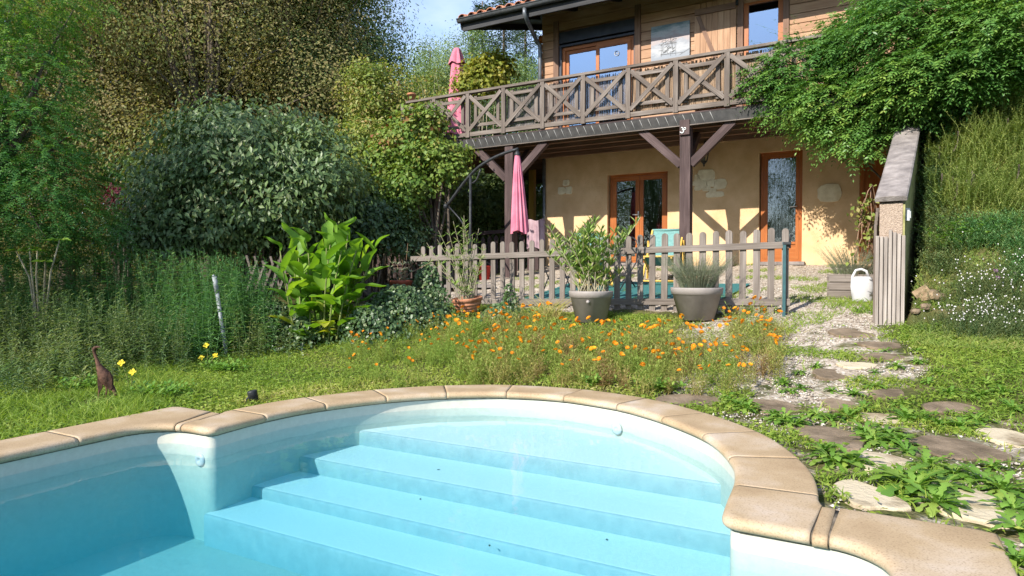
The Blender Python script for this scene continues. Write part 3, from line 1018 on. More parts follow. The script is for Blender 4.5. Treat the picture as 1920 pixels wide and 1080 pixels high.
def wall_open(mb, a0, a1, z0, z1, ops, s, depth):
    As = sorted({a0, a1, *[o[0] for o in ops], *[o[1] for o in ops]})
    Zs = sorted({z0, z1, *[o[2] for o in ops], *[o[3] for o in ops]})
    As = [a for a in As if a0 <= a <= a1]; Zs = [z for z in Zs if z0 <= z <= z1]
    for i in range(len(As) - 1):
        for j in range(len(Zs) - 1):
            ca, cz = (As[i] + As[i + 1]) / 2, (Zs[j] + Zs[j + 1]) / 2
            if any(o[0] < ca < o[1] and o[2] < cz < o[3] for o in ops): continue
            mb.quad((As[i], s, Zs[j]), (As[i + 1], s, Zs[j]), (As[i + 1], s, Zs[j + 1]), (As[i], s, Zs[j + 1]))
            mb.quad((As[i + 1], s + depth, Zs[j]), (As[i], s + depth, Zs[j]), (As[i], s + depth, Zs[j + 1]), (As[i + 1], s + depth, Zs[j + 1]))
    for o in ops:
        b0, b1, y0, y1 = o[:4]
        mb.quad((b0, s, y0), (b0, s, y1), (b0, s + depth, y1), (b0, s + depth, y0))
        mb.quad((b1, s, y1), (b1, s, y0), (b1, s + depth, y0), (b1, s + depth, y1))
        mb.quad((b0, s, y1), (b1, s, y1), (b1, s + depth, y1), (b0, s + depth, y1))
        mb.quad((b1, s, y0), (b0, s, y0), (b0, s + depth, y0), (b1, s + depth, y0))


mb = MB(1)
wall_open(mb, A_L, A_R, 0.2, 3.84, [DOOR1, DOOR2, DOOR3], S0, 0.28)
D_H = 7.5
mb.quad((A_L, S0 + D_H, .2), (A_L, S0, .2), (A_L, S0, 3.84), (A_L, S0 + D_H, 3.84))
mb.quad((A_R, S0, .2), (A_R, S0 + D_H, .2), (A_R, S0 + D_H, 3.84), (A_R, S0, 3.84))
mb.quad((A_R, S0 + D_H, .2), (A_L, S0 + D_H, .2), (A_L, S0 + D_H, 3.84), (A_R, S0 + D_H, 3.84))
mb.build("stucco_wall", M['stucco'], house)
# dark rooms behind the openings
mb = MB()
mb.quad((A_L + .3, S0 + 4, 1.1), (A_R, S0 + 4, 1.1), (A_R, S0 + 4, 6.8), (A_L + .3, S0 + 4, 6.8))
mb.quad((A_L + .3, S0 + .3, 1.215), (A_R, S0 + .3, 1.215), (A_R, S0 + 4, 1.215), (A_L + .3, S0 + 4, 1.215))
mb.quad((A_L + .3, S0 + .3, 3.78), (A_R, S0 + .3, 3.78), (A_R, S0 + 4, 3.78), (A_L + .3, S0 + 4, 3.78))
mb.quad((A_L + .3, S0 + .3, 3.88), (A_R, S0 + .3, 3.88), (A_R, S0 + 4, 3.88), (A_L + .3, S0 + 4, 3.88))
mb.build("interior_room", M['inside'], house)


def frame_rect(mb, a0, a1, z0, z1, s, w, d):
    mb.box(((a0 + a1) / 2, s, z1 - w / 2), (a1 - a0, d, w))
    mb.box(((a0 + a1) / 2, s, z0 + w / 2), (a1 - a0, d, w))
    mb.box((a0 + w / 2, s, (z0 + z1) / 2), (w, d - .004, z1 - z0 - 2 * w))
    mb.box((a1 - w / 2, s, (z0 + z1) / 2), (w, d - .004, z1 - z0 - 2 * w))


def pane(mb, a0, a1, z0, z1, s, t=0.012):
    mb.quad((a0, s, z0), (a1, s, z0), (a1, s, z1), (a0, s, z1))


# French door
a0, a1, z0, z1 = DOOR1
fd = MB(3)
frame_rect(fd, a0 + .03, a1, z0, z1, S0 + .14, .055, .09)
door = fd.build("french_door", M['orangewood'], house)
mid = a0 + (a1 - a0) * 0.52
for k, (b0, b1) in enumerate(((a0 + .087, mid - .003), (mid + .003, a1 - .057))):
    f = MB(k + 4)
    frame_rect(f, b0, b1, z0 + .06, z1 - .058, S0 + .125, .085, .07)
    f.build("leaf_frame", M['orangewood'], door)
    g = MB(); pane(g, b0 + .08, b1 - .08, z0 + .14, z1 - .14, S0 + .12)
    g.build("pane", M['glass'], door)
h = MB(); h.tube([(mid - .02, S0 + .085, z0 + 1.02), (mid - .02, S0 + .045, z0 + 1.02), (mid - .13, S0 + .04, z0 + 1.03)], .011, 8)
h.box((mid - .02, S0 + .088, z0 + 1.0), (.03, .006, .2))
h.build("handle", M['whitemetal'], door)
# glazed door
a0, a1, z0, z1 = DOOR2
fd = MB(8)
frame_rect(fd, a0 + .02, a1, z0, z1, S0 + .13, .06, .09)
door = fd.build("glazed_door", M['orangewood'], house)
f = MB(9)
frame_rect(f, a0 + .082, a1 - .062, z0 + .06, z1 - .062, S0 + .115, .06, .07)
f.box(((a0 + a1) / 2 + .01, S0 + .118, z0 + .23), (a1 - a0 - .264, .03, .22))
f.box(((a0 + a1) / 2 + .01, S0 + .113, z0 + .36), (a1 - a0 - .264, .066, .05))
f.build("leaf_frame", M['orangewood'], door)
g = MB(); pane(g, a0 + .14, a1 - .12, z0 + .38, z1 - .12, S0 + .112)
g.build("pane", M['glass'], door)
h = MB(); h.tube([(a1 - .10, S0 + .075, z0 + 1.05), (a1 - .10, S0 + .03, z0 + 1.05), (a1 - .22, S0 + .025, z0 + 1.04)], .012, 8)
h.build("handle", M['whitemetal'], door)
c = MB()
N = 60
zc0, zc1 = z0 + .1, z1 - .1
for i in range(N + 1):
    t = i / N
    aa = a0 + .14 + (a1 - a0 - .27) * t
    c.v.append((aa, S0 + .21 + .022 * math.sin(t * 2 * math.pi * 8), zc0)); c.v.append((aa, S0 + .21 + .022 * math.sin(t * 2 * math.pi * 8), zc1))
for i in range(N): c.face((2 * i, 2 * i + 2, 2 * i + 3, 2 * i + 1), None, True)
c.build("net_curtain", M['net'], door)
# brown panelled door at the far right
a0, a1, z0, z1 = DOOR3
fd = MB(12)
frame_rect(fd, a0, a1, z0, z1, S0 + .06, .07, .1)
door = fd.build("panelled_door", M['orangewood'], house)
f = MB(13)
frame_rect(f, a0 + .072, a1 - .072, z0 + .072, z1 - .072, S0 + .075, .12, .06)
f.box(((a0 + a1) / 2, S0 + .085, (z0 + z1) / 2), (.3, .03, z1 - z0 - .5))
f.box((a0 + .25, S0 + .088, (z0 + z1) / 2), (a1 - a0 - .2, .02, z1 - z0 - .4))
f.build("door_leaf", M['orangewood'], door)
# thresholds
for (b0, b1) in ((DOOR1[0], DOOR1[1]), (DOOR2[0], DOOR2[1])):
    t = MB(); t.box(((b0 + b1) / 2, S0 - .06, 1.215), (b1 - b0 + .12, .22, .06))
    t.build("threshold", M['cap'], house)
# maroon curtain behind the right leaf
c = MB()
b0, b1 = DOOR1[1] - .38, DOOR1[1] - .06
for i in range(31):
    t = i / 30
    for zz, k in ((DOOR1[2] + .05, 1.0), (DOOR1[3] - .1, .55)):
        c.v.append((b1 - (b1 - b0) * k * t, S0 + .32 + .03 * math.sin(t * 30), zz))
for i in range(30): c.face((2 * i, 2 * i + 2, 2 * i + 3, 2 * i + 1), None, True)
c.build("maroon_curtain", M['redcloth'], house)

# stones let into the render
rs = random.Random(5)


def stone_patch(cells):
    for (x, y, w, h) in cells:
        w *= 1.14; h *= 1.14
        ca, cz = FA(x, y)
        wa = abs(FA(x + w / 2, y)[0] - FA(x - w / 2, y)[0]); ha = h / 1230 * 13.3
        ol = []
        for k in range(14):
            an = 2 * math.pi * k / 14
            rr = (abs(math.cos(an)) ** 5 + abs(math.sin(an)) ** 5) ** (-1 / 5) * (1 + rs.uniform(-.09, .09))
            ol.append((math.cos(an) * rr * wa / 2, math.sin(an) * rr * ha / 2))
        mb = MB(); mb.prism(ol, 0.05, (ca, S0 - .022, cz), (1, 0, 0), (0, 0, 1), (0, 1, 0))
        mb.build("facing_stone", M['stonepatch'], house, 0.006)


stone_patch([(1062, 343, 11, 10), (1054, 358, 13, 14), (1067, 357, 11, 13), (1324, 329, 30, 20), (1308, 334, 11, 11), (1306, 344, 14, 8), (1319, 346, 12, 14), (1309, 353, 12, 8),
             (1334, 343, 14, 13), (1350, 345, 22, 16), (1325, 354, 14, 8), (1336, 357, 12, 7), (1341, 365, 29, 9), (1555, 362, 38, 26)])
# vent pipe
ca, cz = FA(1355, 260)
v = MB(); v.lathe([(.075, -.02), (.075, .012), (.06, .016)], (0, 0, 0), 24); ob = v.build("vent_collar", M['stucco'], house)
ob.location = (ca, S0, cz); ob.rotation_euler = (R(90), 0, 0)
v = MB(); v.lathe([(.06, 0), (.058, .014), (0, .014)], (0, 0, 0), 24); ob = v.build("vent_hole", M['soffit'], house)
ob.location = (ca, S0, cz); ob.rotation_euler = (R(90), 0, 0)

# ------- upper storey: pine boards between trims, windows, shutter
U_AL = FA(1016, 120)[0]
UW1 = (FA(1048, 150)[0], FA(1190, 120)[0], Z_DECK + .06, FA(1120, 47)[1])
SHU = (FA(1303, 60)[0], FA(1381, 60)[0], 4.3, FA(1340, 8)[1] + .05)
UW2 = (FA(1394, 60)[0], FA(1468, 60)[0], Z_DECK + .06, FA(1430, 0)[1] + .05)
ROOF_Z = 6.62
wl = MB(20)
ops = [UW1, UW2]
zb = Z_DECK
rw = random.Random(9)
ops_x = [(UW1[0] - .13, UW1[1] + .13, *UW1[2:]), (UW2[0] - .11, UW2[1] + .11, *UW2[2:])]
while zb < 7.0:
    h = 0.185
    zc = zb + h / 2
    cuts = [(U_AL, A_R)]
    for o in ops_x:
        if o[2] - .02 < zc < o[3] + .03:
            new = []
            for (c0, c1) in cuts:
                if o[0] <= c0 or o[0] >= c1: new.append((c0, c1)); continue
                new += [(c0, o[0]), (o[1], c1)]
            cuts = new
    for (c0, c1) in cuts:
        wl.box(((c0 + c1) / 2, S0 + .04 + rw.uniform(-.003, .003), zc), (c1 - c0, .06, h - .010))
    zb += h
wl.build("pine_cladding", M['plankwood'], house, 0.006)
mb = MB()
wall_open(mb, U_AL + .01, A_R, Z_DECK, 7.0, ops, S0 + .075, .2)
mb.quad((U_AL + .01, S0 + D_H, 3.84), (U_AL + .01, S0 + .05, 3.84), (U_AL + .01, S0 + .05, 8.1), (U_AL + .01, S0 + D_H, 8.1))
mb.quad((A_R, S0, 3.84), (A_R, S0 + D_H, 3.84), (A_R, S0 + D_H, 8.1), (A_R, S0, 8.1))
mb.quad((A_R, S0 + D_H, 3.84), (U_AL, S0 + D_H, 3.84), (U_AL, S0 + D_H, 8.1), (A_R, S0 + D_H, 8.1))
mb.build("timber_wall", M['trimwood'], house)
# log ends at the corner
for i in range(13):
    mb = MB(i)
    mb.tube([(U_AL - .12, S0 + .14, 3.97 + .2 * i), (U_AL + .05, S0 + .14, 3.97 + .2 * i)], .088, 14)
    mb.build("log_end", M['orangewood'], house)
tr_ = MB(30)
for o, w in ((UW1, .13), (UW2, .11)):
    for aa in (o[0] - w / 2, o[1] + w / 2):
        tr_.box((aa, S0 + .005, (Z_DECK + o[3] + .25) / 2), (w - .006, .07, o[3] + .25 - Z_DECK))
tr_.build("window_surround", M['trimwood'], house)
# big sliding window with its roller shutter box
a0, a1, z0, z1 = UW1
zs = FA(1120, 77)[1]
bx_ = MB(); bx_.box(((a0 + a1) / 2, S0 + .05, (zs + z1) / 2 + .04), (a1 - a0 - .01, .12, z1 - zs - .10))
bx_.box(((a0 + a1) / 2, S0 + .06, zs + .03), (a1 - a0 - .01, .12, .05))
bx_.build("shutter_box", M['shutterbox'], house, .004)
f = MB(33); frame_rect(f, a0 + .06, a1 - .03, z0, zs, S0 + .10, .07, .09)
win = f.build("sliding_window", M['orangewood'], house)
mid = (a0 + a1) / 2 + .03
for (b0, b1, so) in ((a0 + .132, mid + .04, .115), (mid - .04, a1 - .102, .06)):
    f = MB(34); frame_rect(f, b0, b1, z0 + .07, zs - .072, S0 + so, .075, .05); f.build("sash", M['orangewood'], win)
    g = MB(); pane(g, b0 + .07, b1 - .07, z0 + .14, zs - .145, S0 + so - .005); g.build("pane", M['glass_up'], win)
sb = MB()
for sgn in (-1, 1): sb.box((a0 + .03 if sgn < 0 else a1 - .014, S0 + .04, (z0 + zs) / 2), (.05 if sgn < 0 else .025, .06, zs - z0))
sb.build("shutter_rail", M['shutterbox'], win)
st = MB()
ca, cz = FA(1155, 99)
st.tube([(ca + .05 * math.cos(t * .45), S0 + .04, cz + .05 * math.sin(t * .45)) for t in range(15)], .006, 5)
st.tube([(ca - .028, S0 + .04, cz - .012), (ca - .01, S0 + .04, cz + .014), (ca + .01, S0 + .04, cz - .012), (ca + .03, S0 + .04, cz + .01)], .005, 5)
st.build("round_sticker", M['white'], win)
# right window
a0, a1, z0, z1 = UW2
f = MB(36); frame_rect(f, a0, a1, z0, z1, S0 + .06, .09, .08); win = f.build("upper_window", M['orangewood'], house)
g = MB(); pane(g, a0 + .085, a1 - .085, z0 + .085, z1 - .085, S0 + .05); g.build("pane", M['glass_up'], win)
# shutter: boards with a diagonal brace
a0, a1, z0, z1 = SHU
sh = MB(38)
kb = 7
for i in range(kb):
    w = (a1 - a0) / kb
    sh.box((a0 + w * (i + .5), S0 - .035, (z0 + z1) / 2), (w - .006, .026, z1 - z0))
shut = sh.build("wooden_shutter", M['plankwood'], house)
br = MB(39)
br.box(((a0 + a1) / 2, S0 - .062, z1 - .17), (a1 - a0 - .02, .028, .12))
br.box(((a0 + a1) / 2, S0 - .062, z0 + .12), (a1 - a0 - .02, .028, .10))
br.beam((a0 + .06, S0 - .061, z1 - .26), (a1 - .08, S0 - .061, z0 + .20), .028, .085, (0, -1, 0)) if False else br.beam((a0 + .07, S0 - .061, z1 - .25), (a1 - .08, S0 - .061, z0 + .20), .026, .075)
br.build("brace", M['trimwood'], shut)
hg = MB()
for zz in (z1 - .12, z0 + .3):
    hg.box((a1 + .012, S0 - .05, zz), (.05, .03, .09)); hg.box((a0 + .03, S0 - .06, z0 + .25), (.03, .03, .08))
hg.build("hinge", M['darkmetal'], shut)

# ------- roof
RL, RRT = FA(863, 54, SE)[0], A_R + .6
SL = math.tan(R(17.5))
RIDGE = S0 + D_H / 2
mb = MB(40)
zr = lambda s: ROOF_Z + .07 + (s - SE) * SL
t_ = .06
mb.prism([(SE - .02, zr(SE - .02)), (RIDGE, zr(RIDGE)), (2 * RIDGE - SE + .02, zr(SE)), (2 * RIDGE - SE + .02, zr(SE) - t_), (RIDGE, zr(RIDGE) - t_), (SE - .02, zr(SE - .02) - t_)],
         RRT - RL - .08, (RL + .04, 0, 0), (0, 1, 0), (0, 0, 1), (1, 0, 0))
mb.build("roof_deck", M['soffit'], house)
rf = MB(41)
for i in range(10):
    a_r = RL + .35 + i * 1.02
    p0, p1 = (a_r, SE + .08, zr(SE + .08) - .14), (a_r, S0 + .2, zr(S0 + .2) - .14)
    rf.beam(p0, p1, .08, .15)
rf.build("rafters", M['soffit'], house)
vb = MB(42)
vb.beam((RL + .03, SE, zr(SE) - .1), (RL + .03, RIDGE, zr(RIDGE) - .1), .05, .2)
vb.build("verge_board", M['fascia'], house)
ti = MB(43)
pitch = .24
na = int((RRT - RL) / pitch)
rt_ = random.Random(3)
for i in range(na):
    ac = RL + .1 + i * pitch
    for row in range(12):
        s_a = SE - .09 + row * .36; s_b = s_a + .42
        j = rt_.uniform(-.008, .008)
        for (rad, up, off) in ((.10, 1, 0), (.085, -1, pitch / 2)):
            b0 = len(ti.v)
            for (ss_, rr, dz) in ((s_a, rad, .012), (s_b, rad * .86, 0)):
                for k in range(7):
                    an = math.pi * k / 6
                    ti.v.append((ac + off + j + rr * math.cos(an), ss_, zr(ss_) + .045 + dz + up * rr * math.sin(an) * .8 + (0 if up > 0 else .05)))
            for k in range(6):
                ti.face((b0 + k, b0 + k + 1, b0 + 8 + k, b0 + 7 + k), None, True)
            if up > 0:   # the thickness seen at the eave
                b1 = len(ti.v)
                for k in range(7):
                    an = math.pi * k / 6
                    ti.v.append((ac + off + j + (rad - .016) * math.cos(an), s_a, zr(s_a) + .057 + (rad - .016) * math.sin(an) * .8))
                for k in range(6): ti.face((b0 + k + 1, b0 + k, b1 + k, b1 + k + 1))
ti.build("roof_tiles", M['tile'], house)
gu = MB(44)
b0 = 0
prof = [(math.cos(math.pi + math.pi * k / 8) * .075, math.sin(math.pi + math.pi * k / 8) * .075) for k in range(9)]
ol = prof + [(.078, .004), (.07, .004)] + [(x * .9, y * .9) for (x, y) in prof[::-1]] + [(-.07, .004), (-.08, .006)]
gu.prism(ol, RRT - RL, (RL, SE - .085, ROOF_Z + .055), (0, 1, 0), (0, 0, 1), (1, 0, 0), smooth=True)
gu.tube([(RL, SE - .165, ROOF_Z + .058), (RRT, SE - .165, ROOF_Z + .058)], .011, 8)
gutter = gu.build("gutter", M['zinc'], house)
fb = MB(45); fb.box(((RL + RRT) / 2 + .03, SE + .025, ROOF_Z - .07), (RRT - RL - .08, .05, .20)); fb.build("fascia_board", M['fascia'], house)
# downpipe with its swan neck
dp = MB(46)
ga = FA(985, 30, SE - .05)[0]
ea = FA(1016, 96)[0]
za, zz = FA(1016, 92)
neck = [(ga, SE - .085, ROOF_Z), (ga, SE - .085, ROOF_Z - .12), (ga + .03, SE - .03, ROOF_Z - .24), (ea - .05, S0 - .18, zz + .16), (ea, S0 - .10, zz + .04), (ea, S0 - .09, zz - .12), (ea, S0 - .09, Z_DECK - .2)]
dp.tube(neck, .045, 12)
dp.build("downpipe", M['zinc'], house)
dp = MB(47); la = FA(1018, 350)[0]
dp.tube([(la + .06, S0 - .06, 3.7), (la + .06, S0 - .06, 1.15)], .04, 12)
dp.build("downpipe", M['zinc'], house)

# ------- balcony
balc = MB(50)
BA0, BA1 = FA(764, 200, SD)[0], 0.6
deck_b = MB(51)
nb = int((S0 - SD + .0) / .14)
for i in range(nb):
    sx = SD + .07 + i * .142
    if sx > S0 - .06: break
    deck_b.box(((BA0 + BA1) / 2, sx, 3.81), (BA1 - BA0, .134, .03))
for i in range(30):
    sx = S0 + .05 + i * .142
    deck_b.box(((BA0 + A_L) / 2 - .03, sx, 3.81), (A_L - BA0 - .08, .134, .03))
balcony = deck_b.build("balcony_deck", M['greywood'], house)
jo = MB(52)
for sx in (SD + .35, SD + .8, SD + 1.25, S0 - .1):
    jo.box(((BA0 + BA1) / 2, sx, 3.70), (BA1 - BA0 - .1, .07, .18))
for k in range(5):
    sx = S0 + .4 + k * .8
    jo.box(((BA0 + A_L) / 2, sx, 3.70), (A_L - BA0 - .2, .07, .18))
jo.build("joist", M['trimwood'], balcony)
# edge beam, sloping gutter sheet with its cord lacing
eb = MB(53)
eb.box(((BA0 + BA1) / 2, SD + .03, 3.72), (BA1 - BA0, .10, .20))
eb.build("edge_beam", M['darkwood'], balcony)
gs = MB(54)
gs.prism([(-.035, 3.60), (-.042, 3.60), (-.062, 3.78), (-.03, 3.80), (-.028, 3.78)], BA1 - BA0 - .3, (BA0 + .3, SD, 0), (0, 1, 0), (0, 0, 1), (1, 0, 0))
gs.build("edge_sheet", M['edge'], balcony)
li = MB(55); li.box(((BA0 + BA1) / 2 + .2, SD - .05, 3.593), (BA1 - BA0 - .4, .03, .014)); li.build("edge_strip", M['greywood'], balcony)
cord = MB(56)
aa = BA0 + .5
while aa < -2.6:
    cord.tube([(aa, SD - .066, 3.78), (aa + .075, SD - .049, 3.605)], .0045, 4)
    aa += .155
cord.build("cord_lacing", M['cord'], balcony)
# posts and braces
POSTA = [FA(955, 300, SD)[0], FA(1285, 300, SD)[0], 0.55]
for k, pa in enumerate(POSTA):
    p = MB(60 + k)
    p.box((pa, SD + .06, (3.62 + .6) / 2 + .12), (.185, .185, 3.62 - .5))
    if k == 1: p.box((pa, SD - .055, 3.56), (.175, .04, .26))
    p.build("post", M['darkwood'], balcony, .006)
    for sg in (-1, 1):
        br = MB(70 + k * 2 + sg)
        br.beam((pa + sg * .80, SD + .05, 3.60), (pa + sg * .085, SD + .05, 2.93), .11, .14)
        br.build("brace", M['darkwood'], balcony, .004)
    br = MB(80 + k)
    br.beam((pa, SD + .10, 2.95), (pa, SD + .85, 3.62), .11, .13)
    br.build("brace", M['darkwood'], balcony, .004)
p = MB(90)
for (pa, ps) in ((POSTA[0] - 1.9, SD + .1), (POSTA[0] - 1.2, S0 + 1.4), (POSTA[0] + .55, S0 + 3.6)):
    p = MB(int(ps * 10))
    p.box((pa, ps, 2.2), (.14, .14, 3.2))
    p.build("post", M['yellowwood'] if ps != SD + .1 else M['darkwood'], balcony, .005)
# figure mark on the post
mk = MB()
ca, cz = FA(1280, 243, SD)
def crv(pts, r=.011): mk.tube([(ca + .03 + x * .85, SD - .082, cz + z * .85 - .03) for (x, z) in pts], r, 6)
crv([(-.045, .045), (-.02, .055), (.0, .042), (-.004, .022), (-.022, .012), (.005, .004), (.014, -.018), (.002, -.044), (-.025, -.056), (-.052, -.044), (-.056, -.022)])
crv([(.034 + .02 * math.cos(t * .7), .028 + .022 * math.sin(t * .7)) for t in range(10)], .008)
mk.build("house_number", M['whitemetal'], balcony)
# balustrade: rails, posts, crossed braces with an inner rectangle
ZB, ZT = 3.90, 4.765
rail = MB(100)
rail.box(((BA0 + BA1) / 2, SD - .01, ZT), (BA1 - BA0, .11, .05)); rail.build("handrail", M['greywood'], balcony, .005)
rail = MB(101)
rail.box(((BA0 + BA1) / 2, SD - .02, ZB), (BA1 - BA0, .05, .085)); rail.build("bottom_rail", M['greywood'], balcony, .004)
PX = [816, 879, 946, 1019, 1095, 1179, 1268, 1364]
PA = [FA(x, 180, SD)[0] for x in PX]
stp = (PA[-1] - PA[0]) / (len(PA) - 1)
PA = [PA[0] - stp * .98] + PA + [PA[-1] + stp, PA[-1] + 2 * stp]
for k, pa in enumerate(PA):
    p = MB(110 + k); p.box((pa, SD - .03, (ZB + ZT) / 2 - .045), (.088, .065, ZT - ZB + .04)); p.build("baluster_post", M['greywood'], balcony, .004)
    if k + 1 < len(PA):
        c0, c1 = pa + .047, PA[k + 1] - .047
        w = c1 - c0
        x_ = MB(130 + k)
        zlo, zhi = ZB + .05, ZT - .03
        x_.beam((c0, SD - .043, zhi - .05), (c1, SD - .043, zlo + .04), .022, .075)
        x_.beam((c0, SD - .066, zlo + .03), (c1, SD - .066, zhi - .04), .022, .075)
        x_.build("cross_brace", M['greywood'], balcony)
        y_ = MB(150 + k)
        for zz in (zlo + .13, zhi - .12): y_.box(((c0 + c1) / 2, SD - .012, zz), (w * .96, .03, .062))
        for fr_ in (.15, .85): y_.box((c0 + w * fr_, SD + .016, (zlo + zhi) / 2), (.07, .026, zhi - zlo - .1))
        y_.build("inner_frame", M['greywood'], balcony)
# side return of the balustrade
rail = MB(170)
rail.beam((BA0 + .02, SD + .1, ZT), (BA0 + .02, S0 + 4, ZT), .10, .05)
rail.beam((BA0 + .02, SD + .1, ZB), (BA0 + .02, S0 + 4, ZB), .05, .085)
for k in range(6):
    rail.box((BA0 + .02, SD + .9 + k * 1.1, (ZB + ZT) / 2), (.06, .085, ZT - ZB - .06))
rail.build("side_balustrade", M['greywood'], balcony)

# ------- things fixed to or hung on the house
A_ = lambda a, s, z: (*HP(a, s), z)


def house_thing(name, label, cat, a, s, z, group=None):
    return thing(name, label, cat, A_(a, s, z), -TH, group)


# reed screen behind the balustrade
m, nt, b = new_mat("reed_screen")
uv = nt.nodes.new("ShaderNodeUVMap"); uv.uv_map = "UVMap"
mp = nt.nodes.new("ShaderNodeMapping"); mp.inputs["Scale"].default_value = (90, 2.2, 1)
n1 = nt.nodes.new("ShaderNodeTexNoise"); n1.inputs["Scale"].default_value = 1; n1.inputs["Detail"].default_value = 7
r1 = ramp(nt, [(0.34, (0.07, 0.045, 0.028)), (0.5, (0.30, 0.20, 0.125)), (0.66, (0.50, 0.37, 0.25))])
nt.links.new(uv.outputs["UV"], mp.inputs["Vector"]); nt.links.new(mp.outputs["Vector"], n1.inputs["Vector"]); nt.links.new(n1.outputs["Fac"], r1.inputs["Fac"])
nt.links.new(r1.outputs["Color"], b.inputs["Base Color"]); b.inputs["Roughness"].default_value = .9
bp = nt.nodes.new("ShaderNodeBump"); bp.inputs["Distance"].default_value = .01; nt.links.new(n1.outputs["Fac"], bp.inputs["Height"]); nt.links.new(bp.outputs["Normal"], b.inputs["Normal"])
M['reed'] = m
m2 = m.copy(); m2.name = "reed_screen_grey"
for nd in m2.node_tree.nodes:
    if nd.type == 'VALTORGB':
        for e, c in zip(nd.color_ramp.elements, ((0.035, 0.03, 0.03, 1), (0.15, 0.13, 0.125, 1), (0.28, 0.25, 0.24, 1))): e.color = c
M['reedgrey'] = m2
for (x0, x1, mat, lab) in ((1181, 1460, 'reed', "straw coloured reed screen tied behind the right half of the balustrade"),
                           (948, 1179, 'reedgrey', "weathered grey reed screen tied behind the middle of the balustrade")):
    c0, c1 = FA(x0, 180, SD)[0], FA(x1, 180, SD)[0]
    mb = MB()
    rr = random.Random(x0)
    aa = c0
    o = 0
    while aa < c1:
        w = .011 + .006 * rr.random()
        top = 4.72 - rr.random() ** 3 * .10; s_ = SD + .045 + rr.random() * .008
        if rr.random() > .04 or mat == 'reed':
            n = len(mb.v)
            mb.v += [(aa, s_, 3.86), (aa + w * .5, s_ - .006, 3.86), (aa + w, s_, 3.86), (aa, s_, top), (aa + w * .5, s_ - .006, top), (aa + w, s_, top)]
            uvq = [(aa, 0), (aa + w, 0), (aa + w, .9), (aa, .9)]
            mb.face((n, n + 1, n + 4, n + 3), uvq); mb.face((n + 1, n + 2, n + 5, n + 4), uvq)
        aa += w * (1.0 if mat == 'reed' else 1.1)
    ob = mb.build("reed_screen", M[mat]); ob.rotation_euler = (0, 0, -TH)
    tag(ob, lab, "screen", "reed screens behind the balustrade")

# painting
m, nt, b = new_mat("abstract_painting")
tc = nt.nodes.new("ShaderNodeTexCoord")
mp = nt.nodes.new("ShaderNodeMapping"); mp.inputs["Scale"].default_value = (2.2, 2.2, 7)
n1 = nt.nodes.new("ShaderNodeTexNoise"); n1.inputs["Scale"].default_value = 1.6; n1.inputs["Detail"].default_value = 9; n1.inputs["Roughness"].default_value = .7
sp = nt.nodes.new("ShaderNodeSeparateXYZ")
ma = nt.nodes.new("ShaderNodeMath"); ma.operation = 'MULTIPLY_ADD'; ma.inputs[1].default_value = .55
mq = nt.nodes.new("ShaderNodeMath"); mq.operation = 'MULTIPLY_ADD'; mq.inputs[1].default_value = 1.0; mq.inputs[2].default_value = -.27
r1 = ramp(nt, [(0.12, (0.204, 0.224, 0.258)), (0.25, (0.354, 0.360, 0.374)), (0.36, (0.224, 0.238, 0.272)), (0.47, (0.326, 0.258, 0.245)), (0.58, (0.381, 0.381, 0.381)), (0.66, (0.231, 0.272, 0.272)), (0.76, (0.088, 0.136, 0.150)), (0.95, (0.136, 0.204, 0.218))])
nt.links.new(tc.outputs["Object"], mp.inputs["Vector"]); nt.links.new(mp.outputs["Vector"], n1.inputs["Vector"])
nt.links.new(tc.outputs["Object"], sp.inputs[0]); nt.links.new(n1.outputs["Fac"], ma.inputs[0]); nt.links.new(sp.outputs["Z"], mq.inputs[0])
nt.links.new(mq.outputs[0], ma.inputs[2]); nt.links.new(ma.outputs[0], r1.inputs["Fac"]); nt.links.new(r1.outputs["Color"], b.inputs["Base Color"])
b.inputs["Roughness"].default_value = .6
M['painting'] = m
pa0, pa1 = FA(1222, 90)[0], FA(1294, 80)[0]
pz0, pz1 = FA(1258, 115)[1], FA(1258, 46)[1]
pt = house_thing("painting", "square abstract grey and blue canvas hung between window and shutter", "painting", (pa0 + pa1) / 2, S0 - .03, pz0)
mb = MB(); mb.box((0, 0, (pz1 - pz0) / 2), (pa1 - pa0, .035, pz1 - pz0)); mb.build("canvas", M['painting'], pt)
mb = MB()
rr = random.Random(2)
w, h = pa1 - pa0, pz1 - pz0
M['ink'] = noise_mat("charcoal_paint", (0.05, 0.055, 0.06), (0.2, 0.2, 0.2), 30, .8)
for k in range(46):
    x, z = -.05 + rr.uniform(-.15, .15), h * .36 + rr.uniform(-.13, .17)
    d = rr.choice(((.09, 0), (0, .1), (.06, .03)))
    mb.beam((x - d[0] / 2, -.0185, z - d[1] / 2), (x + d[0] / 2, -.0185, z + d[1] / 2), .004, rr.uniform(.004, .012))
for (p, q) in (((-.18, .15), (-.18, .5)), ((.12, .12), (.12, .55)), ((-.2, .46), (.14, .46)), ((-.2, .2), (.3, .17)), ((.2, .12), (.42, .26))):
    mb.beam((p[0], -.0185, h * p[1]), (q[0], -.0185, h * q[1]), .004, .008)
mb.build("brush_lines", M['ink'], pt)

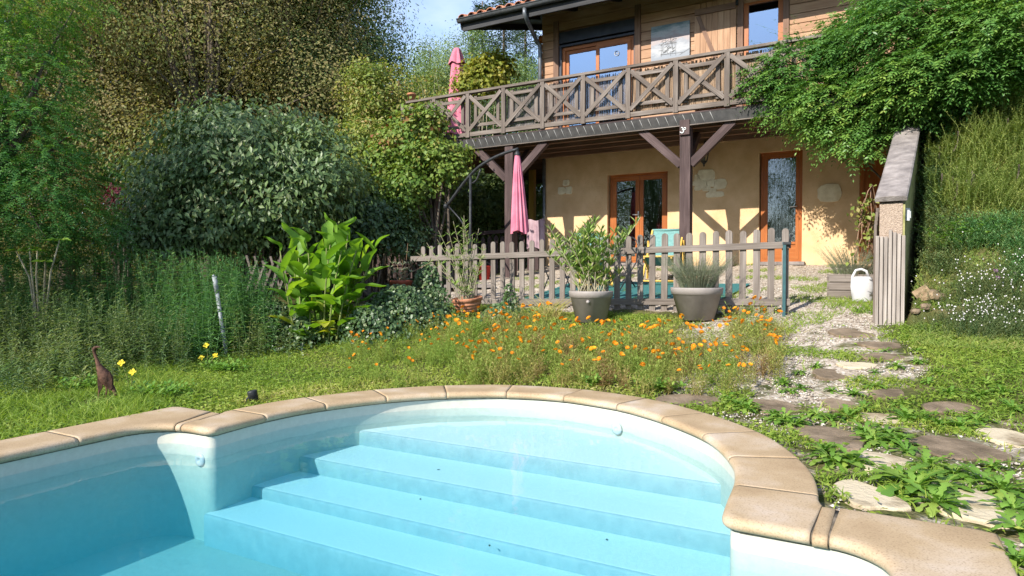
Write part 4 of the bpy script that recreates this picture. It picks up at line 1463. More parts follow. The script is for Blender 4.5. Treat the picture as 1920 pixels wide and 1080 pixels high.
# wall lantern
la, lz = FA(1323, 292)
lt = house_thing("wall_lantern", "small black wrought iron lantern on the ochre wall beside the post", "lantern", la + .02, S0, lz - .09)
mb = MB()
mb.box((0, -.012, .22), (.07, .024, .16)); mb.tube([(0, -.02, .24), (0, -.12, .30), (0, -.18, .25), (0, -.18, .19)], .010, 8)
mb.build("bracket", M['darkmetal'], lt)
mb = MB()
mb.lathe([(.0, .20), (.03, .185), (.085, .13), (.095, .12), (.08, .115)], (0, -.18, 0), 6, smooth=False)
mb.lathe([(.05, -.04), (.055, -.05), (.03, -.075), (.012, -.10), (.016, -.115), (0, -.14)], (0, -.18, 0), 6, smooth=False)
for k in range(6):
    an = k * math.pi / 3
    mb.tube([(.08 * math.cos(an), -.18 + .08 * math.sin(an), .118), (.05 * math.cos(an), -.18 + .05 * math.sin(an), -.045)], .006, 5)
mb.build("cage", M['darkmetal'], lt)
mb = MB(); mb.lathe([(.072, .112), (.046, -.04)], (0, -.18, 0), 6, smooth=False); mb.build("glass", M['glass'], lt)

lt.scale = (1.2, 1.2, 1.2)
# flower pot on the handrail
fp = house_thing("flower_pot", "small red clay pot standing on the left end of the handrail", "flower pot", BA0 + .12, SD - .01, ZT + .025)
mb = MB(); mb.lathe([(0, 0), (.055, 0), (.085, .12), (.095, .12), (.095, .16), (.08, .16), (.075, .13), (0, .13)], n=20); mb.build("pot", M['terracotta'], fp)
M['slab_pale'] = noise_mat("pale_slab", (0.24, 0.18, 0.11), (0.50, 0.42, 0.295), 4, 0.9, 0.9, 40, lo=0.34, hi=0.52)
M['slab_brown'] = noise_mat("brown_slab", (0.11, 0.08, 0.05), (0.25, 0.185, 0.125), 5, 0.95, 1.0, 50)
# ------------------------------------------------------------------ picket fence and what stands round it
S_F = 8.7
FA0, FA1 = FA(782, 480, S_F)[0], FA(1475, 480, S_F)[0]
fence = thing("picket_fence", "weathered grey picket fence with rounded pickets in front of the terrace", "fence", (0, 0, 0), -TH)
fz = lambda a: -0.02 * (FA1 - a)


def rail_z(mb, z):
    mb.beam((FA0 - .1, S_F - .035, z + fz(FA0 - .1)), (FA1 + .05, S_F - .035, z + fz(FA1 + .05)), .028, .085)


mb = MB(1); rail_z(mb, 1.382); mb.build("rail", M['picketwood'], fence, .004)
mb = MB(2); rail_z(mb, .68); mb.build("rail", M['picketwood'], fence, .004)
rp = random.Random(4)
aa = FA1 - .012
while aa > FA0:
    w = .081 + rp.uniform(-.004, .004)
    h0, h1 = .535 + fz(aa) + rp.uniform(-.02, .02), 1.59 + fz(aa) + rp.uniform(-.012, .014)
    h0 = min(h0, 1.2)
    ol = [(-w / 2, h0), (w / 2, h0)] + [(w / 2 * math.cos(t), h1 - w / 2 + w / 2 * math.sin(t)) for t in np.linspace(0, math.pi, 9)]
    mb = MB(int(aa * 1000) & 0xffff)
    tl = rp.uniform(-.008, .008)
    ol = [(x + tl * (z - .9), z) for (x, z) in ol]
    mb.prism(ol, .02, (aa, S_F - .018, 0), (1, 0, 0), (0, 0, 1), (0, 1, 0))
    mb.build("picket", M['picketwood'], fence)
    aa -= .168
gp = thing("fence_post", "dark green steel post at the right end of the picket fence", "fence post", (*HP(FA1 - .015, S_F - .075), 0), -TH)
mb = MB(); mb.box((0, 0, .86), (.036, .036, 1.10)); mb.box((0, 0, 1.40), (.046, .046, .03)); mb.build("post", M['greenpaint'], gp)
mb = MB(); mb.tube([(.05, .0, 1.36), (.06, 0, 1.46), (.075, .01, 1.50)], .012, 8); mb.box((.03, -.01, 1.40), (.09, .03, .03)); mb.build("hinge_pin", M['darkmetal'], gp)
# the darker second fence behind
bf = thing("picket_fence", "dark old picket fence in the shade behind the parasol", "fence", (0, 0, 0), -TH)
S_B = 12.6
b0, b1 = FA(700, 450, S_B)[0], FA(1008, 450, S_B)[0]
mb = MB(5)
for z in (1.45, 2.0): mb.beam((b0, S_B - .03, z - .25), (b1, S_B - .03, z), .03, .08)
mb.build("rail", M['darkwood'], bf)
aa = b0; k = 0
while aa < b1:
    zt = 1.92 + .25 * (aa - b1) / (b1 - b0) + rp.uniform(-.05, .05)
    mb = MB(k); k += 1
    mb.prism([(-.05, .9), (.05, .9), (.05, zt - .06), (0, zt), (-.05, zt - .06)], .022, (aa, S_B, 0), (1, 0, 0), (0, 0, 1), (0, 1, 0))
    mb.build("picket", M['darkwood'], bf); aa += .17
# cross-lattice bit behind the big-leaved plant
xf = thing("lattice_fence", "broken grey wooden lattice behind the large leaved plant", "fence")
mb = MB(8)
for i in range(9):
    x = 462 + i * 15
    p = Vector(AT(x, 548, 9.6)); q = Vector(AT(x + 20, 486 + rp.uniform(-8, 8), 9.6)); mb.beam(p, q, .012, .03)
    p = Vector(AT(x + 20, 548, 9.63)); q = Vector(AT(x, 486 + rp.uniform(-8, 8), 9.63)); mb.beam(p, q, .012, .03)
mb.build("lattice", M['greywood'], xf)

# pots
def pot_mesh(name, mat, r0, r1, h, rim, parent, ribs=0):
    mb = MB()
    pr = [(0, 0), (r0, 0)]
    if ribs:
        for i in range(1, ribs + 1):
            t = i / (ribs + 1); r = r0 + (r1 - r0) * t; z = (h - rim) * t
            pr += [(r, z - .012), (r + .012, z), (r + .004, z + .014)]
    pr += [(r1 * .965, h - rim), (r1 * 1.02, h - rim + .004), (r1 * 1.05, h - .01), (r1 * 1.04, h), (r1 * .96, h), (r1 * .94, h - .05)]
    mb.lathe(pr, n=36)
    o = mb.build(name, mat, parent)
    sb = MB(); sb.lathe([(r1 * .95, h - .045), (r1 * .6, h - .03), (0, h - .025)], n=24, wob=.02); sb.build("soil", M['soil'], parent)
    return o


P1 = G(1108, 603); P2 = (lambda q: (q[0], q[1], float(gz(q[0], q[1]))))(AT(1306, 594, 8.22)); P3 = AT(878, 586, 9.35); P4 = AT(752, 547, 9.2)
pot1 = thing("plant_pot", "large taupe pot with a tall oleander in front of the middle of the fence", "plant pot", P1)
pot_mesh("pot", M['greypot'], .195, .275, .40, .085, pot1)
mb = MB(); mb.lathe([(.022, 0), (.02, .03), (0, .032)], n=10, tilt=Matrix.Rotation(R(100), 3, 'X')); o = mb.build("drain_plug", M['greypot'], pot1); o.location = (-.07, -.245, .27)
pot2 = thing("plant_pot", "wide taupe pot of lavender at the right end of the fence", "plant pot", P2)
pot_mesh("pot", M['greypot'], .21, .305, .40, .085, pot2)
pot3 = thing("plant_pot", "ribbed terracotta bowl with a straggly oleander tipped on the ivy bank", "plant pot", P3, 0)
pot3.rotation_euler = (R(4), R(-5), 0)
pot_mesh("pot", M['terracotta'], .13, .215, .215, .05, pot3, 3)
pot4 = thing("plant_pot", "small dark red clay trough with a withered plant on the ivy bank", "plant pot", P4)
pot_mesh("pot", M['redclay'], .10, .155, .16, .05, pot4, 1)

# watering can
wc = thing("watering_can", "white plastic watering can standing on the gravel path by the wall", "watering can", G(1617, 566), R(-20))
mb = MB()
pr = [(0, 0), (.085, 0), (.098, .012), (.10, .2), (.092, .30), (.075, .325), (.06, .33), (.055, .325), (.05, .30), (0, .29)]
mb.lathe(pr, n=28)
b_ = mb.build("body", M['white'], wc)
for v in b_.data.vertices: v.co.x *= 1.25; v.co.y *= .8
mb = MB()
mb.tube([(-.11, 0, .05), (-.125, 0, .2), (-.118, 0, .33), (-.08, 0, .41), (-.02, 0, .425), (.04, 0, .40), (.065, 0, .33)], .017, 10)
mb.build("handle", M['white'], wc)
mb = MB(); mb.tube([(.115, 0, .06), (.16, 0, .16), (.20, -.02, .30), (.23, -.03, .36)], [.024, .02, .016, .014], 10)
mb.build("spout", M['white'], wc)

# cantilever parasol, closed
SP = 10.35
pz = lambda x, y: (lambda q: Vector((*HP(q[0], SP), q[1])))(FA(x, y, SP))
um = thing("cantilever_parasol", "closed pink cantilever parasol hanging from a curved black arm on the terrace", "parasol", (pz(882, 500).x, pz(882, 500).y, float(gz(*pz(882, 500)[:2]))))
off = Vector(um.location)
mb = MB()
arm = [(836, 387), (848, 372), (868, 345), (892, 318), (918, 300), (944, 288), (972, 279)]
arm = [pz(*p) - off for p in arm]
sm = catmull([tuple(p) for p in arm], 12)
mb.tube(sm, .028, 10)
mb.lathe([(0, -.05), (.045, -.04), (.05, .02), (.03, .05), (0, .05)], arm[0], 12)
mb.build("arm", M['darkmetal'], um)
mb = MB(); mb.tube([(0, 0, 0), pz(882, 330) - off], .026, 10)
mb.tube(catmull([tuple(pz(882, 345) - off), tuple(pz(893, 338) - off), tuple(pz(901, 318) - off)], 20), .016, 8)
mb.tube([pz(880, 440) - off, pz(862, 410) - off, pz(842, 388) - off], .016, 8)
mb.build("mast", M['darkmetal'], um)
mb = MB(); mb.box((0, 0, .03), (.9, .9, .05)); mb.build("base", M['cap'], um)
top, bot = pz(970, 291) - off, pz(975, 436) - off


def closed_canopy(top, bot, r_top, r_bot, folds, seed):
    rr = random.Random(seed)
    ph = [rr.uniform(-.4, .4) for _ in range(folds)]
    mb = MB(seed)
    n = folds * 6
    rows = 14
    b0 = 0
    for k in range(rows + 1):
        t = k / rows
        c = top + (bot - top) * t
        r = r_top + (r_bot - r_top) * t ** .8
        for i in range(n):
            an = 2 * math.pi * i / n
            f = (i % 6) / 6.0
            d = .22 * (abs(f - .5) * 2) ** 1.0
            q = r * (1 - d * min(1, t * 2.5 + .2)) * (1 + .06 * math.sin(an * 2 + ph[i // 6]))
            dz = .03 * math.sin(an * 3 + 1) * t if k == rows else 0
            mb.v.append((c.x + q * math.cos(an), c.y + q * math.sin(an), c.z + dz))
    for k in range(rows):
        for i in range(n):
            j = (i + 1) % n
            mb.face((k * n + j, k * n + i, (k + 1) * n + i, (k + 1) * n + j), None, False)
    mb.face(list(range(n)))
    return mb


closed_canopy(top, bot, .045, .175, 12, 7).build("canopy", M['pink'], um)
mb = MB(); mb.lathe([(.05, 0), (.055, .04), (.02, .09), (0, .1)], top - Vector((0, 0, .01)), 12)
mb.build("hub", M['darkmetal'], um)
mb = MB(); mb.tube([bot + Vector((0, 0, .1)), bot - Vector((0, 0, .12))], .02, 8); mb.build("pole_end", M['darkmetal'], um)
# second parasol upstairs
um2 = house_thing("parasol", "closed pink parasol standing on the left end of the balcony", "parasol", FA(857, 200, 13.3)[0], 13.3, 3.825)
mb = MB(); mb.tube([(0, 0, 0), (0, 0, 2.62)], .022, 10); mb.build("pole", M['whitemetal'], um2)
mb = MB(); mb.lathe([(0, 0), (.24, 0), (.24, .05), (.05, .09), (.05, .3), (0, .3)], n=20); mb.build("base", M['cap'], um2)
closed_canopy(Vector((0, 0, 2.58)), Vector((0, 0, .55)), .09, .27, 6, 3).build("canopy", M['pink'], um2)
mb = closed_canopy(Vector((0, 0, 2.64)), Vector((0, 0, 2.27)), .07, .20, 6, 5); mb.build("vent_cap", M['pink'], um2)

# sling deck chairs
def deck_chair(label, x, y, s, rz):
    a = FA(x, y, s)[0]
    p = HP(a, s)
    t = thing("deck_chair", label, "deck chair", (*p, float(gz(*p)) + .01), rz, "teal sling chairs on the terrace")
    w = .27
    for sx in (-1, 1):
        mb = MB(); mb.beam((sx * w, .62, .92), (sx * w, -.42, .02), .028, .045); mb.build("side_rail", M['yellowwood'], t)
        mb = MB(); mb.beam((sx * (w - .05), -.52, .42), (sx * (w - .05), .45, .02), .028, .045); mb.build("side_rail", M['yellowwood'], t)
        mb = MB(); mb.beam((sx * (w + .035), .40, .73), (sx * (w + .035), .30, .06), .024, .035); mb.build("strut", M['yellowwood'], t)
    mb = MB()
    for (y_, z_) in ((-.40, .03),): mb.tube([(-w - .02, y_, z_), (w + .02, y_, z_)], .016, 8)
    mb.tube([(-w, -.52, .43), (w, -.52, .43)], .016, 8); mb.tube([(-w, .44, .03), (w, .44, .03)], .016, 8)
    mb.build("crossbar", M['yellowwood'], t)
    mb = MB()
    pts = [(.63, .94), (.50, .78), (.33, .56), (.14, .38), (-.08, .30), (-.3, .33), (-.5, .44)]
    mb.tube([(-w - .005, .625, .93), (w + .005, .625, .93)], .022, 8)
    b0 = len(mb.v)
    cr = catmull(pts, 12)
    for (yy, zz) in cr:
        mb.v.append((-w + .02, yy, zz)); mb.v.append((0, yy, zz - .025)); mb.v.append((w - .02, yy, zz))
    for i in range(len(cr) - 1):
        for j in (0, 1): mb.face(tuple(b0 + q for q in (3 * i + j, 3 * i + j + 1, 3 * i + j + 4, 3 * i + j + 3)), None, True)
    mb.build("sling", M['teal'], t)
    return t


deck_chair("teal sling deck chair with yellow wooden frame by the dark post", 1242, 470, 11.0, -TH + R(8))
deck_chair("teal sling deck chair half hidden behind the tall oleander", 1113, 470, 10.6, -TH + R(28))
# folding iron chairs
def iron_chair(label, x, s, rz):
    a = FA(x, 470, s)[0]; p = HP(a, s)
    t = thing("bistro_chair", label, "chair", (*p, float(gz(*p))), rz, "iron bistro chairs on the terrace")
    for sx in (-1, 1):
        mb = MB(); mb.tube([(sx * .19, -.2, 0), (sx * .19, .18, .46), (sx * .18, .22, .72)], .011, 6); mb.build("leg", M['darkmetal'], t)
        mb = MB(); mb.tube([(sx * .17, .22, 0), (sx * .17, -.18, .45)], .011, 6); mb.build("leg", M['darkmetal'], t)
    mb = MB(); mb.lathe([(0, .452), (.2, .452), (.205, .46), (.2, .468), (0, .468)], n=24); mb.build("seat", M['darkmetal'], t)
    mb = MB()
    mb.tube([(.18 * math.cos(an), .22, .72 + .16 * math.sin(an)) for an in np.linspace(0, math.pi, 16)], .010, 6)
    for sx in (-1, 1):
        mb.tube([(sx * (.09 - .055 * (1 - k / 24) * math.cos(k * .55)), .22, .76 + .05 * (1 - k / 24) * math.sin(k * .55)) for k in range(22)], .006, 5)
    mb.build("backrest", M['darkmetal'], t)
    return t


iron_chair("black iron bistro chair with scrolled back behind the oleander pot", 1046, 10.0, -TH)
iron_chair("black iron bistro chair between the oleander and the teal chair", 1163, 10.3, -TH - R(25))
# teal rug on the terrace
rug = thing("outdoor_rug", "flat teal outdoor rug on the terrace behind the picket fence", "rug", (0, 0, 0))
mb = MB()
c = [(FA(975, 530, 9.3)[0], 9.2), (FA(1335, 530, 9.3)[0], 9.2), (FA(1335, 530, 9.3)[0] + .25, 10.9), (FA(975, 530, 9.3)[0] + .2, 10.9)]
N = 14
for i in range(N + 1):
    for j in range(N + 1):
        u, v = i / N, j / N
        a = (c[0][0] * (1 - u) + c[1][0] * u) * (1 - v) + (c[3][0] * (1 - u) + c[2][0] * u) * v
        s = c[0][1] * (1 - v) + c[3][1] * v
        p = HP(a, s); mb.v.append((*p, float(gz(*p)) + .03))
for i in range(N):
    for j in range(N): mb.face((i * (N + 1) + j, (i + 1) * (N + 1) + j, (i + 1) * (N + 1) + j + 1, i * (N + 1) + j + 1), None, True)
mb.build("rug_cloth", M['tealmat'], rug)
# bucket and draped cloth
p = HP(FA(908, 500, 11.2)[0], 11.2)
bk = thing("bucket", "small red bucket on the terrace behind the fence", "bucket", (*p, float(gz(*p))))
M['redplastic'] = plain("red_plastic", (0.45, 0.03, 0.02), .4)
mb = MB(); mb.lathe([(0, 0), (.10, 0), (.135, .27), (.145, .27), (.14, .285), (.125, .28), (.095, .02), (0, .02)], n=20); mb.build("pail", M['redplastic'], bk)
mb = MB(); mb.tube([(.14 * math.cos(t), 0, .26 + .1 * math.sin(t)) for t in np.linspace(0, math.pi, 10)], .005, 5); mb.build("handle", M['darkmetal'], bk)
cl = thing("draped_cloth", "mauve cloth hung over the dark fence beside the house corner", "cloth", (0, 0, 0), -TH)
mb = MB()
a0_, z0_ = FA(1003, 412, S_B - .12)
M['mauve'] = noise_mat("mauve_cloth", (0.30, 0.19, 0.22), (0.42, 0.30, 0.33), 9, .9)
for i in range(25):
    t = i / 24
    for (zz, k) in ((z0_ + .02 * math.sin(t * 9), 0), (z0_ - .3, .5), (z0_ - .62 + .06 * math.sin(t * 5), 1)):
        mb.v.append((a0_ - .22 + .44 * t, S_B - .08 + .035 * k * math.sin(t * 22), zz))
for i in range(24):
    for j in (0, 1): mb.face((3 * i + j, 3 * i + 3 + j, 3 * i + 4 + j, 3 * i + 1 + j), None, True)
mb.build("cloth", M['mauve'], cl)

# ------------------------------------------------------------------ retaining wall with sloping concrete cap
wf, wb = np.array([4.15, 7.2]), np.array([5.95, 9.85])
wd = (wb - wf) / np.linalg.norm(wb - wf); wr = np.array([wd[1], -wd[0]]); WL = np.linalg.norm(wb - wf)
rw_ = thing("retaining_wall", "stepped back retaining wall with sloping lichen covered concrete cap", "wall", (0, 0, 0))
zt0, zt1 = 1.80, 3.33
mb = MB()
cen = lambda t, o=0.0: np.array([*(wf + wd * t * WL + wr * o)])
p0, p1 = cen(0), cen(1.12)
ol = [(0, .2), (WL * 1.12, .2), (WL * 1.12, zt0 + (zt1 - zt0) * 1.12), (0, zt0)]
mb.prism(ol, .22, (*(wf - wr * .11), 0), (wd[0], wd[1], 0), (0, 0, 1), (wr[0], wr[1], 0))
mb.build("wall_body", M['roughcast'], rw_)
M['mossrender'] = noise_mat("mossy_render", (0.16, 0.16, 0.05), (0.36, 0.33, 0.15), 6, .95, .4, 40)
mb = MB(); mb.prism([(0.005, .2), (WL * 1.12, .2), (WL * 1.12, zt0 + (zt1 - zt0) * 1.12 - .02), (0.005, zt0 - .02)], .02, (*(wf + wr * .112), 0), (wd[0], wd[1], 0), (0, 0, 1), (wr[0], wr[1], 0))
mb.build("side_render", M['mossrender'], rw_)
for k in range(6):
    t0, t1 = k / 5.4, (k + 1) / 5.4
    mb = MB(k)
    e = .012 / WL
    A0 = Vector((*cen(t0 + e - (.02 if k == 0 else 0)), zt0 + (zt1 - zt0) * (t0 + e) + .04)); A1 = Vector((*cen(t1), zt0 + (zt1 - zt0) * t1 + .04))
    d = (A1 - A0); rt = Vector((wr[0], wr[1], 0)); up = rt.cross(d).normalized()
    prof = [(-.155, -.03), (.155, -.03), (.155, .012), (.14, .026), (0, .034), (-.14, .026), (-.155, .012)]
    mb.prism(prof, d.length, A0, tuple(rt), tuple(up), tuple(d.normalized()))
    mb.build("cap_stone", M['cap'], rw_, .006)
# vertical slats at its foot
sl = MB(9)
rs = random.Random(8)
for k in range(7):
    o = -.125 + .0415 * k
    c = wf + wr * o - wd * .02
    h = 1.47 + rs.uniform(-.04, .04)
    sl = MB(k); bz = .33 + rs.uniform(-.03, .02)
    sl.box((c[0], c[1], (bz + h) / 2), (.034, .03, h - bz), (wr, wd)); sl.build("slat", M['slatwood'], rw_, .004)
for k in range(5):
    c = wf - wr * .15 + wd * (.03 + k * .05)
    sl = MB(30 + k); sl.box((c[0], c[1], .95), (.03, .04, 1.25 + .1 * k), (wr, wd)); sl.build("slat", M['greywood'], rw_, .004)
sk = thing("outdoor_socket", "small white electrical box fixed to the side of the retaining wall", "socket", (*(wf + wr * .15 + wd * .16), 1.68), math.atan2(wd[1], wd[0]))
mb = MB(); mb.box((0, 0, 0), (.12, .04, .14)); mb.build("box", M['white'], sk, .006)
mb = MB(); mb.box((0, -.024, .0), (.085, .012, .085)); mb.build("cover", M['whitemetal'], sk, .004)
# planter box beside the wall
pl = G(1640, 545)
pb = thing("planter_box", "low grey wooden planter of lavender between the wall and the brown door", "planter", (*HP(-.33, 10.1), 0.68), -TH)
for k in range(3):
    mb = MB(k); mb.box((0, -.22, .07 + .11 * k), (.62, .03, .10)); mb.build("board", M['picketwood'], pb)
    mb = MB(k + 5); mb.box((-.32, 0, .07 + .11 * k), (.03, .44, .10)); mb.build("board", M['picketwood'], pb)
mb = MB(); mb.box((0, 0, .14), (.60, .42, .28)); mb.build("soil", M['soil'], pb)
# split logs and stones under the bank
for k, (x, y, l, rz) in enumerate(((1712, 562, .30, .3), (1728, 556, .26, .1), (1742, 565, .28, -.4), (1700, 575, .3, .6))):
    g = G(x, y)
    t = thing("split_log", ["short split log lying closest to the slatted wall end", "short split log leaning upright in the hollow under the bank", "short split log on the right of the hollow under the bank", "short dark log at the bottom of the hollow beside the slats"][k], "log", (g[0], g[1], g[2] + .05), rz, "logs under the bank")
    mb = MB(k); e = Vector((math.cos(1.2), -.3, .35 if k == 1 else .12)) * l
    mb.tube([-e / 2, e / 2], [.055, .05], 9, smooth=False); mb.build("log_body", M['log'], t)
for k, (x, y, r_) in enumerate(((1748, 552, .09), (1760, 556, .07), (1735, 575, .06), (1716, 585, .05))):
    g = G(x, y); mb = MB(k); mb.lathe([(0, -r_ * .6), (r_ * .8, -r_ * .45), (r_, 0), (r_ * .75, r_ * .5), (0, r_ * .65)], g, 9, smooth=False, wob=.15)
    tag(mb.build("stone", M['slab_brown']), ["rounded pale stone at the top of the hollow under the bank", "smaller pale stone just right of the rounded one", "flat stone below the split logs", "little stone beside the foot of the slats"][k], "stone", "stones under the bank")

# ------------------------------------------------------------------ lawn ornaments
def heron(loc):
    t = thing("heron_sculpture", "rusted iron heron sculpture standing in the grass left of the pool", "sculpture", loc)
    h = .45
    mb = MB()
    for (sx, fx) in ((-.022, -.03), (.02, .03)):
        mb.tube([(sx * 1.2, 0, .17), (sx * 1.5, .012, .09), (fx, -.005, .0), (fx, -.005, -.05)], [.011, .007, .007, .006], 7)
        mb.tube([(fx, -.005, .004), (fx - .02, -.05, .0)], .005, 5); mb.tube([(fx, -.005, .004), (fx + .022, -.045, .0)], .005, 5)
    mb.build("leg", M['rust'], t)
    mb = MB()
    pts = [(.055, .02, .09), (.045, .015, .14), (.022, .005, .20), (.0, -.005, .25), (-.022, -.01, .30), (-.035, -.008, .335), (-.05, -.005, .375), (-.058, -.005, .41), (-.05, -.01, .432), (-.03, -.02, .445)]
    rad = [.008, .034, .05, .046, .03, .017, .012, .012, .016, .010]
    pts2 = catmull(pts, 60)
    rad2 = np.interp(np.linspace(0, len(rad) - 1, len(pts2)), range(len(rad)), rad)
    mb.tube(pts2, list(rad2), 12)
    b_ = mb.build("body", M['rust'], t)
    mb = MB(); mb.tube([(-.035, -.018, .443), (.0, -.035, .446), (.028, -.05, .442)], [.010, .006, .002], 7); mb.build("beak", M['rust'], t)
    mb = MB()
    for sx in (-1, 1):
        mb.prism([(0, 0), (.05, .05), (.045, .12), (.0, .17), (-.035, .10), (-.03, .03)], .006, (.03 + sx * .04, .0 - .02, .075), (.35, .2, -.25), (0, 0, 1), (0, 1, 0))
    mb.tube([(.06, .03, .12), (.085, .04, .05), (.09, .04, .02)], [.02, .012, .003], 7)
    mb.build("wing", M['rust'], t)


heron(G(192, 752))
g = G(427, 668)
pv = thing("plastic_pipe", "grey plastic pipe standing crooked in the lawn edge before the weeds", "pipe", g)
tp = Vector(AT(402, 519, g[1] + .05)) - Vector(g)
mb = MB(); mb.tube([Vector((0, 0, -.1)), tp * .8], .024, 14); mb.tube([tp * .8, tp], .028, 14); mb.build("tube", M['pipe'], pv)
mb = MB(); mb.tube([tp, tp + Vector((-.02, 0, .012))], .02, 8); mb.build("stub", M['pipe'], pv)
g = G(478, 758)
sp = thing("garden_spotlight", "small dark spotlight stub tilted in the grass beside the coping", "spotlight", (g[0], g[1], g[2]))
rot = Matrix.Rotation(R(-12), 3, 'Y')
mb = MB(); mb.lathe([(0, 0), (.034, 0), (.038, .10), (.036, .112), (.030, .112), (.028, .09), (0, .09)], n=18, tilt=rot); mb.build("housing", M['darkmetal'], sp)
mb = MB(); mb.tube([(-.036, 0, .07), (-.06, -.01, .045), (-.06, -.01, .0)], .008, 6); mb.build("bracket", M['darkmetal'], sp)

# ------------------------------------------------------------------ stepping stones
SLABS = [  # x, y, width, height in the photograph, pale?, label
    (1607, 686, 84, 12, 1, "narrow pale stepping stone half way up the garden path"),
    (1657, 787, 95, 22, 1, "pale stepping stone in the middle of the path with weeds before it"),
    (1652, 869, 132, 36, 1, "pale stepping stone second nearest to the pool coping"),
    (1624, 930, 102, 54, 1, "pale stepping stone touching the pool coping"),
    (1828, 952, 152, 70, 1, "large pale stepping stone right of the dandelions beside the coping"),
    (1896, 824, 92, 44, 1, "pale stepping stone at the right edge of the path"),
    (1596, 625, 96, 20, 0, "brown stepping stone just below the slatted wall end"),
    (1651, 648, 90, 15, 0, "thin brown stepping stone left of the lawn corner"),
    (1658, 670, 104, 14, 0, "low brown stepping stone above the narrow pale one"),
    (1565, 703, 95, 22, 0, "brown stepping stone below the narrow pale one"),
    (1676, 741, 98, 22, 0, "brown stepping stone above the middle pale one"),
    (1575, 760, 70, 22, 0, "small brown stepping stone in the weeds left of the middle pale one"),
    (1455, 764, 84, 28, 0, "brown stepping stone behind the weeds at the coping"),
    (1553, 820, 108, 46, 0, "dark brown stepping stone between the dandelions and the coping"),
    (1782, 766, 120, 24, 0, "brown stepping stone beside the right hand lawn"),
    (1791, 842, 140, 46, 0, "large brown stepping stone in the middle right of the path"),
    (1290, 752, 130, 22, 0, "brown slab lying against the outside of the round coping"),
]
rs = random.Random(21)
for (x, y, w, h, pale, lab) in SLABS:
    g = G(x, y); gl = G(x - w / 2, y); gr = G(x + w / 2, y); gt_ = G(x, y - h / 2); gb = G(x, y + h / 2)
    rx = (gr[0] - gl[0]) / 2; ry = max((gt_[1] - gb[1]) / 2, .10)
    ol = []
    ph = rs.uniform(0, 6)
    for k in range(22):
        an = 2 * math.pi * k / 22
        q = (abs(math.cos(an)) ** 3 + abs(math.sin(an)) ** 3) ** (-1 / 3) * (1 + .09 * math.sin(3 * an + ph) + .05 * math.sin(5 * an + 2 * ph) + rs.uniform(-.05, .05))
        ol.append((math.cos(an) * q * rx, math.sin(an) * q * ry))
    mb = MB()
    mb.prism([(0.97 * a, .97 * b) for a, b in ol], .075, (g[0], g[1], g[2] - .062), (1, 0, 0), (0, 1, float(gz(g[0], g[1] + .1) - gz(g[0], g[1] - .1)) / .2), (0, 0, 1))
    o = mb.build("stepping_stone", M['slab_pale' if pale else 'slab_brown'], None, .008)
    tag(o, lab, "stepping stone", "stepping stones of the garden path")
# ------------------------------------------------------------------ leaf materials
LM = {}
LM['oak'] = leaf_mat("oak_leaves", [(0.1, (0.18, 0.20, 0.065)), (0.4, (0.24, 0.215, 0.085)), (0.6, (0.28, 0.22, 0.10)), (0.9, (0.20, 0.25, 0.075))], 0.6, .2, .38, (1.3, 1.3, .7), .75)
LM['wood'] = leaf_mat("woodland_leaves", [(0.1, (0.085, 0.145, 0.04)), (0.5, (0.14, 0.21, 0.062)), (0.9, (0.21, 0.25, 0.085))], 0.5, .35, .25, None, .6)
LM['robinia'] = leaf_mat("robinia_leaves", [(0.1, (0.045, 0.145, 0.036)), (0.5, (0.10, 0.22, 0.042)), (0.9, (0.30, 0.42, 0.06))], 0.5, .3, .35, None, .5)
LM['viburnum'] = leaf_mat("viburnum_leaves", [(0.1, (0.085, 0.145, 0.052)), (0.6, (0.135, 0.20, 0.07)), (0.93, (0.20, 0.22, 0.10)), (0.99, (0.26, 0.17, 0.10))], 0.42, .38, .22, None, .35)
LM['hazel'] = leaf_mat("yellowing_leaves", [(0.1, (0.13, 0.20, 0.04)), (0.5, (0.22, 0.27, 0.055)), (0.8, (0.30, 0.27, 0.08)), (0.95, (0.34, 0.20, 0.085))], 0.5, .3, .35, None, .6)
LM['vine'] = leaf_mat("autumn_vine_leaves", [(0.1, (0.09, 0.18, 0.03)), (0.6, (0.18, 0.25, 0.045)), (0.76, (0.29, 0.27, 0.065)), (0.88, (0.26, 0.13, 0.05)), (0.97, (0.20, 0.065, 0.04))], 0.5, .3, .3, (1.4, 1.3, .7), .6)
LM['upvine'] = leaf_mat("yellow_vine_leaves", [(0.1, (0.12, 0.19, 0.03)), (0.6, (0.26, 0.28, 0.04)), (0.95, (0.34, 0.30, 0.07))], 0.5, .3, .4, (1.4, 1.3, .6), .5)
LM['wisteria'] = leaf_mat("wisteria_leaves", [(0.1, (0.06, 0.155, 0.035)), (0.5, (0.11, 0.225, 0.045)), (0.85, (0.21, 0.32, 0.06)), (0.98, (0.38, 0.38, 0.10))], 0.42, .4, .3, None, .55)
LM['rosemary'] = leaf_mat("rosemary_needles", [(0.1, (0.15, 0.22, 0.06)), (0.5, (0.27, 0.34, 0.09)), (0.95, (0.44, 0.46, 0.15))], 0.6, .2, .25, None, .6)
LM['weed'] = leaf_mat("tall_weed_leaves", [(0.1, (0.075, 0.20, 0.065)), (0.5, (0.125, 0.265, 0.095)), (0.95, (0.25, 0.34, 0.14))], 0.55, .25, .28, None, .7)
LM['weed2'] = leaf_mat("pale_weed_leaves", [(0.1, (0.075, 0.14, 0.055)), (0.5, (0.145, 0.205, 0.08)), (0.95, (0.26, 0.28, 0.12))], 0.55, .25, .28, None, .7)
LM['ivy'] = leaf_mat("ivy_leaves", [(0.1, (0.035, 0.07, 0.026)), (0.6, (0.07, 0.125, 0.04)), (0.95, (0.16, 0.19, 0.075))], 0.4, .4, .15, None, .4)
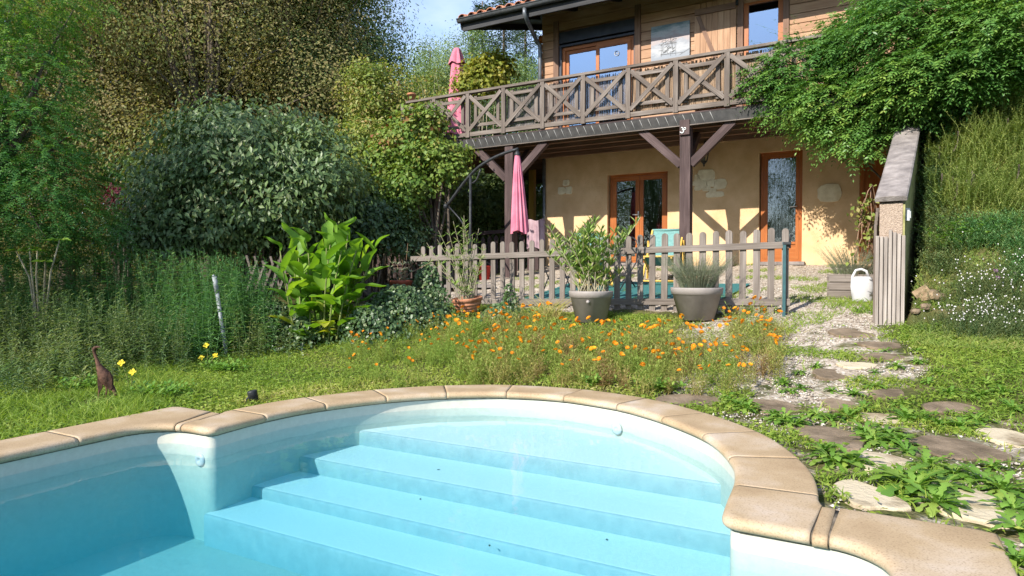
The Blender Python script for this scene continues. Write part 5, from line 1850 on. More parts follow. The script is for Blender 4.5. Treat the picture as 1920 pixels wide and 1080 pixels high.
LM['grass'] = leaf_mat("grass", [(0.1, (0.12, 0.21, 0.028)), (0.5, (0.22, 0.305, 0.045)), (0.8, (0.33, 0.36, 0.075)), (0.97, (0.45, 0.38, 0.17))], 0.55, .25, .35, None, .6)
LM['drygrass'] = leaf_mat("bank_grass", [(0.1, (0.11, 0.19, 0.04)), (0.5, (0.20, 0.26, 0.06)), (0.8, (0.32, 0.30, 0.10)), (0.97, (0.40, 0.32, 0.16))], 0.6, .2, .3, None, .6)
LM['canna'] = leaf_mat("broad_glossy_leaves", [(0.1, (0.11, 0.24, 0.03)), (0.6, (0.19, 0.35, 0.04)), (0.86, (0.30, 0.44, 0.06)), (0.93, (0.5, 0.4, 0.05)), (1.0, (0.55, 0.4, 0.05))], 0.5, .3, .42, (1.5, 1.5, .45), .0)
LM['oleander'] = leaf_mat("oleander_leaves", [(0.1, (0.13, 0.24, 0.05)), (0.6, (0.24, 0.36, 0.08)), (0.95, (0.42, 0.44, 0.15))], 0.45, .35, .25, None, .4)
LM['lavender'] = leaf_mat("lavender_leaves", [(0.1, (0.16, 0.18, 0.12)), (0.6, (0.25, 0.28, 0.18)), (0.95, (0.36, 0.34, 0.24))], 0.7, .15, .2, None, .5)
LM['cosmos'] = leaf_mat("cosmos_foliage", [(0.05, (0.19, 0.33, 0.055)), (0.5, (0.32, 0.40, 0.09)), (0.75, (0.42, 0.35, 0.13)), (0.97, (0.30, 0.16, 0.09))], 0.6, .2, .3, (1.3, 1.3, .7), .75)
LM['dandelion'] = leaf_mat("dandelion_leaves", [(0.1, (0.09, 0.20, 0.028)), (0.6, (0.165, 0.30, 0.045)), (0.95, (0.30, 0.37, 0.075))], 0.42, .4, .35, None, .4)
LM['petal'] = leaf_mat("orange_petals", [(0.1, (0.72, 0.22, 0.012)), (0.5, (0.80, 0.34, 0.015)), (0.95, (0.84, 0.48, 0.03))], 0.6, .2, .35, (1.2, 1.1, .8), .6)
LM['yellowpetal'] = leaf_mat("yellow_petals", [(0.1, (0.80, 0.60, 0.02)), (0.9, (0.85, 0.72, 0.10))], 0.6, .2, .35, (1.1, 1.1, .8), .5)
LM['whitepetal'] = leaf_mat("white_petals", [(0.1, (0.70, 0.62, 0.64)), (0.9, (0.80, 0.78, 0.76))], 0.6, .2, .3, (1, 1, 1), .5)
LM['purplepetal'] = leaf_mat("purple_petals", [(0.1, (0.35, 0.12, 0.35)), (0.9, (0.5, 0.22, 0.5))], 0.6, .2, .3, (1, 1, 1), .5)
LM['burgundy'] = leaf_mat("burgundy_leaves", [(0.1, (0.06, 0.012, 0.02)), (0.9, (0.16, 0.03, 0.05))], 0.5, .3, .25, (1.3, .8, .8), .5)
LM['needle'] = leaf_mat("pine_needles", [(0.1, (0.05, 0.09, 0.035)), (0.9, (0.10, 0.15, 0.06))], 0.55, .3, .1, None, .5)


def rnd_dir(rng, n):
    v = rng.normal(size=(n, 3))
    return unit(v)


def crown(L, rng, lobes, ncl, nleaf, rc, ll, lw, up=.45, droop=.25, flat=.6, shell=.35, cl_fn=None, fold=.12, wide=.45, out=.95, jit=.45):
    """leaf clumps through the outer part of several ellipsoids; returns clump centres"""
    C0 = np.array([l[0] for l in lobes], float); RR = np.array([l[1] for l in lobes], float)
    wgt = (RR[:, 0] * RR[:, 1] * RR[:, 2]) ** .62
    pick = rng.choice(len(lobes), ncl, p=wgt / wgt.sum())
    d = rnd_dir(rng, ncl)
    rad = 1 - shell * rng.random(ncl) ** 1.3
    rad = rad + (rng.random(ncl) < .14) * rng.random(ncl) * .15
    lump = 1 + .14 * np.sin(d[:, 0] * 5 + pick) * np.sin(d[:, 2] * 6 + 2 * pick) + .06 * rng.normal(size=ncl)
    cen = C0[pick] + d * RR[pick] * (rad * lump)[:, None]
    clv = rng.random(ncl) if cl_fn is None else np.clip(cl_fn(cen) + .22 * rng.normal(size=ncl), 0, 1)
    k = np.repeat(np.arange(ncl), nleaf)
    n = len(k)
    g = rng.normal(size=(n, 3)) * rc * np.array([1, 1, flat])
    P = cen[k] + g
    o = unit(P - C0[pick][k])
    N = unit(o * out + np.array([0, 0, up]) + jit * rng.normal(size=(n, 3)))
    D = unit(np.cross(N, rnd_dir(rng, n)) + np.array([0, 0, -droop]) + .3 * o)
    s = ll * (0.7 + .6 * rng.random(n))
    L.add(P, D, N, s, s * lw, rng.random(n), clv[k], fold, .08, wide)
    return cen


def limbs(mb, rng, base, fork, targets, r0, bend=.25):
    """a tapered trunk from base to fork and limbs to the targets"""
    base, fork = np.array(base, float), np.array(fork, float)
    mid = (base + fork) / 2 + rng.normal(size=3) * np.array([.12, .12, 0]) * np.linalg.norm(fork - base) * .3
    tr = catmull([tuple(base), tuple(mid), tuple(fork)], 3)
    mb.tube(tr, list(np.linspace(r0, r0 * .62, len(tr))), 9)
    for t in targets:
        t = np.array(t, float)
        f = rng.uniform(.55, 1.0)
        st = tr[int(f * (len(tr) - 1))]
        m_ = st * .5 + t * .5 + rng.normal(size=3) * bend * np.linalg.norm(t - st) * .3 + np.array([0, 0, .1 * np.linalg.norm(t - st)])
        ln = catmull([tuple(st), tuple(m_), tuple(t)], 3)
        mb.tube(ln, list(np.linspace(r0 * .34, r0 * .05, len(ln))), 6, cap=False)


def px_lobe(x, y, rx, ry, d, depth=None):
    k = d / FOCAL
    return (AT(x, y, d), (rx * k, depth if depth else (rx + ry) / 2 * k, ry * k))


def frond_set(L, rng, P, D, ln, pairs, ll, lw, droop, r, c, spread=.9):
    """compound leaves: leaflets in pairs along a drooping rachis"""
    n = len(P)
    D = unit(D)
    S = unit(np.cross(D, np.array([0, 0, 1.0]) + .25 * rng.normal(size=(n, 3))))
    ln = np.broadcast_to(ln, (n,))
    for j in range(pairs + 1):
        t = .12 + .88 * j / pairs
        Q = P + D * (ln * t)[:, None] - np.array([0, 0, 1.0]) * (droop * ln * t * t)[:, None]
        T = unit(D - np.array([0, 0, 2.0]) * (droop * t))
        Nn = unit(np.cross(S, T))
        Nn = np.where(Nn[:, 2:3] < 0, -Nn, Nn) + .25 * rng.normal(size=(n, 3))
        taper = (1 - .35 * t) * (0.75 + .4 * rng.random(n))
        if j == pairs:
            L.add(Q, T, Nn, ll * taper, ll * lw * taper, r, c, .1)
        else:
            for sg in (-1, 1):
                L.add(Q, T * .55 + sg * S * spread - np.array([0, 0, .25]) + .12 * rng.normal(size=(n, 3)), Nn, ll * taper, ll * lw * taper, np.clip(r + .15 * rng.normal(size=n), 0, 1), c, .1)
    L.strips(P, P + D * (ln * .6)[:, None] - np.array([0, 0, 1.0]) * (droop * ln * .36)[:, None], .004, r, c)


def herbs(L, rng, B, H, lean, k, ll, lw, upness, c, stemw=.006, t0=.12, r=None, taper=.5, curl=.15):
    """upright stems with leaves all along them"""
    B = np.asarray(B, float); n = len(B)
    H = np.broadcast_to(H, (n,))
    tipv = np.concatenate([lean, np.ones((n, 1))], 1) * H[:, None]
    m = B + tipv * np.array([.35, .35, .55]); e = B + tipv
    L.strips(B, m, stemw, .4, c); L.strips(m, e, stemw * .7, .4, c)
    for j in range(k):
        t = t0 + (1 - t0) * (j + rng.random(n)) / k
        Q = np.where((t < .55)[:, None], B + (m - B) * (t / .55)[:, None], m + (e - m) * ((t - .55) / .45)[:, None])
        an = j * 2.4 + rng.random(n) * 1.2
        up = upness + .25 * rng.normal(size=n) + .5 * (t > .9)
        D = np.stack([np.cos(an), np.sin(an), up], 1)
        N = np.stack([-np.cos(an) * .4, -np.sin(an) * .4, np.ones(n)], 1)
        s = ll * (1 - taper * t) * (.7 + .6 * rng.random(n))
        L.add(Q, D, N, s, s * lw, rng.random(n) if r is None else r, c, .1, curl)


def tree_thing(name, label, cat, base, group=None):
    return thing(name, label, cat, base, 0, group)


def rel(o):
    return np.array(o.location)


# ------------------------------------------------------------------ woodland: three kinds of tree, then copies
def make_tree(name, label, seed, h, lobes, trunk_r, mat, ncl, nleaf, rc, ll, lw, limbs_n, cl_fn=None, fork=.4, group="trees of the wood behind the garden", lean=(0, 0), shell=.45):
    rng = np.random.default_rng(seed)
    t = tree_thing(name, label, "tree", (0, 0, 0), group)
    L = Leaves()
    cen = crown(L, rng, lobes, ncl, nleaf, rc, ll, lw, cl_fn=cl_fn, shell=shell, jit=.38, flat=.8)
    mb = MB(seed)
    tg = cen[rng.choice(len(cen), limbs_n, replace=False)]
    limbs(mb, rng, (0, 0, -.5), (lean[0], lean[1], h * fork), tg, trunk_r)
    top = cen[np.argmax(cen[:, 2])]
    mb.tube(catmull([(lean[0], lean[1], h * fork * .98), (lean[0] * 1.3, lean[1], h * .65), tuple(top * .97)], 2), [trunk_r * .6] + [trunk_r * .35] * 20 if False else None or trunk_r * .35, 7)
    mb.build("trunk", M['bark'], t)
    L.build("crown", LM[mat], t)
    return t


def lobes_rand(seed, h, z0, rad, n, r_min, r_max):
    rng = np.random.default_rng(seed)
    out = [((0, 0, z0 + (h - z0) * .55), (rad * .62, rad * .62, (h - z0) * .42))]
    for i in range(n):
        t = (i + .5) / n
        z = z0 + (h - z0) * t
        rr = rad * math.sin(math.pi * (.12 + .80 * t)) ** .8
        an = i * 2.4 + rng.uniform(-.4, .4)
        q = rng.uniform(r_min, r_max)
        out.append(((math.cos(an) * rr * .72, math.sin(an) * rr * .72, min(z, h - q * .6)), (q, q, q * .8)))
    return out


oakA = make_tree("oak_tree", "tall oak with thinning brown olive leaves above the viburnum bush", 11, 11, lobes_rand(1, 11, 1.8, 3.3, 16, 1.0, 1.6), .20, 'oak', 540, 135, .40, .072, .55, 40)
oakB = make_tree("oak_tree", "x", 12, 10.5, lobes_rand(2, 10.5, 1.2, 2.9, 15, .9, 1.4), .17, 'oak', 500, 135, .38, .072, .55, 42)
bushA = make_tree("woodland_tree", "x", 13, 9.5, lobes_rand(3, 9.5, .3, 2.6, 16, .9, 1.35), .15, 'wood', 470, 110, .36, .09, .5, 14, shell=.3)
slimA = make_tree("slim_tree", "x", 14, 10, lobes_rand(4, 10, 1.0, 1.5, 12, .6, .95), .13, 'wood', 320, 100, .30, .085, .5, 14, shell=.35)
TREES = [  # source, px x, distance, scale, turn, label
    (oakA, 395, 15.5, 1.0, .3, "tall oak with thinning brown leaves and dark limbs straight above the viburnum"),
    (oakB, 245, 16.5, 1.05, 1.9, "brown olive oak with a dark bare trunk left of the viburnum top"),
    (oakA, 120, 15.0, .98, 2.6, "brown leaved oak rising behind the green robinia at the left"),
    (oakB, 520, 17.5, 1.05, 4.0, "thin brown oak right of the tallest dark limbs"),
    (oakA, 10, 18.5, 1.1, 5.0, "oak at the far left edge behind the robinia"),
    (bushA, 590, 19.0, 1.0, .8, "broad olive green tree at the right end of the oaks"),
    (slimA, 650, 17.5, 1.0, 2.2, "slim grey green tree at the edge of the open sky"),
    (slimA, 590, 21.0, 1.2, 4.1, "tall slim tree behind the one at the edge of the sky"),
    (bushA, 440, 22.0, 1.15, 2.9, "dark green tree behind the tall brown oak"),
    (bushA, 190, 21.0, 1.15, 1.1, "dark green tree behind the left oaks"),
    (bushA, 310, 24.0, 1.2, 3.7, "dark tree deep in the wood between two oaks"),
    (bushA, 20, 25.0, 1.3, 5.5, "dark tree deep in the wood at the left edge"),
    (bushA, 560, 26.0, 1.1, 1.6, "dark tree far behind the slim tree"),
    (slimA, 735, 29.0, .72, .5, "small dark tree low in the gap of sky"),
    (bushA, 772, 29.0, .93, 1.2, "dark green tree left of the upper parasol on the skyline"),
    (slimA, 806, 31.0, 1.02, 2.2, "slim tree with a ragged top left of the upper parasol"),
    (bushA, 842, 28.0, .92, 3.3, "dark green tree straight behind the upper parasol"),
    (slimA, 884, 30.0, 1.06, 4.1, "slim dark tree just left of the roof corner"),
    (bushA, 930, 27.0, .90, 5.2, "dark green tree under the roof corner behind the yellow vine"),
    (bushA, 990, 25.0, .84, 0.2, "dark green tree right behind the corner downpipe"),
    (bushA, 1700, 17.0, .95, 0.9, "dark green tree on the slope behind the wisteria, left one"),
    (bushA, 1830, 15.0, .9, 2.5, "dark green tree on the slope behind the wisteria, middle one"),
    (bushA, 1960, 14.0, .9, 4.4, "dark green tree on the slope behind the wisteria, right one"),
    (bushA, 700, 24.0, .72, 2.0, "rounded green tree behind the yellowing hazel"),
]
used = set()
for (src, x, d, sc, rz, lab) in TREES:
    p = AT(x, 510, d)
    z = float(gz(p[0], p[1]))
    if src.name not in used:
        o = src; used.add(src.name)
        o.location = (p[0], p[1], z - .1); o.rotation_euler = (0, 0, rz); o.scale = (sc, sc, sc)
        o["label"] = lab
    else:
        o = dup(src, (p[0], p[1], z - .1), rz, sc, lab)
# conifers over the roof
rng = np.random.default_rng(31)
con = tree_thing("conifer", "dark conifer with a pointed top behind the roof edge", "tree", (0, 0, 0), "conifers behind the roof")
L = Leaves()
for k in range(26):
    z = 2 + k * .42; rr = 2.1 * (1 - k / 26) ** .8 + .15
    for q in range(9):
        an = rng.uniform(0, 6.28)
        n = 60
        t = rng.random(n) ** .7
        P = np.stack([np.cos(an) * rr * t, np.sin(an) * rr * t, z - .35 * rr * t * t + .1 * rng.normal(size=n)], 1) + rng.normal(size=(n, 3)) * .12
        L.add(P, np.stack([np.cos(an) + .6 * rng.normal(size=n), np.sin(an) + .6 * rng.normal(size=n), -.2 + .3 * rng.normal(size=n)], 1), rnd_dir(rng, n) * .5 + np.array([0, 0, 1]), .16, .05, rng.random(n), rng.random())
mb = MB(3); mb.tube([(0, 0, -.5), (0, 0, 12.8)], [.2, .03], 8); mb.build("trunk", M['bark'], con); L.build("crown", LM['needle'], con)
CON = [(905, 38, 1.10, 0, "pointed conifer showing left of the other two over the roof edge"), (945, 40, 1.28, 2, "tallest conifer behind the tiles"), (985, 37, 1.10, 4, "conifer partly behind the downpipe side of the roof")]
for i, (x, d, sc, rz, lab) in enumerate(CON):
    p = AT(x, 510, d); z = float(gz(p[0], p[1]))
    if i == 0:
        con.location = (p[0], p[1], z - .2); con.scale = (sc,) * 3; con["label"] = lab
    else: dup(con, (p[0], p[1], z - .2), rz, sc, lab)
dup(bushA, (-11.7, 4.5, -.1), 1.0, .76, "unseen green tree added out of view at the left to shade the robinia")  # unseen tree, added to cast shade on the robinia
# the trees mirrored in the glass doors, far behind the camera
for i, (x, y, sc) in enumerate(((-26, -22, 1.5), (-21, -27, 1.4), (-31, -18, 1.5), (-16, -31, 1.4), (-36, -13, 1.5), (-11, -33, 1.3), (-41, -7, 1.5), (-44, 0, 1.5), (-33, -24, 1.6), (-44, 7, 1.5))):
    dup(bushA, (x, y, -.6), i * 1.3, sc, "dark green tree across the garden, seen only mirrored in the glass doors", "trees mirrored in the doors")

# ------------------------------------------------------------------ robinia at the left, fronds hanging in tiers
rng = np.random.default_rng(41)
rob = tree_thing("robinia_tree", "feathery green robinia filling the upper left corner", "tree", AT(-60, 560, 9.2))
o = rel(rob)
lobes = [px_lobe(20, -30, 170, 90, 9.0, 1.1), px_lobe(40, 150, 120, 80, 8.8, .9), px_lobe(30, 250, 150, 80, 8.6, .9), px_lobe(90, 330, 115, 60, 8.6, .7),
         px_lobe(40, 390, 140, 60, 8.4, .8), px_lobe(150, 415, 85, 40, 8.8, .5), px_lobe(-60, 300, 150, 200, 9.2, 1.0), px_lobe(30, 60, 110, 70, 9.2, .9), px_lobe(50, 455, 130, 45, 9.0, .6), px_lobe(165, 465, 80, 35, 9.3, .4)]
L = Leaves()
n = 6600
C0 = np.array([l[0] for l in lobes]); RR = np.array([l[1] for l in lobes])
w = (RR.prod(1)) ** .6; pk = rng.choice(len(lobes), n, p=w / w.sum())
d = rnd_dir(rng, n); P = C0[pk] + d * RR[pk] * (1 - .45 * rng.random(n))[:, None]
D = unit(np.stack([d[:, 0], d[:, 1], .25 * d[:, 2]], 1) + .5 * rng.normal(size=(n, 3)) * np.array([1, 1, .3]))
cv = np.clip((P[:, 2] - 2.3) / 2.6, 0, 1) * .6 + .3 * rng.random(n)  # leaf colour lightens with height, standing in for sunlit top and shaded foot
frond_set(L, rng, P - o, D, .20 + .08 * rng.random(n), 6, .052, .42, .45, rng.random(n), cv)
mb = MB(4)
limbs(mb, rng, (0, 0, -.6), (.3, 0, 2.4), (P - o)[rng.choice(n, 22)], .13)
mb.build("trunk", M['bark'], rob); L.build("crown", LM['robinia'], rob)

# ------------------------------------------------------------------ bushes
def bush(name, label, cat, basepx, d, lobes, mat, ncl, nleaf, rc, ll, lw, seed, stems=8, stem_mat='bark', stem_r=.035, base_z=None, cl_fn=None, shell=.4, **kw):
    rng = np.random.default_rng(seed)
    p = AT(basepx, 500, d)
    bz = float(gz(p[0], p[1])) if base_z is None else base_z
    t = tree_thing(name, label, cat, (p[0], p[1], bz))
    o = rel(t)
    L = Leaves()
    cen = crown(L, rng, [(np.array(l[0]) - o, l[1]) for l in lobes], ncl, nleaf, rc, ll, lw, cl_fn=cl_fn, shell=shell, **kw)
    mb = MB(seed)
    for k in range(stems):
        tg = cen[rng.integers(len(cen))]
        st = np.array([rng.normal() * .18, rng.normal() * .15, -.1])
        m_ = st * .45 + tg * .55 + np.array([0, 0, .12 * np.linalg.norm(tg - st)])
        ln = catmull([tuple(st), tuple(m_), tuple(tg)], 4)
        mb.tube(ln, list(np.linspace(stem_r, stem_r * .25, len(ln))), 6, cap=False)
    mb.build("trunk" if cat == "tree" else "stems", M[stem_mat], t); L.build("crown" if cat == "tree" else "foliage", LM[mat], t)
    return t


bush("viburnum_bush", "big rounded viburnum bush with glossy dark green leaves", "bush", 470, 11.6,
     [px_lobe(455, 330, 185, 115, 11.6, 1.3), px_lobe(320, 370, 90, 85, 11.2, .8), px_lobe(590, 330, 85, 95, 11.4, .8), px_lobe(455, 245, 130, 48, 11.4, .7), px_lobe(380, 420, 140, 45, 11.0, .6), px_lobe(300, 440, 70, 40, 10.8, .5), px_lobe(520, 380, 100, 60, 11, .6)],
     'viburnum', 620, 46, .17, .105, .46, 51, 26, 'bark', .028, shell=.35, droop=.7, up=.35)
bush("hazel_bush", "yellow green hazel with pinkish tips left of the balcony", "bush", 705, 15,
     [px_lobe(690, 180, 42, 66, 15, .7), px_lobe(738, 185, 38, 62, 15.2, .6), px_lobe(700, 270, 60, 60, 14.6, .8), px_lobe(690, 340, 50, 60, 14.4, .7), px_lobe(770, 215, 40, 50, 16, .5)],
     'hazel', 340, 55, .18, .085, .5, 52, 14, shell=.5, up=.3)
bush("burgundy_shrub", "small burgundy leaved shrub between robinia and viburnum", "bush", 236, 12.2, [px_lobe(238, 375, 22, 26, 12.2, .3)], 'burgundy', 50, 40, .1, .07, .5, 53, 6)
bush("laurel_bush", "dark understorey bush below the hazel beside the vine post", "bush", 700, 12.8,
     [px_lobe(700, 420, 55, 50, 12.8, .6), px_lobe(660, 380, 40, 70, 13, .6), px_lobe(760, 440, 30, 40, 12.8, .4), px_lobe(620, 450, 60, 40, 12.4, .5), px_lobe(540, 440, 70, 40, 12, .5)], 'ivy', 330, 42, .16, .09, .5, 54, 12)
bush("garden_shrub", "bright green shrub seen under the balcony beyond the terrace", "bush", 905, 18.5,
     [px_lobe(880, 400, 50, 60, 18.5, .9), px_lobe(940, 380, 40, 70, 19, .9), px_lobe(990, 370, 30, 90, 20, .8), px_lobe(910, 330, 40, 30, 19, .6)], 'wood', 330, 44, .26, .13, .5, 55, 10)
bush("garden_shrub", "dark shrub behind the vine posts at the left terrace end", "bush", 810, 17,
     [px_lobe(800, 410, 50, 60, 17, .9), px_lobe(850, 380, 30, 70, 17.5, .8), px_lobe(760, 400, 40, 70, 16.5, .8)], 'wood', 260, 44, .24, .12, .5, 56, 10)
# vines
vn = bush("grape_vine", "autumn coloured vine climbing over the left end of the balcony", "vine", 826, 13.6,
     [px_lobe(770, 255, 48, 40, 13.8, .45), px_lobe(812, 292, 58, 24, 13.3, .4), px_lobe(735, 300, 45, 50, 14, .5), px_lobe(715, 370, 42, 50, 13.8, .45), px_lobe(760, 345, 48, 50, 13.4, .4), px_lobe(800, 225, 34, 34, 13.7, .3), px_lobe(845, 318, 22, 18, 13.2, .2), px_lobe(690, 400, 40, 40, 13.6, .4), px_lobe(740, 420, 40, 35, 13.4, .3)],
     'vine', 470, 46, .13, .08, .85, 57, 16, 'bark', .045, shell=.6, cl_fn=lambda c: .35 + .12 * np.sin(c[:, 0] * 4) + .2 * np.clip((c[:, 2] - 2.2), -.6, 1))
bush("grape_vine", "yellow leaved vine on the balcony between parasol and house corner", "vine", 905, 15.6,
     [px_lobe(905, 145, 32, 38, 15.6, .35), px_lobe(935, 135, 20, 30, 15.6, .3), px_lobe(880, 160, 18, 18, 15.6, .25)], 'upvine', 130, 34, .13, .09, .85, 58, 8, 'twig', .015, base_z=3.83, shell=.6)
bush("climbing_rose", "thin straggly climber rising behind the left handrail", "vine", 820, 14.6,
     [px_lobe(812, 160, 26, 34, 14.6, .25), px_lobe(790, 150, 14, 24, 14.6, .2), px_lobe(840, 178, 16, 14, 14.6, .2)], 'hazel', 50, 14, .10, .06, .5, 59, 14, 'twig', .01, base_z=3.83, shell=.8)

# ------------------------------------------------------------------ wisteria
rng = np.random.default_rng(61)
wis = tree_thing("wisteria", "huge wisteria spilling over balcony and wall at the upper right", "vine", (*HP(.12, 11.3), 1.6))
o = rel(wis)
lobes = [px_lobe(1500, 138, 82, 58, 10.8, .75), px_lobe(1640, 95, 105, 80, 10.3, .9), px_lobe(1740, 60, 150, 100, 9.4, 1.1), px_lobe(1880, 60, 120, 110, 8.6, 1.0), px_lobe(1560, 195, 85, 60, 10.2, .5),
         px_lobe(1640, 210, 70, 55, 9.9, .6), px_lobe(1590, 260, 48, 38, 10.0, .35), px_lobe(1645, 262, 36, 40, 9.7, .3), px_lobe(1720, 150, 100, 60, 9.2, .7), px_lobe(1800, 130, 90, 60, 8.8, .7), px_lobe(1445, 160, 50, 44, 11.0, .4),
         px_lobe(1740, 10, 140, 60, 10.0, .9), px_lobe(1580, 75, 50, 40, 10.5, .5), px_lobe(1745, 215, 34, 34, 9.4, .3), px_lobe(1480, 210, 50, 28, 10.8, .3), px_lobe(1775, 185, 60, 42, 9.7, .4), px_lobe(1530, 240, 34, 22, 10.4, .25)]
C0 = np.array([l[0] for l in lobes]); RR = np.array([l[1] for l in lobes])
w = (RR.prod(1)) ** .6
L = Leaves()
n = 8600
pk = rng.choice(len(lobes), n, p=w / w.sum())
d = rnd_dir(rng, n); d[:, 1] = np.where(rng.random(n) < .45, -np.abs(d[:, 1]), d[:, 1]); d = unit(d)
lump = 1 + .13 * np.sin(d[:, 0] * 6 + pk) * np.sin(d[:, 2] * 6 + 2 * pk)
P = C0[pk] + d * RR[pk] * ((1 - .42 * rng.random(n)) * lump)[:, None]
D = unit(np.stack([d[:, 0], d[:, 1] * .8, .25 * d[:, 2] + .1], 1) + .45 * rng.normal(size=(n, 3)) * np.array([1, 1, .4]))
cv = np.clip(.15 + .5 * rng.random(n) + .30 * np.sin(P[:, 0] * 2.3) * np.sin(P[:, 2] * 2.9 + 1), 0, 1)
frond_set(L, rng, P - o, D, .22 + .10 * rng.random(n), 5, .095, .38, .5, rng.random(n), cv)
# trailing shoots
A = P[rng.choice(n, 260)] - o
herbs(L, rng, A, .5, rng.normal(size=(260, 2)) * 1.0, 8, .06, .4, .1, .6, .004)
mb = MB(6)
limbs(mb, rng, (.2, .3, -1.4), (.3, .4, 1.6), (C0 - o)[[0, 1, 2, 4, 5, 8]], .06)
mb.tube(catmull([(-.3, -.2, -1.2), (-.1, -.25, 0), (.15, 0, 1.3), (.3, .1, 2.4)], 4), .05, 8)
mb.build("stems", M['bark'], wis); L.build("foliage", LM['wisteria'], wis)
# dry bramble hanging by the wall top
rng = np.random.default_rng(62)
br_ = tree_thing("bare_creeper", "half bare creeper with dry stems on the inner side of the wall", "vine", G(1640, 560))
o = rel(br_)
mb = MB(7); L = Leaves()
pts = []
for k in range(16):
    x0, y0 = rng.uniform(1638, 1652), rng.uniform(395, 470)
    q = [np.array(AT(1648 + rng.normal() * 3, 540, 8.0)), np.array(AT(x0, y0 + 40, 8.1)), np.array(AT(x0 - rng.uniform(5, 32), y0 - rng.uniform(0, 70), 8.0)), np.array(AT(x0 - rng.uniform(10, 45), y0 + rng.uniform(-80, 40), 7.9))]
    c = catmull([tuple(v - o) for v in q], 6); mb.tube(c, .006, 5, cap=False); pts += list(c[len(c) // 2:])
mb.build("stems", M['drytwig'], br_)
pts = np.array(pts); pts = pts[rng.choice(len(pts), 170)] + rng.normal(size=(170, 3)) * .04
L.add(pts, rnd_dir(rng, 170) - np.array([0, 0, .4]), rnd_dir(rng, 170) + np.array([0, -.6, .6]), .07, .045, rng.random(170), rng.random(170))
L.build("foliage", LM['hazel'], br_)

# ------------------------------------------------------------------ rosemary on the bank
def rosemary(label, boxes, seed, n, hmin, hmax):
    rng = np.random.default_rng(seed)
    pts = []
    for (x0, x1, y0, y1, q) in boxes:
        for k in range(int(n * q)):
            pts.append(G(rng.uniform(x0, x1), rng.uniform(y0, y1)))
    B = np.array(pts)
    base = B[np.argmin(B[:, 2])]
    t = tree_thing("rosemary_bush", label, "bush", tuple(base))
    o = rel(t); L = Leaves()
    B = np.repeat(B - o, 5, 0); m_ = len(B)
    B = B + rng.normal(size=(m_, 3)) * np.array([.11, .13, .02]) + np.array([0, 0, -.05])
    lump = .5 + .5 * np.sin(B[:, 0] * 5.3 + 1) * np.sin(B[:, 2] * 6.1 + seed) 
    cv = np.clip(.30 + .35 * lump + .25 * rng.normal(size=m_), 0, 1)
    herbs(L, rng, B, (hmin + (hmax - hmin) * rng.random(m_)) * (.45 + .6 * lump), np.stack([-.05 + .30 * rng.normal(size=m_), -.28 + .30 * rng.normal(size=m_)], 1), 34, .062, .15, .55, cv, .008, .03, taper=.35)
    L.build("foliage", LM['rosemary'], t)
    mb = MB(seed)
    for k in range(16):
        q = B[rng.integers(m_)]; mb.tube(catmull([tuple(q), tuple(q + np.array([.03, -.05, .12])), tuple(q + np.array([.0, -.1, .26]))], 8), .011, 5, cap=False)
    mb.build("stems", M['bark'], t)


rosemary("big upright rosemary bush at the right edge of the bank", [(1800, 1925, 250, 400, .55), (1850, 1925, 180, 280, .3), (1925, 2120, 190, 420, .5), (1790, 1850, 290, 400, .15)], 71, 170, .20, .52)
rosemary("low rosemary bush right beside the retaining wall top", [(1755, 1800, 270, 380, .6), (1765, 1830, 225, 300, .4)], 72, 90, .14, .34)

# ------------------------------------------------------------------ tall weeds at the left (nobody could count the stems)
def weed_patch(label, regions, mat, seed, hmin, hmax, k, ll, lw, up, dens):
    rng = np.random.default_rng(seed)
    L = Leaves()
    for (x, y0, y1, rx, d, q) in regions:
        n = int(dens * q)
        dd = d + rng.normal(size=n) * .35
        px = x + rx * (2 * rng.random(n) - 1)
        X = (px - 960) / FOCAL * dd
        zt = EYE + (510 - (y0 + (y1 - y0) * rng.random(n))) / FOCAL * dd
        zg = gz(X, dd) - .05
        H = np.maximum(zt - zg, .25)
        cv = np.clip(.4 + .35 * np.sin(X * 2.3 + seed) * np.sin(dd * 3) + .2 * rng.normal(size=n), 0, 1)
        herbs(L, rng, np.stack([X, dd, zg], 1), H, rng.normal(size=(n, 2)) * .13 + np.array([.03, -.08]), k, ll, lw, up, cv, .006, .15, taper=.45, curl=.25)
    o = L.build("weeds", LM[mat])
    return tag(o, label, "weeds", None, "stuff")


weed_patch("dense stand of tall willowy green weeds left of the big leaved plant", [(270, 470, 560, 110, 9.3, .4), (370, 465, 560, 100, 9.0, .5), (60, 470, 560, 110, 9.8, .45), (-170, 480, 600, 120, 9.0, .4), (10, 480, 580, 60, 9.2, .2), (440, 480, 600, 70, 8.6, .35), (180, 500, 580, 70, 9.2, .25), (350, 540, 650, 50, 8.3, .2), (480, 560, 650, 40, 8.8, .2)], 'weed', 81, .8, 1.5, 26, .115, .15, .35, 620)
weed_patch("lower pale green weeds with pointed leaves along the left lawn edge", [(60, 540, 640, 110, 8.0, .4), (170, 540, 650, 100, 7.6, .45), (270, 570, 680, 80, 7.4, .35), (60, 620, 720, 90, 6.7, .35), (150, 630, 700, 60, 6.6, .2), (30, 690, 760, 60, 6.0, .15), (490, 570, 640, 60, 8.4, .25), (-40, 520, 650, 60, 7.6, .2), (-170, 560, 680, 110, 7.4, .4), (-200, 640, 740, 110, 6.4, .25)], 'weed2', 82, .4, .9, 22, .095, .24, .45, 560)
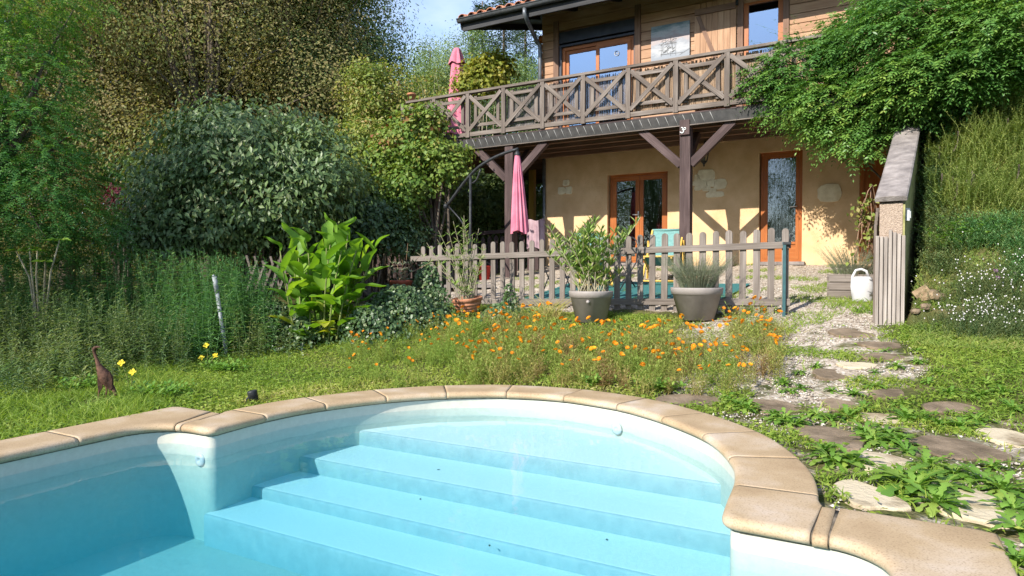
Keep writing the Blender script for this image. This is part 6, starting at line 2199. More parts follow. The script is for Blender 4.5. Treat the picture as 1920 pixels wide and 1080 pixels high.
# elder-like pale stems before the robinia
rng = np.random.default_rng(84)
fg = tree_thing("young_fig", "young tree with bare pale stems and a few large leaves before the robinia", "sapling", (lambda q: (q[0], q[1], float(gz(q[0], q[1]))))(AT(75, 510, 8.2)))
o = rel(fg); mb = MB(1); L = Leaves()
for (x0, y0, x1, y1) in ((55, 520, 30, 470), (60, 520, 55, 465), (68, 520, 70, 470), (95, 510, 112, 450), (85, 500, 84, 490)):
    a, b = np.array(AT(x0, y0, 8.2)) - o, np.array(AT(x1, y1, 8.1)) - o
    mb.tube([tuple(np.array([0, 0, 0])), tuple(a), tuple(b)], [.014, .011, .007], 6)
    an = rng.random(5) * 6.28
    L.add(np.repeat(b[None], 5, 0), np.stack([np.cos(an), np.sin(an), .2 + 0 * an], 1), np.array([[0, -.3, 1.]]), .17, .07, rng.random(5), .5, .1, .25)
mb.build("stems", M['twig'], fg); L.build("foliage", LM['dandelion'], fg)

# ------------------------------------------------------------------ ivy bank below the left part of the fence
def ground_cover(name, label, cat, regions, mat, seed, n, ll, lw, hmax, kind=None):
    rng = np.random.default_rng(seed); L = Leaves()
    for (x, y, rx, d, rd, h, q) in regions:
        k = int(n * q)
        px = x + rx * rng.normal(size=k) * .55
        dd = d + rd * rng.normal(size=k) * .5
        X = (px - 960) / FOCAL * dd
        e = np.exp(-((px - x) / rx) ** 2 - ((dd - d) / rd) ** 2)
        z = gz(X, dd) + h * e * (1 - .5 * rng.random(k) ** 2) + .02 * rng.random(k)
        N = np.stack([.6 * (px - x) / rx, -.7 + 0 * X, .7 + 0 * X], 1) + .5 * rng.normal(size=(k, 3))
        D = np.cross(N, rnd_dir(rng, k)) + np.array([0, -.1, -.5])
        s = ll * (.6 + .7 * rng.random(k))
        cv = np.clip(.4 + .3 * np.sin(px * .11) * np.sin(z * 12) + .2 * rng.normal(size=k), 0, 1)
        L.add(np.stack([X, dd, z], 1), D, N, s, s * lw, rng.random(k), cv, .1, .1)
    return tag(L.build(name, LM[mat]), label, cat, None, kind)


ground_cover("ivy", "dark ivy heaped along the foot of the picket fence", "ivy", [(745, 590, 85, 8.7, .5, .62, .4), (800, 560, 40, 9.2, .3, .45, .2), (690, 600, 60, 8.3, .4, .45, .2), (940, 580, 40, 9.2, .3, .2, .1), (800, 500, 40, 9.3, .2, .85, .1), (510, 590, 60, 8.6, .5, .55, .22), (560, 610, 40, 8.4, .4, .4, .1)], 'ivy', 91, 9000, .05, .8, .6, "stuff")
ground_cover("creeper", "ivy leaves climbing up the pickets right of the terracotta bowl", "ivy", [(955, 520, 22, 8.72, .05, .55, .5), (820, 500, 40, 8.9, .1, .6, .5)], 'ivy', 92, 500, .045, .8, .5, "stuff")

# ------------------------------------------------------------------ plant with big upright leaves
def big_leaf(V, T, Rn, Cl, n0, base, d, L_, W_, droop, r, rng):
    """broad pointed leaf with a folded midrib, 8 x 2 cells"""
    d = np.array(d, float); d /= np.linalg.norm(d)
    s = np.cross(d, [0, 0, 1.0]); s = s / max(np.linalg.norm(s), 1e-6)
    up = np.cross(s, d)
    K = 9
    wv = rng.uniform(-.07, .07)
    for i in range(K):
        t = i / (K - 1)
        w = W_ * (math.sin(math.pi * min(1, t * .93 + .07) ** .82)) ** .8 if i < K - 1 else 0
        c = base + d * L_ * t - np.array([0, 0, 1.]) * L_ * droop * t * t + s * wv * math.sin(t * 5) + up * wv * .35 * math.sin(t * 9 + r * 9)
        fold = .22
        V += [c - s * w / 2 + up * w * fold, c, c + s * w / 2 + up * w * fold]
    for i in range(K - 1):
        for j in (0, 1):
            a = n0 + 3 * i + j
            T += [(a, a + 1, a + 4), (a, a + 4, a + 3)]; Rn += [r, r]; Cl += [.5, .5]
    return n0 + 3 * K


rng = np.random.default_rng(101)
cb = G(612, 640)
cn = thing("canna_plant", "clump of tall bright green broad leaved canna behind the lawn", "plant", cb)
V, T, Rn, Cl = [], [], [], []
n0 = 0
mb = MB(2)
stalks = [(525, 470), (575, 455), (612, 465), (652, 440), (680, 485), (605, 495), (545, 465), (578, 475), (632, 440), (650, 455), (668, 470), (700, 470), (560, 480), (620, 450), (700, 470), (640, 470), (585, 500), (665, 500)]
for k, (tx, ty) in enumerate(stalks):
    b = np.array([(tx - 615) / FOCAL * 8 * .55, rng.normal() * .2, -.05])
    dd = cb[1] + rng.normal() * .22
    tip = np.array(AT(tx, ty, dd)) - np.array(cb)
    m_ = b * .5 + tip * .5 + np.array([-.02, 0, .05])
    ln = catmull([tuple(b), tuple(m_), tuple(tip)], 8)
    mb.tube(ln, list(np.linspace(.014, .007, len(ln))), 7)
    nl = 8
    for j in range(nl):
        f = .22 + .78 * j / (nl - 1)
        p = ln[int(f * (len(ln) - 1))]
        an = (j % 2) * math.pi + k * .9 + rng.normal() * .35
        el = .35 + .75 * f + rng.normal() * .15
        L_ = (.47 if f < .93 else .40) * rng.uniform(.8, 1.15)
        r = rng.uniform(.2, .84) if f > .42 else rng.choice([.3, .5, .95, .6, .97])
        n0 = big_leaf(V, T, Rn, Cl, n0, p, (math.cos(an) * math.cos(el), math.sin(an) * math.cos(el) - .15, math.sin(el)), L_ * (1 if f > .4 else .8), L_ * .40, rng.uniform(.10, .40), r, rng)
mb.build("stalks", M['stem'], cn)
np_mesh("leaves", np.array(V), np.array(T), LM['canna'], cn, {"rnd": np.array(Rn), "clump": np.array(Cl)}, True)

# ------------------------------------------------------------------ plants in the pots
def pot_plant(name, label, cat, base, tips, mat, seed, ll, lw, k, stem_r, stem_mat, start=.35, base_r=.1, up=.5):
    rng = np.random.default_rng(seed)
    t = thing(name, label, cat, base); o = np.array(base)
    mb = MB(seed); L = Leaves()
    for (x, y, d) in tips:
        b = np.array([rng.normal() * base_r, rng.normal() * base_r, -.03])
        e = np.array(AT(x, y, d)) - o
        m_ = b * .55 + e * .45 + np.array([0, 0, .04])
        ln = catmull([tuple(b), tuple(m_), tuple(e)], 10)
        mb.tube(ln, list(np.linspace(stem_r, stem_r * .5, len(ln))), 5, cap=False)
        i0 = int(start * (len(ln) - 1))
        for q in range(k):
            f = (q + rng.random()) / k; f = f ** .6
            P = ln[int(i0 + (len(ln) - 1 - i0) * f)]
            an = q * 2.1 + rng.random()
            L.add(P[None], np.array([[math.cos(an), math.sin(an), up + .5 * f + .2 * rng.normal()]]), np.array([[-.3 * math.cos(an), -.3 * math.sin(an) - .2, 1.]]), ll * rng.uniform(.7, 1.2), ll * lw, rng.random(1), rng.random(1), .1, .12)
    mb.build("stems", M[stem_mat], t); L.build("foliage", LM[mat], t)
    return t


rng = np.random.default_rng(111)
tips = [(1108 + rng.normal() * 36, 445 + rng.normal() * 28, P1[1] + rng.normal() * .15) for _ in range(42)] + [(1025, 435, P1[1]), (1160, 425, P1[1] - .1), (1165, 440, P1[1]), (1020, 470, P1[1]), (1175, 505, P1[1]), (1055, 478, P1[1] - .1), (1070, 430, P1[1]), (1130, 428, P1[1])]
pot_plant("oleander", "bushy oleander growing in the taupe pot in mid fence", "plant", (P1[0], P1[1], P1[2] + .37), tips, 'oleander', 112, .15, .17, 32, .007, 'twig', .40, .09, .85)
tips = [(868 + rng.normal() * 30, 480 + rng.normal() * 45, P3[1] + rng.normal() * .15) for _ in range(26)] + [(822, 432, P3[1]), (850, 415, P3[1]), (880, 432, P3[1]), (870, 404, P3[1]), (905, 470, P3[1]), (800, 455, P3[1])]
pot_plant("oleander", "thin leggy oleander growing in the ribbed terracotta bowl", "plant", (P3[0], P3[1], P3[2] + .19), tips, 'oleander', 113, .12, .13, 13, .0065, 'twig', .35, .06)
tips = [(750 + rng.normal() * 20, 485 + rng.normal() * 22, P4[1]) for _ in range(14)]
pot_plant("withered_plant", "withered greyish plant in the red clay trough", "plant", (P4[0], P4[1], P4[2] + .12), tips, 'lavender', 114, .07, .35, 9, .006, 'drytwig', .3, .04)


def lavender(label, base, n, r, h, seed):
    rng = np.random.default_rng(seed); t = thing("lavender", label, "plant", base); L = Leaves()
    an = rng.random(n) * 6.28; q = np.sqrt(rng.random(n))
    B = np.stack([np.cos(an) * q * r * .6, np.sin(an) * q * r * .6, -.02 + 0 * q], 1)
    herbs(L, rng, B, h * (.6 + .5 * rng.random(n)), np.stack([np.cos(an) * q, np.sin(an) * q], 1) * .75, 12, .035, .14, .9, rng.random(n), .004, .25)
    mb = MB(seed)
    for k in range(12):
        a = rng.random() * 6.28; mb.tube([(0, 0, -.02), (math.cos(a) * r * .5, math.sin(a) * r * .5, h * .4)], .006, 5)
    mb.build("stems", M['drytwig'], t); L.build("foliage", LM['lavender'], t)


lavender("low rounded lavender growing in the wide taupe pot", (P2[0], P2[1], P2[2] + .37), 520, .31, .44, 115)
LM_l2 = lavender("dry grey lavender growing in the wooden planter by the wall", (*HP(-.33, 10.1), .98), 420, .42, .42, 116)
# ------------------------------------------------------------------ lawn, bank grass, gravel
rng = np.random.default_rng(201)


def in_view(X, Y, Z, m=1.5):
    return (np.abs(X / Y) < .781 * m) & (Y > 1.0) & ((EYE - Z) / Y < .48)


def scatter(n, xr, yr, seed):
    r = np.random.default_rng(seed)
    X = xr[0] + (xr[1] - xr[0]) * r.random(n); Y = yr[0] + (yr[1] - yr[0]) * r.random(n)
    Z = gz(X, Y)
    a = UH[0] * X + UH[1] * Y; s = NH[0] * X + NH[1] * Y
    k = in_view(X, Y, Z)
    X, Y, Z, a, s = X[k], Y[k], Z[k], a[k], s[k]
    sd = np.full(len(X), 9.0)
    q = Y < 7
    sd[q] = pool_sd(X[q], Y[q])
    k = sd > W_COP + .03
    return X[k], Y[k], Z[k], a[k], s[k], sd[k]


def patchy(X, Y, f=1.0, p=0.0):
    return .5 + .25 * np.sin(X * 2.1 * f + 1.7 * np.sin(Y * 1.3 * f + p)) + .25 * np.sin(Y * 2.7 * f + 1.3 * np.sin(X * 1.9 * f + p))


BED = lambda a, s: (s < 7.95) & (s > 4.4) & (a > -5.6) & (a < -1.35 + .12 * np.sin(s * 3))
# lawn: blades and small round weeds
X, Y, Z, a, s, sd = scatter(640000, (-9.5, 8.0), (2.0, 11.0), 1)
gmk = gravel_mask(X, Y)
bed = BED(a, s)
keep = (rng.random(len(X)) > np.clip(gmk * 2.3 * (patchy(X, Y, 2.3) < .70), 0, .97)) & (s < 8.3 + (a < -5) * 1.0) & (rng.random(len(X)) < np.clip(1.25 - Y * .06, .3, 1)) & ~(bed & (rng.random(len(X)) < .35))
slab_at = []
for (x, y, w, h, *_r) in SLABS:
    g = G(x, y); gl = G(x - w / 2, y); gr = G(x + w / 2, y); gt_ = G(x, y - h / 2); gb = G(x, y + h / 2)
    slab_at.append((g[0], g[1], (gr[0] - gl[0]) / 2, max((gt_[1] - gb[1]) / 2, .10)))


def off_slabs(X, Y, k=.96):
    ok = np.ones(len(X), bool)
    for (x, y, rx, ry) in slab_at:
        ok &= (np.abs((X - x) / (rx * k)) ** 3 + np.abs((Y - y) / (ry * k)) ** 3) > 1
    return ok


hx, hy, _z = G(192, 752)
keep &= off_slabs(X, Y) & ~((np.abs(X - hx) < .12) & (Y < hy + .1) & (Y > hy - .5) & (rng.random(len(X)) < .8))
X, Y, Z, a, s = X[keep], Y[keep], Z[keep], a[keep], s[keep]
L = Leaves()
n = len(X); h = n // 2
cv = np.clip(patchy(X, Y, 1.3) * .55 + .25 * patchy(X, Y, 5, 1) + .12 * rng.normal(size=n) - .12 * (X < -2.2) + .22 * ((a > -4.5) & (a < -1)), 0, 1)
P = np.stack([X, Y, Z - .004], 1)
bend = rng.normal(size=(n, 3)) * np.array([1, 1, 0]) * .8
ln = .03 + .05 * rng.random(n) * (.5 + patchy(X, Y, 1.7, 2)) + .05 * ((X < -2.6) & (Y < 6)) * rng.random(n)
L.blades(P[:h], np.stack([.4 * rng.normal(size=h), .4 * rng.normal(size=h), np.ones(h)], 1), ln[:h], .0055 + .003 * rng.random(h), rng.random(h), cv[:h], bend[:h])
m_ = n - h
an = rng.random(m_) * 6.28
L.add(P[h:] + np.array([0, 0, .012]) + np.stack([0 * an, 0 * an, .035 * rng.random(m_)], 1), np.stack([np.cos(an), np.sin(an), .45 * rng.random(m_)], 1), np.array([[0, 0, 1.]]) + .45 * rng.normal(size=(m_, 3)), .022 + .026 * rng.random(m_), .011 + .012 * rng.random(m_), rng.random(m_), cv[h:], .12, .1)
tag(L.build("lawn_grass", LM['grass']), "short weedy lawn grass round the pool", "grass", None, "stuff")
# bank grass
X, Y, Z, a, s, sd = scatter(300000, (2.5, 13), (4.5, 13), 2)
wl_ = np.clip((s - 8.2) / 3.0, 0, 1.3) * 0.28 + 0.22
k = (s > 7.3) & (a > wl_ + .05) & (rng.random(len(X)) < .85)
X, Y, Z, a, s = X[k], Y[k], Z[k], a[k], s[k]
n = len(X); L = Leaves()
cv = np.clip(.55 * patchy(X, Y, 1.2, 3) + .3 * patchy(X, Y, 4) + .15 * rng.normal(size=n), 0, 1)
L.blades(np.stack([X, Y, Z - .01], 1), np.stack([.5 * rng.normal(size=n), -.3 + .5 * rng.normal(size=n), np.ones(n)], 1), .03 + .10 * rng.random(n) ** 2, .008 + .004 * rng.random(n), rng.random(n), cv, rng.normal(size=(n, 3)) * np.array([1, 1, 0]) * .9)
L.add(np.stack([X, Y, Z + .02], 1)[::2], rnd_dir(rng, len(X[::2])) + np.array([0, -.3, .5]), rnd_dir(rng, len(X[::2])) + np.array([0, -.6, .8]), .03 + .03 * rng.random(len(X[::2])), .016, rng.random(len(X[::2])), cv[::2])
tag(L.build("bank_grass", LM['drygrass']), "rough yellowish grass on the bank right of the wall", "grass", None, "stuff")
# terrace tufts and weeds on gravel
X, Y, Z, a, s, sd = scatter(160000, (-4, 6), (6.0, 14), 3)
k = (s > 7.9) & (s < 13.3) & (a < .05) & (a > -6.5) & (patchy(X, Y, 2.2, 1) + .25 * ((a > -1.6) & (s > 8.2) & (s < 11.5)) > .80) & (rng.random(len(X)) < .75)
X, Y, Z = X[k], Y[k], Z[k]; n = len(X); L = Leaves()
L.blades(np.stack([X, Y, Z - .004], 1), np.stack([.6 * rng.normal(size=n), .6 * rng.normal(size=n), np.ones(n)], 1), .03 + .06 * rng.random(n), .007, rng.random(n), np.clip(.45 + .25 * rng.normal(size=n), 0, 1), rng.normal(size=(n, 3)) * np.array([1, 1, 0]))
tag(L.build("terrace_grass", LM['grass']), "thin grass tufts coming through the terrace gravel", "grass", None, "stuff")
# longer grass at the left by the coping
X, Y, Z, a, s, sd = scatter(90000, (-8.5, -2.2), (3.0, 7), 4)
k = (np.hypot(X - hx, Y - hy) > .22) & ~((np.abs(X - hx) < .15) & (Y < hy)) & (rng.random(len(X)) < .5) & (X < -2.4 - .25 * (Y - 3.4)) & (patchy(X, Y, 2.0) > .35)
X, Y, Z = X[k], Y[k], Z[k]; n = len(X); L = Leaves()
L.blades(np.stack([X, Y, Z - .01], 1), np.stack([.4 * rng.normal(size=n), .4 * rng.normal(size=n), np.ones(n)], 1), .07 + .13 * rng.random(n) ** 2, .006, rng.random(n), np.clip(.25 + .2 * rng.normal(size=n), 0, 1), rng.normal(size=(n, 3)) * np.array([1, 1, 0]))
tag(L.build("tall_grass", LM['grass']), "longer grass at the left edge of the pool lawn", "grass", None, "stuff")
# pebbles
X, Y, Z, a, s, sd = scatter(260000, (-3.5, 5.5), (2.4, 13), 5)
k = (rng.random(len(X)) < gravel_mask(X, Y) * .75) & (rng.random(len(X)) < np.clip(1.5 - Y * .12, .12, 1)) & ((patchy(X, Y, 1.7, 4) > .42) | (s > 8)) & off_slabs(X, Y, 1.0)
X, Y, Z = X[k], Y[k], Z[k]; n = min(len(X), 26000); X, Y, Z = X[:n], Y[:n], Z[:n]
r = .006 + .010 * rng.random(n) ** 2
oc = np.array([[1, 0, 0], [-1, 0, 0], [0, 1, 0], [0, -1, 0], [0, 0, 1], [0, 0, -1.]]) * np.array([1, .8, .6])
tr_ = np.array([[0, 2, 4], [2, 1, 4], [1, 3, 4], [3, 0, 4], [2, 0, 5], [1, 2, 5], [3, 1, 5], [0, 3, 5]])
th = rng.random(n) * 6.28
c_, s_n = np.cos(th), np.sin(th)
v = oc[None] * r[:, None, None] * (.8 + .4 * rng.random((n, 6, 1)))
v = np.stack([v[..., 0] * c_[:, None] - v[..., 1] * s_n[:, None], v[..., 0] * s_n[:, None] + v[..., 1] * c_[:, None], v[..., 2]], -1) + np.stack([X, Y, Z + r * .2], 1)[:, None]
t = (np.arange(n)[:, None, None] * 6 + tr_[None]).reshape(-1, 3)
LM['pebble'] = leaf_mat("gravel_stones", [(0.1, (0.20, 0.16, 0.13)), (0.5, (0.38, 0.33, 0.28)), (0.95, (0.60, 0.56, 0.51))], 0.85, .2, 0, None, 0)
tag(np_mesh("gravel", v.reshape(-1, 3), t, LM['pebble'], None, {"rnd": np.repeat(rng.random(n), 8), "clump": np.zeros(n * 8)}, True), "pale gravel and small stones on the path", "gravel", None, "stuff")

# ------------------------------------------------------------------ dandelion rosettes along the path
def rosette(seed, n, ll):
    r = np.random.default_rng(seed); V, T, Rn, Cl = [], [], [], []; n0 = 0
    for k in range(n):
        an = k * 2.4 + r.uniform(-.3, .3); el = r.uniform(.25, 1.1)
        d = np.array([math.cos(an) * math.cos(el), math.sin(an) * math.cos(el), math.sin(el)])
        s_ = np.array([-math.sin(an), math.cos(an), 0]); up = np.cross(d, s_); up = up if up[2] > 0 else -up
        L_ = ll * r.uniform(.6, 1.2); W_ = L_ * r.uniform(.22, .32); K = 10
        rv = r.random()
        dr = r.uniform(.3, .75)
        for i in range(K):
            q = i / (K - 1)
            w = W_ * (.25 + .75 * q ** .8) * (1.0 if i % 2 else .5) * (0 if i == K - 1 else 1) * (1 if i < K - 2 else .8)
            c = d * L_ * q - np.array([0, 0, 1]) * L_ * dr * q * q + np.array([0, 0, .005])
            V += [c - s_ * w / 2 + up * w * .18 - d * w * .12, c, c + s_ * w / 2 + up * w * .18 - d * w * .12]
        for i in range(K - 1):
            for j in (0, 1):
                a_i = n0 + 3 * i + j
                T += [(a_i, a_i + 1, a_i + 4), (a_i, a_i + 4, a_i + 3)]; Rn += [rv, rv]; Cl += [.5, .5]
        n0 += 3 * K
    return np_mesh("dandelion", np.array(V), np.array(T), LM['dandelion'], None, {"rnd": np.array(Rn), "clump": np.array(Cl)}, True)


DAND = [(1715, 920, 1.5), (1690, 905, 1.2), (1755, 950, 1.0), (1560, 868, 1.15), (1545, 850, 1.0), (1600, 870, .9), (1470, 790, 1.1), (1450, 783, .9), (1490, 800, .8), (1385, 762, 1.1), (1365, 750, .9), (1400, 770, .8),
        (1640, 830, 1.1), (1680, 835, 1.2), (1620, 815, .9), (1660, 815, 1.0), (1700, 850, .9), (1740, 880, .9), (1790, 890, .9), (1840, 905, 1.0), (1880, 925, 1.0), (1770, 915, .9), (1560, 790, .9), (1590, 785, .9), (1530, 780, .8),
        (1500, 730, .9), (1470, 722, .9), (1480, 735, .7), (1620, 770, .8), (1700, 790, 1.0), (1730, 785, .9), (1760, 800, .9), (1800, 805, .8), (1830, 790, .8), (1560, 735, .8), (1600, 742, .8), (1640, 725, .9), (1610, 715, .7), (1530, 690, .7),
        (1500, 700, .6), (1640, 700, .7), (1680, 690, .8), (1720, 680, .8), (1660, 660, .7), (1720, 660, .6), (1900, 960, 1.0), (1910, 1000, 1.0), (1905, 1060, .8), (1690, 760, .8), (1860, 880, .8), (1610, 585, .8), (1640, 590, .8), (1625, 578, .8),
        (1730, 620, .8), (1760, 610, .7), (1700, 635, .6), (1780, 740, .8), (1850, 720, .9), (1810, 700, .8), (1880, 740, .9), (1760, 700, .8), (1740, 720, .8), (1835, 745, .9), (1890, 700, .8), (1900, 770, .9)]
protos = [rosette(301, 26, .15), rosette(302, 20, .13), rosette(303, 32, .16)]
first = [True] * 3
rs = random.Random(17)
for i, (x, y, sc) in enumerate(DAND):
    g = G(x, y); k = i % 3
    lab = "jagged dandelion rosette growing between the stepping stones of the path" if i > 2 else "largest dandelion rosette growing over the pale stone beside the coping"
    if i in (1, 2): lab = ["", "upright dandelion rosette just left of the largest one beside the coping", "dandelion rosette just right of the largest one beside the coping"][i]
    gr = "dandelions along the path" if i > 2 else None
    sc *= 1.0 if y < 770 else 1.2
    if first[k]:
        o = protos[k]; first[k] = False
        o.location = (g[0], g[1], g[2]); o.scale = (sc,) * 3; tag(o, lab, "weed", gr)
    else:
        o = dup(protos[k], g, rs.uniform(0, 6.28), sc, lab)
        if gr: o["group"] = gr
        elif "group" in o: del o["group"]
        o["category"] = "weed"

# ------------------------------------------------------------------ cosmos bed
def flower_mesh(seed, r, n, mat, name="flower_head"):
    rr = np.random.default_rng(seed); V, T, Rn = [], [], []; n0 = 0
    for ring in range(2):
        for k in range(n):
            an = 2 * math.pi * (k + .5 * ring) / n + rr.uniform(-.1, .1)
            d = np.array([math.cos(an), math.sin(an), .25 + .35 * ring]); s_ = np.array([-math.sin(an), math.cos(an), 0])
            L_ = r * (1 - .22 * ring); w = r * .62
            V += [np.zeros(3), d * L_ * .6 - s_ * w / 2, d * L_ - s_ * w * .25, d * L_ * .94, d * L_ + s_ * w * .25, d * L_ * .6 + s_ * w / 2]
            T += [(n0, n0 + 1, n0 + 2), (n0, n0 + 2, n0 + 3), (n0, n0 + 3, n0 + 4), (n0, n0 + 4, n0 + 5)]; Rn += [rr.random()] * 4; n0 += 6
    return np.array(V), np.array(T), np.array(Rn)


def cosmos(seed, h, brown, heads):
    r = np.random.default_rng(seed)
    t = thing("cosmos_plant", "feathery cosmos plant with orange flowers in the bed behind the round coping", "flower", (0, 0, 0), 0, "orange cosmos behind the pool")
    L = Leaves(); n = 9
    B = np.stack([r.normal(size=n) * .05, r.normal(size=n) * .05, np.full(n, -.02)], 1)
    lean = r.normal(size=(n, 2)) * .22
    H = h * (.65 + .4 * r.random(n))
    herbs(L, r, B, H, lean, 13, .075, .13, .7, brown, .005, .1, taper=.3)
    herbs(L, r, B, H * .8, lean + r.normal(size=(n, 2)) * .3, 12, .06, .13, .6, min(1, brown + .15), .004, .1, taper=.3)
    L.build("foliage", LM['cosmos'], t)
    mb = MB(seed)
    for k in range(heads):
        V, T, Rn = flower_mesh(seed + k, .027 + .009 * r.random(), 8, 'petal')
        rot = Matrix.Rotation(r.uniform(.2, 1.1), 3, 'X') @ Matrix.Rotation(r.uniform(0, 6), 3, 'Z')
        rot = Matrix.Rotation(r.uniform(-.8, .8), 3, 'Z') @ rot
        V = V @ np.array(rot).T
        e = B[k] + np.array([lean[k][0], lean[k][1], 1.0]) * H[k] + np.array([0, 0, .03])
        o = np_mesh("flower_head", V, T, LM['petal'], t, {"rnd": Rn, "clump": np.full(len(T), r.random())})
        o.location = e
        V2 = MB(k); V2.lathe([(0, -.004), (.007, 0), (.006, .008), (0, .011)], n=8)
        c = V2.build("flower_center", M['yellowc'], o)
    return t


M['yellowc'] = plain("flower_eye", (0.6, 0.32, 0.02), .8)
protos = [cosmos(401, .36, .25, 1), cosmos(402, .38, .55, 2), cosmos(403, .33, .75, 1), cosmos(404, .40, .4, 2), cosmos(405, .30, .15, 0), cosmos(406, .36, .65, 2), cosmos(407, .34, .9, 0)]
PROTO_LAB = {0: "feathery cosmos plant with one orange flower in the bed behind the round coping", 1: "feathery cosmos plant with two orange flowers in the bed behind the round coping",
             2: "browning cosmos plant with one orange flower in the bed behind the round coping", 3: "tall cosmos plant with a pair of orange flowers in the bed behind the round coping",
             4: "small green cosmos plant without flowers in the bed behind the round coping", 5: "brownish cosmos plant with two orange flowers in the bed behind the round coping", 6: "dry reddish cosmos plant without flowers in the bed behind the round coping"}
first = [True] * 7
rs = random.Random(23)
spots = []
tries = 0
while len(spots) < 235 and tries < 20000:
    tries += 1
    x, y = rs.uniform(640, 1460), rs.uniform(615, 748)
    if x < 1000 and rs.random() < .40: continue
    if x < 850 and y > 690 and rs.random() < .8: continue
    if x < 800 and rs.random() < .45: continue
    g = G(x, y)
    s_v = g[0] * NH[0] + g[1] * NH[1]
    if g[1] > 8.6: continue
    if float(pool_sd(np.array([g[0]]), np.array([g[1]]))[0]) < W_COP + .12: continue
    if x > 1400 and y > 715: continue
    if any((g[0] - q[0]) ** 2 + (g[1] - q[1]) ** 2 < .13 ** 2 for q in spots): continue
    if 1030 < x < 1370 and y < 652: continue
    if math.hypot(g[0] - P1[0], g[1] - P1[1]) < .35 or math.hypot(g[0] - P2[0], g[1] - P2[1]) < .4: continue
    spots.append((*g, x))
for i, (gx_, gy_, gz_, px) in enumerate(spots):
    k = rs.choice([0, 4, 4, 3, 0, 1]) if px < 900 else rs.choice([0, 1, 2, 3, 5, 6, 2, 6, 5, 1])
    sc = rs.uniform(.68, 1.0)
    if px < 820: sc *= .75
    if px > 1000 and gy_ < 6.3: sc *= .85
    if first[k]:
        o = protos[k]; first[k] = False
        o.location = (gx_, gy_, gz_); o.scale = (sc,) * 3; o["label"] = PROTO_LAB[k]
    else:
        dup(protos[k], (gx_, gy_, gz_), rs.uniform(0, 6.28), sc, PROTO_LAB[k])
for k in range(7):
    if first[k]: protos[k].location = (0.2, 7.2, float(gz(.2, 7.2))); protos[k]["label"] = PROTO_LAB[k]

# ------------------------------------------------------------------ evening primroses, fleabane, scabious
def primrose(label, px, py, tops, seed):
    r = np.random.default_rng(seed); g = G(px, py)
    t = thing("evening_primrose", label, "flower", g); o = np.array(g)
    L = Leaves(); mb = MB(seed)
    for k in range(24):
        an = k * 2.4; L.add(np.zeros((1, 3)), np.array([[math.cos(an), math.sin(an), .5 + r.random()]]), np.array([[0, 0, 1.]]), .11, .025, r.random(1), .5, .1, .3)
    for (x, y) in tops:
        e = np.array(AT(x, y, g[1] - .02)) - o
        mb.tube(catmull([(0, 0, 0), tuple(e * .5 + np.array([.01, 0, .02])), tuple(e)], 10), .004, 5)
        for k in range(8):
            f = .2 + .09 * k; an = k * 2.4
            L.add((e * f)[None], np.array([[math.cos(an), math.sin(an), .6]]), np.array([[0, 0, 1.]]), .06, .014, r.random(1), .5, .1, .2)
        V, T, Rn = flower_mesh(seed + int(x), .034, 4, 'y')
        V = V @ np.array(Matrix.Rotation(1.0, 3, 'X') @ Matrix.Rotation(r.uniform(0, 6), 3, 'Z')).T
        f_ = np_mesh("flower_head", V, T, LM['yellowpetal'], t, {"rnd": Rn, "clump": np.full(len(T), .5)}); f_.location = e
    mb.build("stems", M['stem'], t); L.build("foliage", LM['dandelion'], t)


primrose("yellow evening primrose right of the heron sculpture", 243, 735, [(228, 681), (249, 698)], 501)
primrose("taller yellow evening primrose left of the grey pipe", 388, 690, [(387, 648), (378, 671), (404, 667)], 502)


def fleabane(label, px, py, w, seed, n=260, nf=60):
    r = np.random.default_rng(seed); g = G(px, py)
    t = thing("fleabane", label, "flower", g); o = np.array(g)
    X = g[0] + r.normal(size=n) * w * .6; Y = g[1] + r.normal(size=n) * w * .45
    B = np.stack([X, Y, gz(X, Y)], 1) - o
    L = Leaves(); lean = r.normal(size=(n, 2)) * .4 + np.array([0, -.2])
    H = .12 + .16 * r.random(n)
    herbs(L, r, B, H, lean, 9, .045, .18, .6, r.random(n), .003)
    L.build("foliage", LM['weed2'], t)
    F = Leaves(); e = B[:nf] + np.concatenate([lean[:nf], np.ones((nf, 1))], 1) * H[:nf, None] + np.array([0, -.01, .03])
    for k in range(7):
        an = k * 6.283 / 7
        F.add(e, np.stack([np.full(nf, math.cos(an)), np.full(nf, -.45 + .3 * math.sin(an)), np.full(nf, .9 * math.sin(an))], 1), np.array([[0, -.9, .45]]), .009, .0065, r.random(nf), r.random(nf))
    tag(F.build("blossoms", LM['whitepetal'], t), kind="stuff")


for i, (x, y, w, lab) in enumerate(((1800, 600, .30, "white fleabane clump at the left end of the daisy patch on the bank"), (1850, 585, .34, "white fleabane clump in the middle of the daisy patch"), (1895, 560, .34, "white fleabane clump uphill at the right edge"),
                                    (1890, 620, .34, "white fleabane clump low at the right edge"), (1840, 625, .30, "white fleabane clump along the lower front of the daisy patch"))):
    fleabane(lab, x, y, w, 510 + i)
for i, (x, y, lab) in enumerate(((1867, 508, "leftmost purple scabious flower on the bank grass"), (1904, 514, "rightmost purple scabious flower on the bank grass"), (1871, 521, "lowest purple scabious flower on the bank grass"))):
    p = AT(x, y, G(x, y + 14)[1]); b_ = G(x, y + 14)
    t = thing("scabious", lab, "flower", b_, 0, "scabious on the bank")
    V, T, Rn = flower_mesh(600 + i, .026, 9, 'p'); V = V @ np.array(Matrix.Rotation(.9, 3, 'X')).T
    f_ = np_mesh("flower_head", V, T, LM['purplepetal'], t, {"rnd": Rn, "clump": np.full(len(T), .5)}); f_.location = Vector(p) - Vector(b_)
    mb = MB(); mb.tube([(0, 0, 0), Vector(p) - Vector(b_)], .003, 4); mb.build("stalk", M['stem'], t)
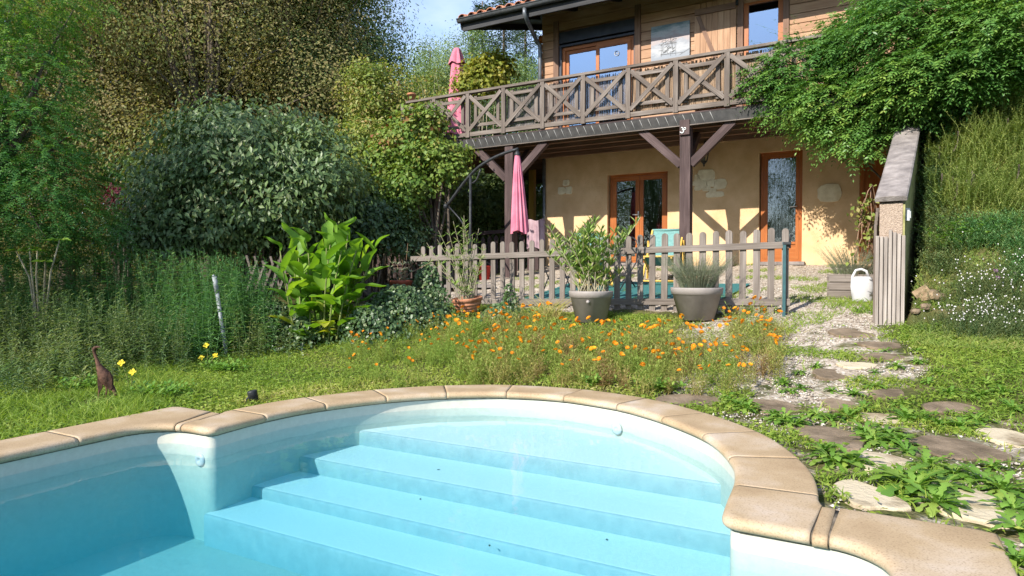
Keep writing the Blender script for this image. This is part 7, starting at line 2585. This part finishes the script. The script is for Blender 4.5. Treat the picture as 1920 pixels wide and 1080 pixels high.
# leafy plants
rng = np.random.default_rng(520)
for (x, y, w, h, mat, name, lab, n) in ((1790, 460, .35, .3, 'dandelion', "leafy_weed", "bright green broad leaved weed clump on the bank", 60), (1580, 575, .3, .1, 'grass', "grass_tuft", "grass tuft on the path left of the watering can", 140),
                                     (1715, 470, .22, .28, 'grass', "grass_tuft", "long grass tuft at the foot of the bank beside the wall", 160), (1640, 585, .3, .12, 'grass', "grass_tuft", "green tuft at the foot of the slatted wall end", 180),
                                     (1030, 600, .14, .34, 'cosmos', "dry_stalks", "clump of dry brown stalks left of the taupe oleander pot", 120), (960, 588, .16, .2, 'cosmos', "dry_stalks", "dry stalks right of the terracotta bowl", 60),
                                     (150, 735, .22, .12, 'dandelion', "leafy_weed", "round leaved weed left of the heron sculpture", 70), (300, 745, .35, .10, 'dandelion', "leafy_weed", "low leafy weed right of the heron sculpture", 90), (470, 660, .4, .12, 'dandelion', "leafy_weed", "leafy weed patch right of the grey pipe", 90), (420, 700, .3, .12, 'dandelion', "leafy_weed", "leafy weed below the grey pipe", 70),
                                     (1240, 735, .16, .1, 'dandelion', "leafy_weed", "small green weed at the back of the round coping", 50), (1115, 722, .14, .09, 'dandelion', "leafy_weed", "small weed against the coping under the flowers", 40)):
    g = G(x, y); L = Leaves()
    X = g[0] + rng.normal(size=n) * w * .5; Y = g[1] + rng.normal(size=n) * w * .35
    P = np.stack([X, Y, gz(X, Y)], 1) - np.array(g)
    an = rng.random(n) * 6.28
    if mat == 'dandelion':
        herbs(L, rng, P * .5, h * (.5 + .6 * rng.random(n)), rng.normal(size=(n, 2)) * 1.1, 4, .09, .45, .4, rng.random(n), .004, .3)
    else:
        L.blades(P, np.stack([.4 * np.cos(an), .4 * np.sin(an), np.ones(n)], 1), h * (.6 + .6 * rng.random(n)), .008, rng.random(n), np.full(n, .35 if mat == 'grass' else .8), np.stack([np.cos(an), np.sin(an), 0 * an], 1))
    o = L.build(name, LM[mat]); o.location = g
    tag(o, lab, "weed" if name != "dry_stalks" else "dry stalks")

for (x0, x1, y0, y1, h, n, mat, lab) in ((1728, 1765, 250, 400, .22, 900, 'ivy', "dark ivy against the outer side of the retaining wall"), (1735, 1800, 400, 520, .14, 700, 'weed2', "low pale weeds on the bank just right of the wall"), (1800, 1915, 420, 470, .16, 600, 'weed', "low green plants below the big rosemary"), (1900, 1925, 470, 540, .15, 200, 'weed', "low green plants at the right edge of the bank")):
    r = np.random.default_rng(x0 + y0); L = Leaves()
    P = np.array([G(r.uniform(x0, x1), r.uniform(y0, y1)) for _ in range(n // 4)])
    P = np.repeat(P, 4, 0) + r.normal(size=(len(P) * 4, 3)) * np.array([.07, .07, .01])
    m_ = len(P)
    herbs(L, r, P, h * (.5 + .8 * r.random(m_)), r.normal(size=(m_, 2)) * .5, 9, .06, .4 if mat == 'ivy' else .24, .4, r.random(m_), .004, .15)
    tag(L.build("undergrowth", LM[mat]), lab, "weeds", None, "stuff")
